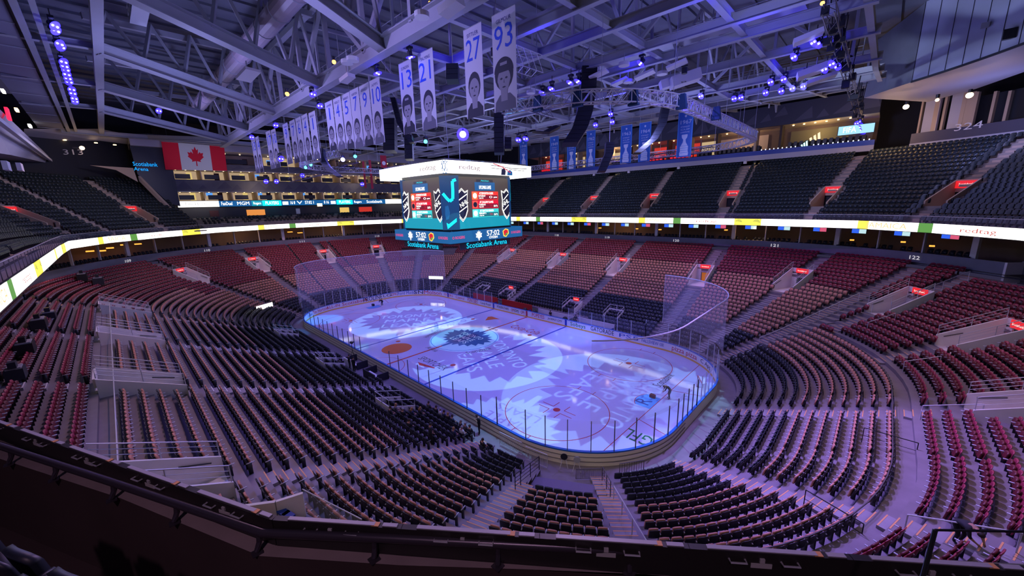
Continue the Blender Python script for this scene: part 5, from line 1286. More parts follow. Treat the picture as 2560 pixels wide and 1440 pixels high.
LB = ['white banner numbered 93, the nearest of the hanging row', 'white banner numbered 27 hanging second in the row', 'white banner numbered 21 with a long-haired portrait', 'white banner numbered 13 partly hidden by a spotlight', 'white banner numbered 10 at the near end of the six', 'white banner numbered 9 beside number 10', 'white banner numbered 7 among the six, behind a black lamp',
      'white banner numbered 5 hanging in the group of six', 'white banner numbered 4 hanging in the group of six', 'white banner numbered 1 at the far end of the six', 'white banner numbered 1 at the near end of the five', 'white banner numbered 4 in the group of five', 'white banner numbered 6 hanging mid group', 'white banner numbered 7 in the group of five', 'white banner numbered 9 at the far end of the five', 'narrow white banner numbered 10 beside number 17', 'narrow white banner numbered 17 past the five', 'second last narrow white banner of the row', 'last narrow white banner of the row, nearest the flag']
for k, (bl, lb) in enumerate(zip(BL, LB)): banner(*bl[:7], k, lb, bl[7])

# blue championship banners
M_bb = mat('blue banner cloth', (.02, .10, .36), .7); M_bb2 = mat('blue banner stripe', (.05, .22, .52), .7); M_cup = mat('silver cup print', (.50, .54, .62), .6)
for k, (uL, uR, vt, vb, s, lab) in enumerate(((1697, 1735, 282, 392, '1967', 'dark blue banner reading 1967, hung before the curved truss'), (1599, 1629, 308, 404, '1964', 'blue banner reading 1964 behind the slanting speaker column'), (1553, 1581, 315, 408, '1963', 'blue banner reading 1963 beside the red lit room'), (1467, 1489, 328, 418, '1962', 'blue banner reading 1962 mostly behind the speakers'),
                                             (1418, 1440, 335, 425, '1951', 'blue banner whose top hides behind the big speaker column'), (1375, 1397, 343, 426, '1949', 'pale blue banner reading 1949 over the cream suite'), (1299, 1318, 352, 418, '1948', 'blue banner just above the end of the scoreboard'))):
    y = 20.0; a, b = ay(uL, vt, y), ay(uR, vt, y); bt = ay((uL+uR)/2, vb, y).z; w = b.x-a.x; cx = (a.x+b.x)/2; zt = a.z; h = zt-bt
    o = empty('year_banner', (cx, y, zt), lab, 'banner', 'blue championship banners'); cl = MB().box((cx, y, (zt+bt)/2), (w, .03, h), M_bb).build('banner_cloth'); keep(cl, o)
    for sx in (-.46, .46): keep(MB().box((cx+sx*w, y-.03, (zt+bt)/2), (w*.06, .01, h*.98), M_bb2).build('border_stripe'), cl)
    keep(MB().poly([(cx+x*w*.08, y-.03, zt-h*.1+z*w*.1) for x, z in LEAF], M_cup).build('leaf_emblem'), cl)
    text('lettering', s, cl, (cx, y-.03, zt-h*.23), (1, 0, 0), Z, w*.72, h*.085, M_cup)
    for j in range(3): text('lettering', ('STANLEY', 'CUP', 'CHAMPIONS')[j], cl, (cx, y-.03, zt-h*(.33+.06*j)), (1, 0, 0), Z, w*.6, h*.03, M_cup)
    cup = [(.28, 0), (.30, .06), (.26, .10), (.27, .2), (.20, .24), (.10, .30), (.08, .36), (.17, .40), (.2, .46), (.17, .47), (0, .47)]
    cup = cup+[(-x, z) for x, z in cup[::-1][1:]]; keep(MB().poly([(cx+x*w, y-.035, bt+h*.03+z*h) for x, z in cup], M_cup).build('cup_print'), cl)
    for zz_ in (.07, .12, .17, .22): keep(MB().box((cx, y-.04, bt+h*.03+zz_*h), (w*.5, .006, h*.008), M_bb2).build('cup_band'), cl)
    keep(MB().tube([(cx-w/2, y, zt), (cx+w/2, y, zt)], .04, M_steel, 5).build('hanging_bar'), o)
    for sx in (-.45, .45): keep(MB().tube([(cx+sx*w, y, zt), (cx+sx*w, y, ZB)], .015, M_steel, 4).build('suspension_cable'), o)
# small red banners near the scoreboard
for k, (uL, vt, uR, vb, lab) in enumerate(((905, 403, 917, 470, 'plain narrow red banner nearer the flag'), (921, 400, 934, 472, 'plain narrow red banner nearer the scoreboard'), (950, 388, 968, 420, 'small maroon banner with a pale circle above the scoreboard ring'))):
    x = -35; a, b = ax(uL, vt, x), ax(uR, vb, x); o = empty('red_banner', (x, (a.y+b.y)/2, a.z), lab, 'banner'); c = MB().box((x, (a.y+b.y)/2, (a.z+b.z)/2), (.03, abs(b.y-a.y), a.z-b.z), mat('red cloth', (.38, .01, .03), .7)).build('banner_cloth'); keep(c, o)
    if k == 2: keep(MB().cyl((x+.03, (a.y+b.y)/2, (a.z+b.z)/2-.3), (x+.04, (a.y+b.y)/2, (a.z+b.z)/2-.3), .4, M_white, 14).build('pale_disc'), c)
    keep(MB().tube([(x, a.y, a.z), (x, a.y, 33)], .02, M_steel, 4).build('suspension_cable'), o)
# Canadian flag
x = WX+2.5; TL, TR, BR, BLc = ax(403, 353, x), ax(560, 366, x), ax(568, 427, x), ax(414, 424, x)
o = empty('national_flag', TL, 'large red and white flag with a red maple leaf, beside the black tower', 'flag')
M_fr = mat('flag red', (.62, .004, .03), .7, emit=.05, ecol=(.8, 0, .03)); M_fw = mat('flag white', (.75, .75, .78), .7)
fl = lambda s, t: (TL*(1-s)+TR*s)*(1-t)+(BLc*(1-s)+BR*s)*t
for s0, s1, mt, nm in ((0, .25, M_fr, 'red_field'), (.25, .75, M_fw, 'white_field'), (.75, 1, M_fr, 'red_field')): keep(MB().prism([fl(s0, 1), fl(s1, 1), fl(s1, 0), fl(s0, 0)], (-.03, 0, 0), mt).build(nm), o)
keep(MB().poly([fl(.5+px_*.155, .5-pz*.40)+Vector((.02, 0, 0)) for px_, pz in MAPLE], M_fr).build('maple_leaf'), o)
keep(MB().tube([TL, TR], .06, M_steel, 5).build('top_bar'), o)
for s in (.1, .9): keep(MB().tube([fl(s, 0), fl(s, 0)+Z*2.5], .02, M_steel, 4).build('suspension_cable'), o)

# ================================================================ oval truss
def ovaltruss(pts, lab, h=.75):
    o = empty('curved_truss', pts[0], lab, 'truss'); c = sum((Vector(p) for p in pts), Vector())/len(pts); P0 = [Vector(p) for p in pts]
    nrm = []
    for i, p in enumerate(P0):
        d = (P0[min(i+1, len(P0)-1)]-P0[max(i-1, 0)]).normalized(); nrm.append(Vector((d.y, -d.x, 0)))
    rows = [[p+n*(s*.3)+Z*z for p, n in zip(P0, nrm)] for s in (-1, 1) for z in (-h/2, h/2)]
    for r in rows: keep(MB().tube(r, .045, M_alum, 6).build('chord'), o)
    for (a, b) in ((0, 1), (2, 3), (0, 2), (1, 3)):
        mb = MB()
        for i in range(len(P0)-1):
            mb.tube([rows[a][i], rows[b][i]], .028, M_alum, 4); mb.tube([rows[a][i], rows[b][i+1]] if i % 2 else [rows[b][i], rows[a][i+1]], .028, M_alum, 4)
        keep(mb.build('web_lattice'), o)
    for i in range(2, len(P0), 9):
        keep(MB().tube([P0[i]+Z*h/2, Vector((P0[i].x, P0[i].y, ZB))], .018, M_steel, 4).build('suspension_cable'), o)
    return o
def rr(hx, hy, r, cx, cy, a0, a1, z, step=.62):
    """rounded rectangle arc walked by angle range, evenly resampled"""
    full = []
    for qx, qy, s in ((hx-r, -(hy-r), -90), (hx-r, hy-r, 0), (-(hx-r), hy-r, 90), (-(hx-r), -(hy-r), 180)):
        for i in range(31): a = R(s+i*3); full.append(Vector((cx+qx+r*math.cos(a), cy+qy+r*math.sin(a), z)))
    full.append(full[0]); L = [0]
    for a, b in zip(full[:-1], full[1:]): L.append(L[-1]+(b-a).length)
    out = []; t = a0*L[-1]
    while t <= a1*L[-1]:
        tt = t % L[-1]; i = max(j for j in range(len(L)-1) if L[j] <= tt+1e-9); f = (tt-L[i])/max(1e-6, L[i+1]-L[i]); out.append(full[i]*(1-f)+full[i+1]*f); t += step
    return out
ovaltruss(rr(28.7, 18.3, 9, 0, 7.4, .0, .51, 24.5), 'bright oval lighting truss sweeping over the nearer half of the rink')
ovaltruss(rr(28.7, 18.3, 9, 0, 7.4, .60, .84, 24.5, .8), 'oval lighting truss over the far end of the rink behind the banners')
M_drape = mat('blue drape', (.02, .06, .16), .8)
for i, (u, v) in enumerate(((1341, 255), (1441, 243), (1582, 240), (1703, 250), (1790, 280))):
    p = az(u, v, 24.5); o = MB().prism([p+Vector((-.35, 0, -.55)), p+Vector((.35, 0, -.55)), p+Vector((.2, 0, .4)), p+Vector((-.2, 0, .4))], (0, .3, 0), M_drape).build('truss_bag'); tag(o, 'dark blue cable bag strapped to the oval truss, %s from the white banners' % ordn(i+1), 'bag', 'cable bags on the oval truss')
# straight gear-laden truss at the right, plus two short black trusses near the banners
def boxtruss(a, b, n, lab, mt=None, w=.55):
    a, b = Vector(a), Vector(b); mt = mt or M_frame; o = empty('lighting_truss', a, lab, 'truss'); d = (b-a).normalized(); s = d.cross(Z).normalized()*w/2; u_ = Z*w/2
    C4 = [(s+u_), (s-u_), (-s-u_), (-s+u_)]
    for c in C4: keep(MB().tube([a+c, b+c], .035, mt, 5).build('chord'), o)
    mb = MB()
    for i in range(n):
        p, q = a+(b-a)*i/n, a+(b-a)*(i+1)/n
        for j in range(4): mb.tube([p+C4[j], q+C4[(j+1) % 4]], .022, mt, 4)
    keep(mb.build('web_lattice'), o); keep(MB().tube([a+Z*w/2, Vector((a.x, a.y, 34))], .02, M_steel, 4).build('suspension_cable'), o); keep(MB().tube([b+Z*w/2, Vector((b.x, b.y, 34))], .02, M_steel, 4).build('suspension_cable'), o); return o
ta, tb = az(2072, 20, 28.4), az(2150, 295, 28.4)
boxtruss(ta, tb, 26, 'black gear-laden lighting truss running towards the number 324 wall')
for k in range(34):
    t = random.random(); p = ta+(tb-ta)*t+Vector((random.uniform(-.5, .5), random.uniform(-.3, .3), random.uniform(-.7, .5))); w = random.uniform(.25, .6)
    o = empty('rigging_motor', p, 'dark rigging gear on the black truss, %s piece counting along it' % ordn(k+1), 'rigging', 'dark rigging gear on the black truss'); keep(MB().box(p, (w, w*.8, w*1.2), M_black).build('case'), o); keep(MB().tube([p, p+Vector((random.uniform(-.3, .3), 0, 2.5))], .03, M_black, 4).build('cable'), o)
boxtruss((14.5, -6, 27.2), (14.5, 1, 26.6), 8, 'short black truss with lamps behind the numbered banners'); boxtruss((19, -9.5, 28.3), (19, -6.5, 28.3), 4, 'small square lighting grid between banners 21 and 27', M_alum, 1.2)
boxtruss((-8, -9, 23.2), (-30, -10, 22.6), 20, 'long dark truss under the far banners'); boxtruss((-12, 20, 23.0), (24, 20.4, 23.8), 26, 'long dark truss of small lamps before the north fascia')

# ================================================================ lamps on the steel
M_lens = M_wlamp
def fixture(p, lab, mt=M_bluehalo, r=.16, aim=None, grp='blue moving head lamps', core=True, pair=True):
    o = empty('moving_head_lamp', p, lab, 'lamp', grp); p = Vector(p); d = ((Vector(aim) if aim else CAM*.35+Vector((0, 0, 3)))-p).normalized()
    keep(MB().box(p+Z*.42, (.42, .3, .16), M_black).build('lamp_base'), o); mb = MB(); side = d.cross(Z).normalized()
    for s in (-1, 1): mb.beam(p+Z*.4+side*(s*.2), p+side*(s*.2), .05, .1, M_black)
    keep(mb.build('yoke'), o); keep(MB().cyl(p-d*.2, p+d*.18, r*1.1, M_black, 10).build('lamp_head'), o)
    keep(MB().cyl(p+d*.185, p+d*.19, r*2.1, M_bluehalo if mt is M_bluehalo else mt, 14).build('halo_disc'), o) if pair else None  # oversized glowing disc imitates the halo around the lenses
    if pair:
        for s in (-1, 1): keep(MB().cyl(p+d*.19+side*(s*r*1.0), p+d*.23+side*(s*r*1.0), r*.42, M_wlamp, 10).build('lens'), o)
    else: keep(MB().cyl(p+d*.19, p+d*.24, r, mt, 14).build('lens'), o)
    keep(MB().tube([p+Z*.5, p+Z*.95], .03, M_black, 4).build('clamp'), o)
    return o
FX = [(942, 178, 28.7, 'beside the top of banner 10'), (1025, 136, 28.7, 'beside the top of banner 13'), (780, 232, 28.7, 'above the banner numbered 1'), (798, 262, 28.7, 'between the groups of six and five banners'), (688, 312, 28.7, 'over the five banners'), (628, 342, 28.7, 'over the last narrow banner'), (395, 276, 30.4, 'alone in the far roof steel above the flag'),
      (1427, 202, 28.2, 'bright cluster beside the big black speaker column'), (1447, 199, 28.2, 'right half of the cluster at the speaker column'), (1605, 154, 28.6, 'over the disc lights'), (1380, 218, 28.3, 'above the truss and the big speaker column'), (1357, 229, 28.3, 'small one beside the big speaker column'), (1528, 283, 28.3, 'under the truss, mid rink'), (1532, 303, 28.0, 'lowest one under the truss mid rink'), (1490, 311, 28.0, 'near the speaker column foot'),
      (1715, 269, 28.3, 'below the truss over banner 1967'), (1755, 238, 28.6, 'just above the bend of the truss'), (1838, 245, 28.8, 'left of a pair past the truss bend'), (1855, 242, 28.8, 'right of a pair past the truss bend'), (1917, 230, 28.8, 'lone one in the row by the dark slate wall'), (1930, 203, 28.8, 'upper row, left of the white boxes'), (1963, 196, 28.8, 'upper row, second along'), (2015, 186, 28.8, 'upper row, beside the white boxes'),
      (1956, 226, 28.9, 'lower row, second along'), (1984, 219, 28.9, 'lower row, third along'), (2012, 214, 28.9, 'lower row, next to the black truss'), (1990, 139, 28.6, 'higher up between the roof beams'), (2040, 101, 28.3, 'top one beside the black truss'), (2050, 106, 28.3, 'second one beside the black truss'), (2066, 171, 28.3, 'middle of the black truss, left'), (2085, 157, 28.3, 'middle of the black truss, upper'), (2099, 163, 28.3, 'middle of the black truss, right'),
      (1297, 347, 25.0, 'over the ring end, left of two'), (1315, 344, 25.0, 'over the ring end, right of two'), (664, 453, 22.5, 'hanging under the far banners, first'), (690, 453, 22.5, 'hanging under the far banners, second'), (700, 395, 23.5, 'at the foot of the narrow banners'), (755, 438, 22.6, 'above the end stand fascia'), (905, 460, 22.4, 'beside the narrow red banners')]
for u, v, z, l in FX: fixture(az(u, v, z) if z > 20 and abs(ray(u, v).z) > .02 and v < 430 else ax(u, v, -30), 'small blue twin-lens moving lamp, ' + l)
for i, (u, v) in enumerate(((130, 60), (133, 72), (143, 106), (147, 114), (154, 152), (157, 163), (160, 172), (163, 184), (166, 194), (169, 203), (176, 222), (179, 232), (183, 245), (185, 252))):
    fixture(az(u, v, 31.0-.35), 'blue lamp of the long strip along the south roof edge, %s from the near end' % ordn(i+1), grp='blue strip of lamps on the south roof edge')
for i, (u, v) in enumerate(((2148, 304), (2153, 312), (2158, 321), (2161, 330), (2143, 308), (2148, 318), (2155, 329), (2150, 325))):
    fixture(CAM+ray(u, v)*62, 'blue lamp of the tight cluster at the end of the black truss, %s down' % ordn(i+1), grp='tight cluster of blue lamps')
bigp = CAM+ray(1157, 336)*40; hd_ = (CAM-bigp).normalized(); hb_ = MB().cyl(bigp+hd_*.05, bigp+hd_*.1, .62, M_bluehalo, 20).build('spot_halo_disc'); tag(hb_, 'round glowing blue disc imitating the halo around the large dazzling spotlight', 'lamp'); fixture(bigp, 'large dazzling blue white spotlight between banners 21 and 27', glow('dazzle', (.35, .35, 1.0), 60), .34, CAM, None, pair=False); lamp('spot_glow', 'POINT', bigp+(CAM-bigp).normalized()*.9, 900, (.08, .05, 1), .2)  # the wide blue disc is a modelled halo, not a lamp part
p = CAM+ray(857, 399)*50; fixture(p, 'bright blue spotlight under the six banners', glow('dazzle', (.35, .35, 1.0), 60), .26, CAM, None, pair=False); lamp('spot_glow', 'POINT', p+(CAM-p).normalized()*.8, 500, (.08, .05, 1), .2)
M_cyl = glow('cyan lens', (.05, .8, 1), 9)
for u, v, dst, l in ((888, 391, 50, 'cyan spotlight next to the blue one under the six banners'), (1064, 354, 42, 'cyan spotlight just above the foot of banner 21'), (764, 419, 56, 'cyan lamp at the foot of the five banners'), (777, 412, 56, 'second cyan lamp at the foot of the five banners')): fixture(CAM+ray(u, v)*dst, l, M_cyl, .2, CAM, 'cyan lamps', pair=False)
for i, (u, v, w, h) in enumerate(((1128, 18, 1.3, .6), (868, 196, 1.2, .5), (1675, 207, 1.7, 1.2), (1712, 198, 2.4, 1.4), (1497, 186, 1.5, .25), (1612, 187, 1.6, .3), (1550, 204, 1.4, .3), (1765, 285, 1.2, .35), (2040, 175, 2.6, .8), (2052, 198, 2.2, .5), (2020, 93, 1.6, .5), (1692, 162, 1.5, .3), (620, 187, 1.8, .35))):
    p = az(u, v, 28.4); o = empty('flood_lamp', p, 'pale boxy flood lamp, unlit, ' + ['at the top beside banner 93', 'fixed to the big girder above banner 10', 'tilted, left of the pair over the truss', 'tilted, right and larger of the pair over the truss', 'flat one left of the discs', 'flat one beside the discs', 'small flat one above the truss', 'under the truss near banner 1967', 'upper of two by the black truss', 'lower of two by the black truss', 'slanting one near the top of the black truss', 'thin one over the disc lights', 'long one high in the far roof'][i], 'lamp', 'pale unlit flood lamps')
    tilt = R(35) if i in (2, 3) else R(12); X = Vector((math.cos(tilt), math.sin(tilt), .25)).normalized(); keep(MB().box(p, (w, w*.6, h*.6), M_white, (X, Z.cross(X).normalized(), X.cross(Z.cross(X)).normalized())).build('lamp_box'), o); keep(MB().tube([p, p+Z*1.0], .04, M_steel, 4).build('hanger'), o)
for i, (u, v) in enumerate(((1560, 165), (1570, 207), (1327, 234), (1655, 187), (1055, 44), (882, 153), (868, 160))):
    p = az(u, v, 28.3); o = empty('disc_lamp', p, 'round pale disc lamp hanging from the roof, ' + ['top of the two above the truss', 'lower of the two above the truss', 'left of the speaker column', 'right of the others over the truss', 'upright one above banner 27', 'right of a small pair over banner 10', 'left of a small pair over banner 10'][i], 'lamp', 'round disc lamps')
    keep(MB().cyl(p, p+Z*.25, .42, M_white, 16).build('disc'), o); keep(MB().tube([p+Z*.2, p+Z*1.0], .03, M_steel, 4).build('hanger'), o)
for i, (u, v) in enumerate(((2256, 90), (2135, 152), (2056, 8), (835, 155), (1075, 8), (718, 235))):
    p = CAM+ray(u, v)*(50 if i < 2 else 30); o = empty('orange_lamp', p, 'small glowing orange lamp, ' + ['upper of two near the white clad wall', 'lower of two near the white clad wall', 'on top of the black truss', 'on the duct', 'at the very top over the girder', 'deep in the far roof steel'][i], 'lamp', 'small orange roof lamps'); keep(MB().ball(p, .16, glow('orange bulb', (1, .42, .08), 5), 8).build('bulb'), o); keep(MB().cyl(p+Z*.1, p+Z*.4, .1, M_black, 8).build('housing'), o)

# ================================================================ speaker arrays
def array(pts, w, lab, dep=1.0, mt=None):
    mt = mt or M_black; pts = [Vector(p) for p in pts]; o = empty('speaker_array', pts[0], lab, 'speaker'); N = len(pts)
    side = RT.copy(); side.z = 0; side.normalize()
    for a, b in zip(pts[:-1], pts[1:]):
        d = (b-a).normalized(); n = side.cross(d).normalized(); mb = MB(); c = (a+b)/2; L = (b-a).length*.94; mb.box(c, (w, dep, L), mt, (side, n, d)); keep(mb.build('speaker_cabinet'), o)
    keep(MB().tube([pts[0], Vector((pts[0].x, pts[0].y, 34))], .03, M_steel, 4).build('suspension_cable'), o); return o
def arcpx(P3, dist, n):
    out = []
    for i in range(n+1):
        t = i/n*(len(P3)-1); k = min(int(t), len(P3)-2); f = t-k; u = P3[k][0]*(1-f)+P3[k+1][0]*f; v = P3[k][1]*(1-f)+P3[k+1][1]*f; out.append(CAM+ray(u, v)*dist)
    return out
array(arcpx([(1472, 172), (1468, 235), (1460, 285), (1448, 325), (1424, 362)], 33, 14), 1.3, 'tallest black speaker column, hanging before the oval truss', 1.1)
array(arcpx([(1665, 262), (1655, 310), (1632, 350), (1592, 384)], 44, 12), .85, 'black speaker column slanting down to banner 1964', .7)
array(arcpx([(1524, 358), (1522, 385), (1503, 430)], 44, 8), .95, 'small curved speaker column under the truss, purple below', .8)
array(arcpx([(1340, 330), (1365, 332), (1392, 318)], 36, 6), .7, 'short black speaker row curved like a smile above the scoreboard end', .6)
array(arcpx([(802, 373), (805, 395), (818, 418), (850, 442)], 46, 10), .75, 'curved dark blue speaker column under the six banners', .7, M_navy)
array(arcpx([(975, 300), (976, 380)], 40, 6), 1.2, 'dark square speaker stack between banners 10 and 13', 1.0)
array(arcpx([(983, 246), (1000, 310), (1030, 358)], 38, 10), .5, 'slim curved speaker column left of banner 13', .5)
array(arcpx([(1247, 285), (1248, 385)], 30, 8), .75, 'black column hanging straight under banner 93', .6)
array(arcpx([(1022, 340), (1024, 400)], 40, 5), .8, 'dark speaker stack under banner 13', .7); array(arcpx([(1132, 165), (1132, 205)], 26, 3), .8, 'dark blue speaker box in a frame between banners 21 and 27', .7, M_navy)
array(arcpx([(1270, 345), (1270, 375)], 40, 3), .7, 'small black cabinet above the top ring of the scoreboard', .6)
# ================================================================ the parapet right before the camera
M_cab = mat('LED cabinet black', (.022, .020, .020), .45); M_strip = mat('cabinet top strip', (.42, .42, .48), .4); M_rail1 = mat('dark handrail', (.075, .065, .085), .32, .5); M_ledge = mat('ledge concrete', (.30, .24, .24), .65, noise=.25, nscale=3); M_lab = mat('grey label plate', (.5, .5, .5), .5); M_wd = mat('near dark wall', (.050, .032, .030), .8, noise=.3, nscale=1)
segs = [(RP[1], RP[2]), (RP[2], RP[3]), (RP[3], RP[4])]
cabs = []
for a, b in segs:
    k = max(1, round((b-a).length/1.24)); cabs += [(a+(b-a)*i/k, a+(b-a)*(i+1)/k) for i in range(k)]
n_ = 0
for a, b in cabs:
    n = outn(a, b); d = (b-a).normalized(); L = (b-a).length; c = (a+b)/2; u, v, w = px(c+Z*15)
    if not (-150 < u < 2750): continue
    n_ += 1; o = empty('led_cabinet', c+Z*14.05, 'black LED panel back on the near parapet, %s along towards the aisle rail' % ordn(n_), 'LED cabinet', 'LED cabinets on the near parapet'); A = (d, n, Z)
    keep(MB().box(c+n*.032+Z*14.525, (L+.004, .06, .95), M_cab, A).build('cabinet_shell'), o)
    keep(MB().box(c-d*.06+n*.030+Z*15.004, (L*.68, .04, .012), M_strip, A).build('top_strip'), o); keep(MB().box(c+d*(L*.41)+n*.030+Z*15.004, (L*.11, .04, .012), M_strip, A).build('top_strip'), o)
    for s in (-.26, .16):
        p = c+d*s+n*.062+Z*14.93; keep(MB().tube([p-d*.065, p-d*.065+n*.04, p+d*.065+n*.04, p+d*.065], .009, M_alum, 6).build('handle'), o)
    p = c-d*.06+n*.066+Z*14.88; keep(MB().box(p, (.17, .006, .045), M_lab, A).build('label_plate'), o); keep(MB().box(p+Z*.055, (.04, .02, .04), M_lab, A).build('latch'), o); keep(MB().box(c+d*(L*.3)+n*.03+Z*15.004, (.07, .05, .006), M_nose, A).build('yellow_tag'), o)
RZ = 14.90; rp = [az(u, v, RZ) for u, v in ((-420, 985), (0, 1115), (300, 1212), (655, 1332), (1000, 1347), (1500, 1372), (2000, 1395), (2560, 1425), (2900, 1440))]
o = empty('parapet_handrail', rp[3], 'thick dark round handrail bending along the parapet just below the camera', 'handrail'); keep(MB().tube(rp, .042, M_rail1, 14).build('top_rail', smooth=True), o)
LZ = 14.70; le = [az(u, v, LZ) for u, v in ((-420, 1010), (0, 1147), (300, 1245), (650, 1390), (1000, 1413), (1280, 1422), (1840, 1445), (2560, 1480), (2900, 1495))]
for u in (150, 285, 455, 648, 937, 1250, 1575, 1905, 2400, 30):
    for a, b in zip(rp[:-1], rp[1:]):
        ua, ub = px(a)[0], px(b)[0]
        if ua <= u < ub:
            t = (u-ua)/(ub-ua); p = a+(b-a)*t; d = (b-a).normalized(); n = Vector((d.y, -d.x, 0)); q = p+n*.05-Z*.2
            keep(MB().tube([p-Z*.02, p-Z*.1+n*.01, q+Z*.02], .026, M_rail1, 8).build('bracket'), o); keep(MB().box(q+Z*.005, (.09, .09, .012), M_rail1).build('bracket_foot'), o); break
m = MB(); inner = []
for p in le:
    best = None
    for a, b in segs:
        d = (b-a).normalized(); t = max(0, min((b-a).length, (Vector((p.x, p.y, 0))-a).dot(d))); q = a+d*t+outn(a, b)*.065
        if best is None or (q-Vector((p.x, p.y, 0))).length < best[0]: best = ((q-Vector((p.x, p.y, 0))).length, q)
    inner.append(best[1]+Z*LZ)
for i in range(len(le)-1):
    m.add([inner[i], inner[i+1], le[i+1], le[i]], [(0, 3, 2, 1)], M_ledge); m.add([inner[i], inner[i+1], inner[i+1]-Z*.9, inner[i]-Z*.9], [(0, 1, 2, 3)], M_ledge)
struct(m.build('trim_parapet_ledge'))
m = MB()
for i in range(len(le)-1): m.add([le[i], le[i+1], le[i+1]-Z*1.3, le[i]-Z*1.3], [(0, 3, 2, 1)], M_wd)
struct(m.build('wall_parapet'))
m = MB(); m.poly([p-Z*1.3 for p in le]+[Vector((48, -40, LZ-1.3)), Vector((24, -46, LZ-1.3))], M_wd); struct(m.build('floor_walkway'))
# the row of black seats just under the camera, at the lower corner
for i, (u, v) in enumerate(((-70, 1298), (38, 1345), (158, 1402), (275, 1462))):
    q = az(u, v, 15.35); d = (az(150, 1432, 15.35)-az(30, 1376, 15.35)); d.z = 0; d.normalize(); fwd = Vector((-d.y, d.x, 0))
    o = bpy.data.objects.new('folding_seat', None); C.objects.link(o); o.matrix_world = Matrix(((d.x, fwd.x, 0, q.x), (d.y, fwd.y, 0, q.y), (0, 0, 1, q.z-.86), (0, 0, 0, 1)))
    tag(o, 'black folding seat close under the camera, ' + ['outermost of the four', 'second of the four', 'third of the four, with a pale glint', 'last of the four, lowest'][i], 'seat', 'black folding seats close under the camera')
    for nm, mb_ in zip(('backrest', 'seat_cushion', 'pedestal'), [seat_parts('black', 0)[k] for k in (0, 1, 3)]):
        c = bpy.data.objects.new(nm, mb_.mesh(nm, True)); C.objects.link(c); c.parent = o
p = CAM+ray(2338, 1325)*2.3; q = CAM+ray(2302, 1460)*2.3; o = empty('aisle_rail', q, 'thin black aisle rail post with crossbar close to the camera', 'railing'); keep(MB().tube([p, q], .012, M_black, 8).build('post'), o); keep(MB().tube([p, CAM+ray(2620, 1330)*2.2], .007, M_black, 6).build('crossbar'), o)
# ================================================================ PEOPLE
M_cl = {'dark': M_cloth, 'navy': mat('navy clothing', (.02, .03, .08), .85), 'white': mat('white jersey', (.6, .6, .65), .8), 'grey': mat('grey clothing', (.09, .09, .11), .85), 'blackc': mat('black clothing', (.008, .008, .012), .8)}
POSE = {
 'stand': dict(pel=(0, 0, .95), che=(0, .02, 1.30), nk=(0, .03, 1.48), hd=(0, .05, 1.585), sh=(.19, .01, 1.41), el=(.25, -.02, 1.12), wr=(.20, .16, .98), hp=(.10, 0, .90), kn=(.11, .03, .50), an=(.11, -.02, .08), to=(.12, .14, .04)),
 'arms': dict(pel=(0, 0, .95), che=(0, .04, 1.30), nk=(0, .08, 1.47), hd=(0, .14, 1.56), sh=(.19, .04, 1.40), el=(.24, .10, 1.14), wr=(.07, .27, 1.28), hp=(.10, 0, .90), kn=(.11, .03, .50), an=(.11, -.02, .08), to=(.12, .14, .04)),
 'bend': dict(pel=(0, -.10, .92), che=(0, .22, 1.17), nk=(0, .36, 1.27), hd=(0, .44, 1.24), sh=(.19, .30, 1.20), el=(.22, .40, .92), wr=(.10, .52, .72), hp=(.10, -.08, .88), kn=(.13, .02, .48), an=(.14, -.04, .08), to=(.15, .12, .04)),
 'lean': dict(pel=(0, -.22, .88), che=(0, .15, 1.02), nk=(0, .34, 1.02), hd=(0, .47, .98), sh=(.19, .27, .98), el=(.24, .40, .72), wr=(.14, .55, .60), hp=(.10, -.2, .84), kn=(.13, .0, .47), an=(.12, -.10, .08), to=(.13, .06, .04)),
 'sit': dict(pel=(0, .02, .50), che=(0, .0, .86), nk=(0, .03, 1.04), hd=(0, .06, 1.145), sh=(.19, .02, .97), el=(.24, .08, .72), wr=(.12, .30, .64), hp=(.10, .05, .50), kn=(.13, .45, .50), an=(.13, .44, .10), to=(.14, .58, .05))}
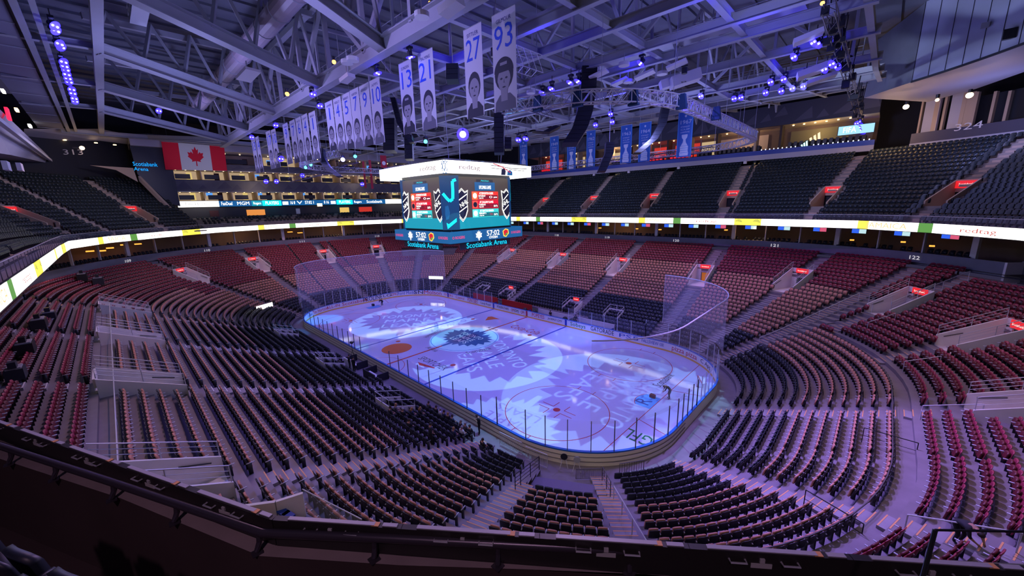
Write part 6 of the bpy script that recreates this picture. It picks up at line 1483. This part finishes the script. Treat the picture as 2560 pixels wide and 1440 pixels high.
def person(loc, fwd, pose, top, legs, label, hair='short', hairm=None, group=None, hold=None, scale=1.0):
    S = POSE[pose]; V = []; E = []; Rr = []; K = []
    def nd(p, r, k, par=None, x=1):
        V.append(((p[0]*x, p[1], p[2]))); Rr.append(r); K.append(k)
        if par is not None: E.append((par, len(V)-1))
        return len(V)-1
    pel = nd(S['pel'], .145, 'l'); mid = nd([(a+b_)/2 for a, b_ in zip(S['pel'], S['che'])],   .155, 't', pel); che = nd(S['che'], .175, 't', mid); nk = nd(S['nk'], .060, 's', che)
    hd = nd(S['hd'], .095, 's', nk); d = Vector(S['hd'])-Vector(S['nk']); d.normalize(); nd(Vector(S['hd'])+d*.08, .078, 's', hd)
    for x in (1, -1):
        sh = nd(S['sh'], .085, 't', che, x); el = nd(S['el'], .056, 't', sh, x); wr = nd(S['wr'], .030, 's', el, x)
        fd = (Vector(S['wr'])-Vector(S['el'])).normalized(); pm = nd(Vector(S['wr'])+fd*.06, .032, 's', wr, x); sd = Vector((1, 0, 0))
        for j, ln in enumerate((.065, .078, .070, .055)):
            f1 = nd(Vector(S['wr'])+fd*(.06+ln*.55)+sd*(.026*(j-1.5)), .0095, 's', pm, x); nd(Vector(S['wr'])+fd*(.06+ln)+sd*(.028*(j-1.5))-Vector((0, 0, .02)), .008, 's', f1, x)
        th = nd(Vector(S['wr'])+fd*.04-sd*.045, .010, 's', pm, x); nd(Vector(S['wr'])+fd*.07-sd*.06, .009, 's', th, x)
        hp = nd(S['hp'], .115, 'l', pel, x); kn = nd(S['kn'], .078, 'l', hp, x); an = nd(S['an'], .052, 'l', kn, x); nd(S['to'], .035, 'b', an, x)
    me = bpy.data.meshes.new('skel'); me.from_pydata(V, E, []); ob = bpy.data.objects.new('person', me); C.objects.link(ob)
    sm = ob.modifiers.new('skin', 'SKIN'); sm.use_smooth_shade = True
    for sv, r in zip(me.skin_vertices[0].data, Rr): sv.radius = (r, r)
    me.skin_vertices[0].data[0].use_root = True
    ss = ob.modifiers.new('sub', 'SUBSURF'); ss.levels = 1; ss.render_levels = 1
    bpy.context.view_layer.update(); dg = bpy.context.evaluated_depsgraph_get(); nm = bpy.data.meshes.new_from_object(ob.evaluated_get(dg)); ob.modifiers.clear(); ob.data = nm
    for mt in (M_skin, M_cl[top], M_cl[legs], M_black): nm.materials.append(mt)
    mi = {'s': 0, 't': 1, 'l': 2, 'b': 3}; VV = np.array(V); EE = np.array(E); A, B = VV[EE[:, 0]], VV[EE[:, 1]]; AB = B-A; L2 = (AB**2).sum(1)
    for p in nm.polygons:
        c = np.array(p.center); t = np.clip(((c-A)*AB).sum(1)/L2, 0, 1); dd = ((A+AB*t[:, None]-c)**2).sum(1)-np.array([max(Rr[i], Rr[j])**2 for i, j in E])*.6; i = int(dd.argmin()); k = K[E[i][1]] if K[E[i][1]] in 'tlb' or t[i] > .15 else K[E[i][0]]
        p.material_index = mi[k]; p.use_smooth = True
    f = Vector((fwd[0], fwd[1], 0)).normalized(); r = Vector((f.y, -f.x, 0)); ob.matrix_world = Matrix(((r.x*scale, f.x*scale, 0, loc[0]), (r.y*scale, f.y*scale, 0, loc[1]), (0, 0, scale, loc[2]), (0, 0, 0, 1)))
    tag(ob, label, 'person', group); H = Vector(S['hd'])+d*.05; hb = MB(); hm = hairm or M_hair
    fz = Vector((0, 1, 0)); fz = (fz-d*fz.dot(d)).normalized(); sx = Vector((1, 0, 0))
    def part(mb, nm_):
        c_ = bpy.data.objects.new(nm_, mb.mesh(nm_, True)); C.objects.link(c_); c_.parent = ob
    vs = []; fs = []; n = 12
    for i in range(6):
        th = R(i*(22 if hair == 'short' else 27))
        for j in range(n): a_ = 2*PI*j/n; vs.append(H+d*(math.cos(th)*.115)-fz*.022+(sx*math.cos(a_)+fz*math.sin(a_))*(math.sin(th)*.103))
    for i in range(5):
        for j in range(n): fs.append((i*n+j, (i+1)*n+j, (i+1)*n+(j+1) % n, i*n+(j+1) % n))
    hb.add(vs, fs, hm)
    if hair == 'long': hb.ball(H-fz*.07-d*.13, .10, hm, 10, 1.4)
    part(hb, 'hair'); nb = MB(); C0 = Vector(S['hd'])
    nb.prism([C0+fz*.085+d*.03, C0+fz*.085-d*.015+sx*.014, C0+fz*.085-d*.015-sx*.014], fz*.022, M_skin); part(nb, 'nose')
    for s_ in (-1, 1):
        eb = MB().ball(C0+fz*.083+d*.03+sx*(s_*.032), .010, M_black, 6); part(eb, 'eye'); eb = MB().ball(C0+sx*(s_*.092), .022, M_skin, 6); part(eb, 'ear')
    mb_ = MB().box(C0+fz*.086-d*.045, (.045, .008, .008), M_redd); part(mb_, 'mouth')
    return ob
def seat_at(u, v):
    best = min((s for s in SEATS if s[7]), key=lambda s: (lambda p: (p[0]-u)**2+(p[1]-v)**2)(px(s[1]+Z*.9))); SEATS.remove(best); return best
blond = mat('blond hair', (.35, .20, .08), .7); grey_h = mat('grey hair', (.3, .3, .3), .7)
for u, v, top, hair, hm, lab in ((976, 1028, 'dark', 'short', None, 'seated person in dark clothes nearest the white railed pit, dark hair'), (990, 1020, 'grey', 'short', blond, 'seated person in grey next to the white railed pit'), (1003, 1038, 'dark', 'short', grey_h, 'seated person with grey hair below the white railed pit'),
    (1032, 1036, 'navy', 'long', blond, 'seated person with long fair hair, in navy'), (1056, 1032, 'dark', 'long', blond, 'seated person with long blond hair beside the pit corner'), (1069, 1022, 'grey', 'short', None, 'seated person in grey at the pit corner'), (1098, 1010, 'dark', 'short', None, 'seated person in dark clothes beside the bright jersey'),
    (1117, 1003, 'white', 'short', grey_h, 'seated person in a white top near the boards'), (1134, 1012, 'dark', 'short', blond, 'seated person right by the boards, ginger hair'), (1150, 1024, 'navy', 'short', None, 'seated person in navy by the boards'), (1018, 1062, 'dark', 'short', None, 'seated person alone two rows above the others'),
    (1111, 1048, 'navy', 'short', None, 'seated person in navy looking down at a bright phone'), (1148, 1072, 'dark', 'short', grey_h, 'seated person in dark clothes low in the middle of the crowd'), (1174, 1052, 'grey', 'short', grey_h, 'seated person in grey near the standing man'), (1190, 1062, 'dark', 'short', None, 'seated person in dark clothes nearest the standing man'),
    (1132, 1098, 'navy', 'short', blond, 'seated person in navy at the aisle end, fair hair'), (1148, 1096, 'white', 'short', grey_h, 'seated person in pale top at the aisle end'), (1210, 1085, 'blackc', 'short', None, 'seated person in black at the lowest row by the barrier')):
    s = seat_at(u, v-6); person(s[1]-s[2]*.0, -s[2]+s[3]*random.uniform(-.4, .4), 'sit', top, 'dark', lab, hair, hm)
c = bp(pS(19.0), 4.6); person(c, (.3, 1, 0), 'stand', 'dark', 'blackc', 'person in dark clothes standing in the aisle and holding a phone')
person((18.6, -13.7, 0), (-.8, -1, 0), 'arms', 'blackc', 'blackc', 'person in black standing against the south boards, hands raised to the face')
person((27.6, 1.7, 0.0), (-.9, -.6, 0), 'bend', 'blackc', 'grey', 'person in black bending over the ice beside the nearer crease')
person((-26.3, 1.6, 0.0), (-1, -.3, 0), 'lean', 'blackc', 'dark', 'person stooping over the far crease in dark clothes')
person(bp(pS(-.6), 1), (.2, 1, 0), 'stand', 'blackc', 'dark', 'person in dark clothes standing behind the scorer area, left of a pair'); person(bp(pS(.5), 1), (-.3, 1, 0), 'stand', 'blackc', 'blackc', 'person in black with a pale chest mark, right of a pair')
q = bp(pA(-17.5), 16.0); person(q, (.7, -.7, 0), 'lean', 'blackc', 'blackc', 'person in black bending down beside a white rail among burgundy seats')
person((-1.5+5.5, 14.1, .3), (0, -1, 0), 'sit', 'blackc', 'dark', 'person in black sitting at the players bench near the red line'); person((8.6, 14.3, 0), (0, -1, 0), 'stand', 'blackc', 'blackc', 'person in black standing in the players bench past the red line')
o = empty('toolbox', (26.4, .9, 0), 'dark red tool box on the ice beside the bending person', 'tool box'); keep(MB().box((26.4, .9, .16), (.5, .3, .28), M_redd).build('box_body'), o); keep(MB().tube([(26.25, .9, .3), (26.25, .9, .4), (26.55, .9, .4), (26.55, .9, .3)], .015, M_black, 6).build('handle'), o)
o = empty('toolbox', (-27.4, .4, 0), 'dark tool box on the ice beside the far crease', 'tool box'); keep(MB().box((-27.4, .4, .18), (.55, .35, .34), M_black).build('box_body'), o); keep(MB().tube([(-27.5, .4, .34), (-27.5, .4, .44), (-27.3, .4, .44), (-27.3, .4, .34)], .015, M_black, 6).build('handle'), o)

# ================================================================ rink-side things
# hockey goal
g = Vector((29.2, 4.9, 0)); o = empty('hockey_goal', g, 'hockey goal with white net parked by the glass in the far near-side corner', 'goal'); gx = Vector((-.5, .86, 0)).normalized(); gy = Vector((-gx.y, gx.x, 0))
f = lambda a, b_, c_: g+gx*a+gy*b_+Z*c_
keep(MB().tube([f(-.92, 0, 0), f(-.92, 0, 1.22), f(.92, 0, 1.22), f(.92, 0, 0)], .04, mat('goal red pipe', (.35, .04, .06), .4), 8).build('goal_frame'), o)
keep(MB().tube([f(-.92, 0, .03), f(-1.0, -.7, .03), f(-.6, -1.05, .03), f(.6, -1.05, .03), f(1.0, -.7, .03), f(.92, 0, .03)], .04, M_white, 8).build('base_frame'), o); keep(MB().tube([f(-.92, 0, 1.22), f(-.6, -.45, 1.2), f(.6, -.45, 1.2), f(.92, 0, 1.22)], .03, M_white, 8).build('top_frame'), o)
m = MB(); ring0 = [f(-.92, 0, 1.22), f(-.6, -.45, 1.2), f(.6, -.45, 1.2), f(.92, 0, 1.22)]; ring1 = [f(-.95, -.2, .05), f(-.6, -1.05, .05), f(.6, -1.05, .05), f(.95, -.2, .05)]
for i in range(3): m.add([ring0[i], ring0[i+1], ring1[i+1], ring1[i]], [(0, 1, 2, 3)], veil('goal net', (.9, .9, .95), .45))
m.add(ring0, [(0, 1, 2, 3)], veil('goal net', (.9, .9, .95), .45)); keep(m.build('net'), o)
# camera tripod by the glass
c = bp(pS(-3.6), 0); c = Vector((-3.9, -13.9, 0)); o = empty('camera_tripod', c, 'television camera on a tall tripod behind the south glass', 'camera'); m = MB()
for a_ in (0, 120, 240): keep(MB().tube([c+Z*1.5, c+Vector((math.cos(R(a_))*.4, math.sin(R(a_))*.4, 0))], .02, M_black, 6).build('leg'), o)
keep(MB().tube([c+Z*1.4, c+Z*2.3], .03, M_black, 6).build('column'), o); keep(MB().box(c+Z*2.4, (.4, .22, .22), M_black).build('camera_body'), o); keep(MB().cyl(c+Z*2.4+Vector((0, .1, 0)), c+Z*2.4+Vector((0, .35, 0)), .07, M_black, 10).build('camera_lens'), o)
# benches
def bench(x0, x1, y, wallm, lab, side=1, hh=1.9):
    o = empty('team_bench', ((x0+x1)/2, y, 0), lab, 'bench'); yb_ = y+side*1.9
    keep(MB().box(((x0+x1)/2, yb_, hh/2), (x1-x0, .12, hh), wallm).build('back_wall'), o); keep(MB().box(((x0+x1)/2, yb_-side*.45, .45), (x1-x0-.4, .4, .08), M_wallw).build('bench_seat'), o)
    keep(MB().box(((x0+x1)/2, yb_-side*.45, .2), (x1-x0-.8, .1, .4), M_dark).build('bench_base'), o)
    for x in (x0, x1): keep(MB().box((x, y+side*1.0, .4), (.08, 1.3, .8), M_dark if side < 0 else M_blue).build('end_wall'), o)
    return o
bench(-15.5, -8.8, 13.05, mat('red bench wall', (.5, .012, .012), .5), 'players bench with red back wall, further section', hh=1.5); bench(-7.6, -.6, 13.05, mat('red bench wall', (.5, .012, .012), .5), 'players bench with red back wall, beside the centre red line', hh=1.5)
M_tilew = mat('white bench wall', (.62, .6, .66), .5); bench(.8, 7.6, 13.05, M_tilew, 'players bench with white back wall past the red line', hh=1.2); bench(8.2, 14.6, 13.05, M_tilew, 'long white walled bench behind the word GATORADE', hh=1.2)
bench(-4.0, -1.2, -13.05, M_wallw, 'small penalty bench with white wall on the south side', -1, .9); bench(1.0, 3.6, -13.05, M_dark, 'small dark penalty bench on the south side', -1, .9)
for i, (u, v, c_) in enumerate(((1347, 775, M_black), (1322, 770, M_black), (1408, 797, M_black), (1428, 800, M_black))):
    p = az(u, v, .9); p = Vector((p.x, 14.0, 0)); o = empty('equipment_bag', p, 'dark kit pile on the players bench, ' + ['largest, nearer the red line', 'behind the blue rail at the red line', 'near the end of the bench', 'at the very end of the bench'][i], 'bag'); keep(MB().ball(p+Z*.75, .42, c_, 10, 1.0).build('kit_bag', smooth=True), o); keep(MB().box(p+Z*.3, (.7, .6, .6), M_dark).build('case'), o)
# pits with white frames low in the black seats
def pit(p, r0, r1, lab, sign=False, w=1.15):
    q, n, t = frame(p, rowD(r0), zr(r0)); L = rowD(r1)-rowD(r0); H = zr(r1)-zr(r0); o = empty('railed_pit', q, lab, 'entrance pit'); b_ = lambda s_, d_, z_: q+t*s_+n*d_+Z*z_
    for s_ in (-1, 1):
        keep(MB().prism([b_(s_*w, 0, -.2), b_(s_*w, L, H), b_(s_*w, L, H+.7), b_(s_*w, 0, .7)], t*.06, M_wallw).build('side_wall'), o)
        m = MB(); m.tube([b_(s_*w, 0, .7), b_(s_*w, 0, 1.25), b_(s_*w, L, H+1.25), b_(s_*w, L, H+.7)], .03, M_rail, 6); m.tube([b_(s_*w, L/2, H/2+.6), b_(s_*w, L/2, H/2+1.25)], .025, M_rail, 6); keep(m.build('railing'), o)
    m = MB(); m.tube([b_(-w, L, H+.7), b_(-w, L, H+1.25), b_(w, L, H+1.25), b_(w, L, H+.7)], .03, M_rail, 6); m.tube([b_(0, L, H+.5), b_(0, L, H+1.25)], .05, M_rail, 6); keep(m.build('end_railing'), o)
    keep(MB().box(b_(0, L, H+.35), (2*w, .06, .7), M_wallw, (t, n, Z)).build('end_wall'), o); keep(MB().prism([b_(-w, 0, .3), b_(w, 0, .3), b_(w, L, H+.1), b_(-w, L, H+.1)], Z*.02, M_dark).build('pit_floor'), o)
    if sign: sg = MB().box(b_(0, L-.1, H+.9), (1.1, .08, .5), M_sign, (t, n, Z)).build('sign'); keep(sg, o); text('lettering', 'Scotiabank', sg, b_(0, L-.16, H+.9), -t, Z, .85, .16, M_signt)
pit(pS(12.1), 2, 5, 'white railed entrance pit beside the seated crowd'); pit(pS(-1.4), 2.2, 5, 'white railed entrance pit behind the penalty benches'); pit(pS(-16.5), 2, 5, 'white railed entrance pit nearest the blue lit corner')
pit(pN(5.6), 2.5, 5.5, 'white railed entrance pit with a red sign beside the white bench', True); pit(pN(-9.0), 2.5, 5.5, 'white railed entrance pit with a red sign above the red bench', True); pit(pN(13.0), 2.5, 5, 'white railed ramp among black seats with silver dots'); pit(pN(-15.5), 2.5, 5, 'white railed ramp above the far end of the red bench')
# illuminated white boards
def lightboard(u, v, p, r, w, h, lab, s='IBM'):
    q0, n, t = frame(p, rowD(r), 0); d = ray(u, v); k = ((q0-CAM).dot(n))/d.dot(n); q = CAM+d*k
    o = empty('advert_board', q, lab, 'sign'); b_ = MB().box(q, (w, .12, h), M_black, (t, n, Z)).build('case'); keep(b_, o); c_ = MB().box(q-n*.07, (w-.08, .02, h-.08), M_scr, (t, n, Z)).build('lit_face'); keep(c_, o)
    text('lettering', s, c_, q-n*.09, -t, Z, w*.3, h*.5, mat('board blue letters', (.1, .3, .5), .5, emit=.3, ecol=(.3, .7, 1))); keep(MB().box(q-Z*(h/2+.35)+n*.05, (w*.9, .1, .7), M_dark, (t, n, Z)).build('leg'), o)
lightboard(1838, 838, pA(28), 3.6, 3.4, .95, 'white lit advert board beside the net at the goal line corner'); lightboard(661, 766, pA(206), 4.5, 3.0, .8, 'white lit advert board left of the blue lit net edge'); lightboard(1090, 694, pA(118), 3.0, 3.4, .7, 'white lit advert board behind the far glass')
# barriers and the two target stands by the gate
def barrier(u0, v0, u1, v1, lab, mt, n=14, h=1.1):
    a, b_ = az(u0, v0, 0), az(u1, v1, 0)
    if 'small dark' in lab: a, b_ = P(pA(-41), 1.35)[0], P(pA(-31), 1.35)[0]
    o = empty('barrier', a, lab, 'barrier'); keep(MB().tube([a+Z*.1, a+Z*h, b_+Z*h, b_+Z*.1], .03, mt, 6).build('frame'), o); m = MB()
    for i in range(1, n): p = a+(b_-a)*i/n; m.tube([p+Z*.1, p+Z*h], .016, mt, 4)
    m.tube([a+Z*.1, b_+Z*.1], .02, mt, 4); keep(m.build('bar_row'), o)
barrier(1250, 1112, 1305, 1140, 'pale barred barrier behind the boards nearer the seated crowd', M_rail); barrier(1315, 1150, 1368, 1172, 'pale barred barrier at the edge of the gate landing', M_rail); barrier(1440, 1200, 1510, 1198, 'low dark barred barrier across the gate landing', M_frame, 20, .8); barrier(1576, 1172, 1632, 1128, 'small dark barrier before the black seats beside the gate', M_frame, 10)
for u, v, lab in ((1410, 1172, 'folding stand holding a dark round target behind the boards'), (1442, 1180, 'folding stand holding a grey round target behind the boards')):
    p = az(u, v, 0); o = empty('target_stand', p, lab, 'stand'); n = (CAM-p); n.z = 0; n.normalize(); s_ = Vector((-n.y, n.x, 0))
    for a_ in (-1, 1): keep(MB().tube([p+s_*(a_*.28), p+s_*(a_*.12)+Z*.75], .02, M_white, 6).build('leg'), o)
    keep(MB().tube([p-s_*.12+Z*.75, p+s_*.12+Z*.75], .02, M_white, 6).build('crossbar'), o); keep(MB().cyl(p+Z*.95-n*.02, p+Z*.95+n*.02, .24, M_black if 'dark' in lab else M_steel, 18).build('round_target'), o)
struct(MB().prism([P(pA(-71), rowD(1.2), 0)[0], P(pA(-49), rowD(1.2), 0)[0], P(pA(-49), rowD(4), 0)[0], P(pA(-71), rowD(4), 0)[0]], Z*.5, mat('purple riser', (.16, .13, .22), .6)).build('floor_gate_riser'))
railing('gate_side_railing', [P(pA(-71.5), rowD(r), zr(r))[0] for r in (0, 2, 4, 5)], 1.0, M_black, 'black mesh railing on the crowd side of the gate landing', 3); railing('gate_side_railing', [P(pA(-48.5), rowD(r), zr(r))[0] for r in (0.5, 2.2, 3.6)], 1.0, M_frame, 'dark railing between the gate landing and the slanting white handrail', 2)
# dark production desk and equipment high on the south side
for i, (u, v, sx, sy, sz, c_, l) in enumerate(((60, 860, 1.3, .8, .7, M_black, 'black flight case pile'), (35, 920, 1.0, .7, .6, M_dark, 'dark covered desk'), (95, 800, 1.5, .8, .7, M_black, 'black camera platform'), (205, 690, 1.7, .9, .9, M_black, 'black covered camera position'), (245, 700, 1.4, 1.0, .9, M_dark, 'dark low case'), (120, 780, 1.2, .8, .6, M_navy, 'navy case'))):
    d = ray(u, v); k = 5
    while k < 150:
        p = CAM+d*k; qx = abs(p.x)-HX; qy = abs(p.y)-HY; dd = math.hypot(max(qx, 0), max(qy, 0))+min(max(qx, qy), 0)-CR
        if p.z < zr((dd-D0)/DD)+.9 and dd > 1: break
        k += .1
    p.z -= .6; o = empty('equipment_case', p, l+' among the burgundy seats under the south number wall', 'case'); keep(MB().box(p+Z*sz/2, (sx, sy, sz), c_).build('case_body'), o); keep(MB().box(p+Z*(sz+.04), (sx*.8, sy*.8, .08), M_steel).build('case_lid'), o); keep(MB().box(p+Z*(sz+.25)+Vector((.2, 0, 0)), (.5, .3, .35), c_).build('case_top'), o)
# white screen box at the far right stair
for (u0, v0, u1, v1, mt, nm, lab, dst) in ():
    pass
o = empty('stair_box', (49, 33, 18), 'yellow sided stair box with blue band and bright screen at the far right', 'stair box')
def q4(pts, dst, mt, nm, th=.3):
    ps = [CAM+ray(u, v)*dst for u, v in pts]; keep(MB().prism(ps, (ps[1]-ps[0]).cross(ps[-1]-ps[0]).normalized()*th, mt).build(nm), o)
q4([(2478, 418), (2600, 360), (2600, 300), (2535, 352)], 47, M_cream, 'yellow_wall'); q4([(2474, 432), (2600, 425), (2600, 395), (2480, 405)], 46.6, M_blue, 'blue_band'); q4([(2540, 432), (2600, 432), (2600, 398), (2543, 405)], 46.2, M_scr, 'lit_screen', .1); q4([(2470, 405), (2482, 405), (2480, 445), (2466, 446)], 46.4, M_purp, 'post'); q4([(2530, 440), (2545, 440), (2537, 465), (2522, 466)], 46.4, M_purp, 'post'); q4([(2545, 440), (2600, 440), (2600, 470), (2540, 466)], 46.8, M_wfas, 'lower_panel'); q4([(2520, 350), (2600, 330), (2600, 215), (2520, 260)], 50, M_band, 'upper_wall')

# glazed corner box just below the parapet
q_ = [az(600, 1262, 7.9), az(690, 1250, 7.9), az(757, 1229, 7.9), az(905, 1305, 7.9)]
o = empty('corner_box', q_[1]-Z*1.0, 'cream walled triangular box with glass front just below the parapet bend', 'viewing box')
for a, b_ in zip(q_[:2], q_[1:3]): keep(MB().prism([a-Z*1.0, b_-Z*1.0, b_, a], (b_-a).cross(Z).normalized()*.12, M_wallw).build('curved_wall'), o)
keep(MB().add([q_[2]-Z*1.0, q_[3]-Z*1.0, q_[3]+Z*.1, q_[2]+Z*.1], [(0, 1, 2, 3)], veil('box glass', (.6, .65, .7), .22)).build('glass_pane'), o); keep(MB().tube([q_[2]+Z*.1, q_[3]+Z*.1], .02, M_rail, 5).build('glass_rail'), o)
keep(MB().poly([q_[0]-Z*.95, q_[2]-Z*.95, q_[3]-Z*.95, az(760, 1400, 6.9)], mat('box floor', (.10, .12, .22), .5)).build('box_floor'), o)
for u, v in ((700, 1275), (712, 1282)): keep(MB().beam(az(u, v, 7.5), az(u+18, v+12, 7.5), .25, .08, M_blue).build('folded_chair'), o)
# ================================================================ fit the lettering and turn it into plain meshes
bpy.context.view_layer.update()
for o, w, h in FIT:
    d = o.dimensions
    if d.x > 1e-5 and d.y > 1e-5: o.scale = (w/d.x, h/d.y, 1)
bpy.context.view_layer.update(); dg = bpy.context.evaluated_depsgraph_get()
conv = [(o, bpy.data.meshes.new_from_object(o.evaluated_get(dg), depsgraph=dg)) for o in list(C.objects) if o.type in ('FONT', 'CURVE')]
bent = {o.name: p for o, p in BEND}
for o, me in conv:
    nm = o.name; mw = (o.parent, o.matrix_parent_inverse.copy(), o.location.copy(), o.rotation_euler.copy(), o.scale.copy()); props = {k: o[k] for k in o.keys()}
    o.name = 'old'; n = bpy.data.objects.new(nm, me); C.objects.link(n); n.parent = mw[0]; n.matrix_parent_inverse = mw[1]; n.location = mw[2]; n.rotation_euler = mw[3]; n.scale = mw[4]
    for k, v in props.items(): n[k] = v
    if nm in bent:
        p0 = bent[nm]; sx, sy = n.scale.x, n.scale.y
        for v in me.vertices:
            x, y = v.co.x*sx, v.co.y*sy; v.co = P(p0-x/seglen(p0, 0), -.02, .64+y)[0]
        n.location = (0, 0, 0); n.rotation_euler = (0, 0, 0); n.scale = (1, 1, 1)
    bpy.data.objects.remove(o)
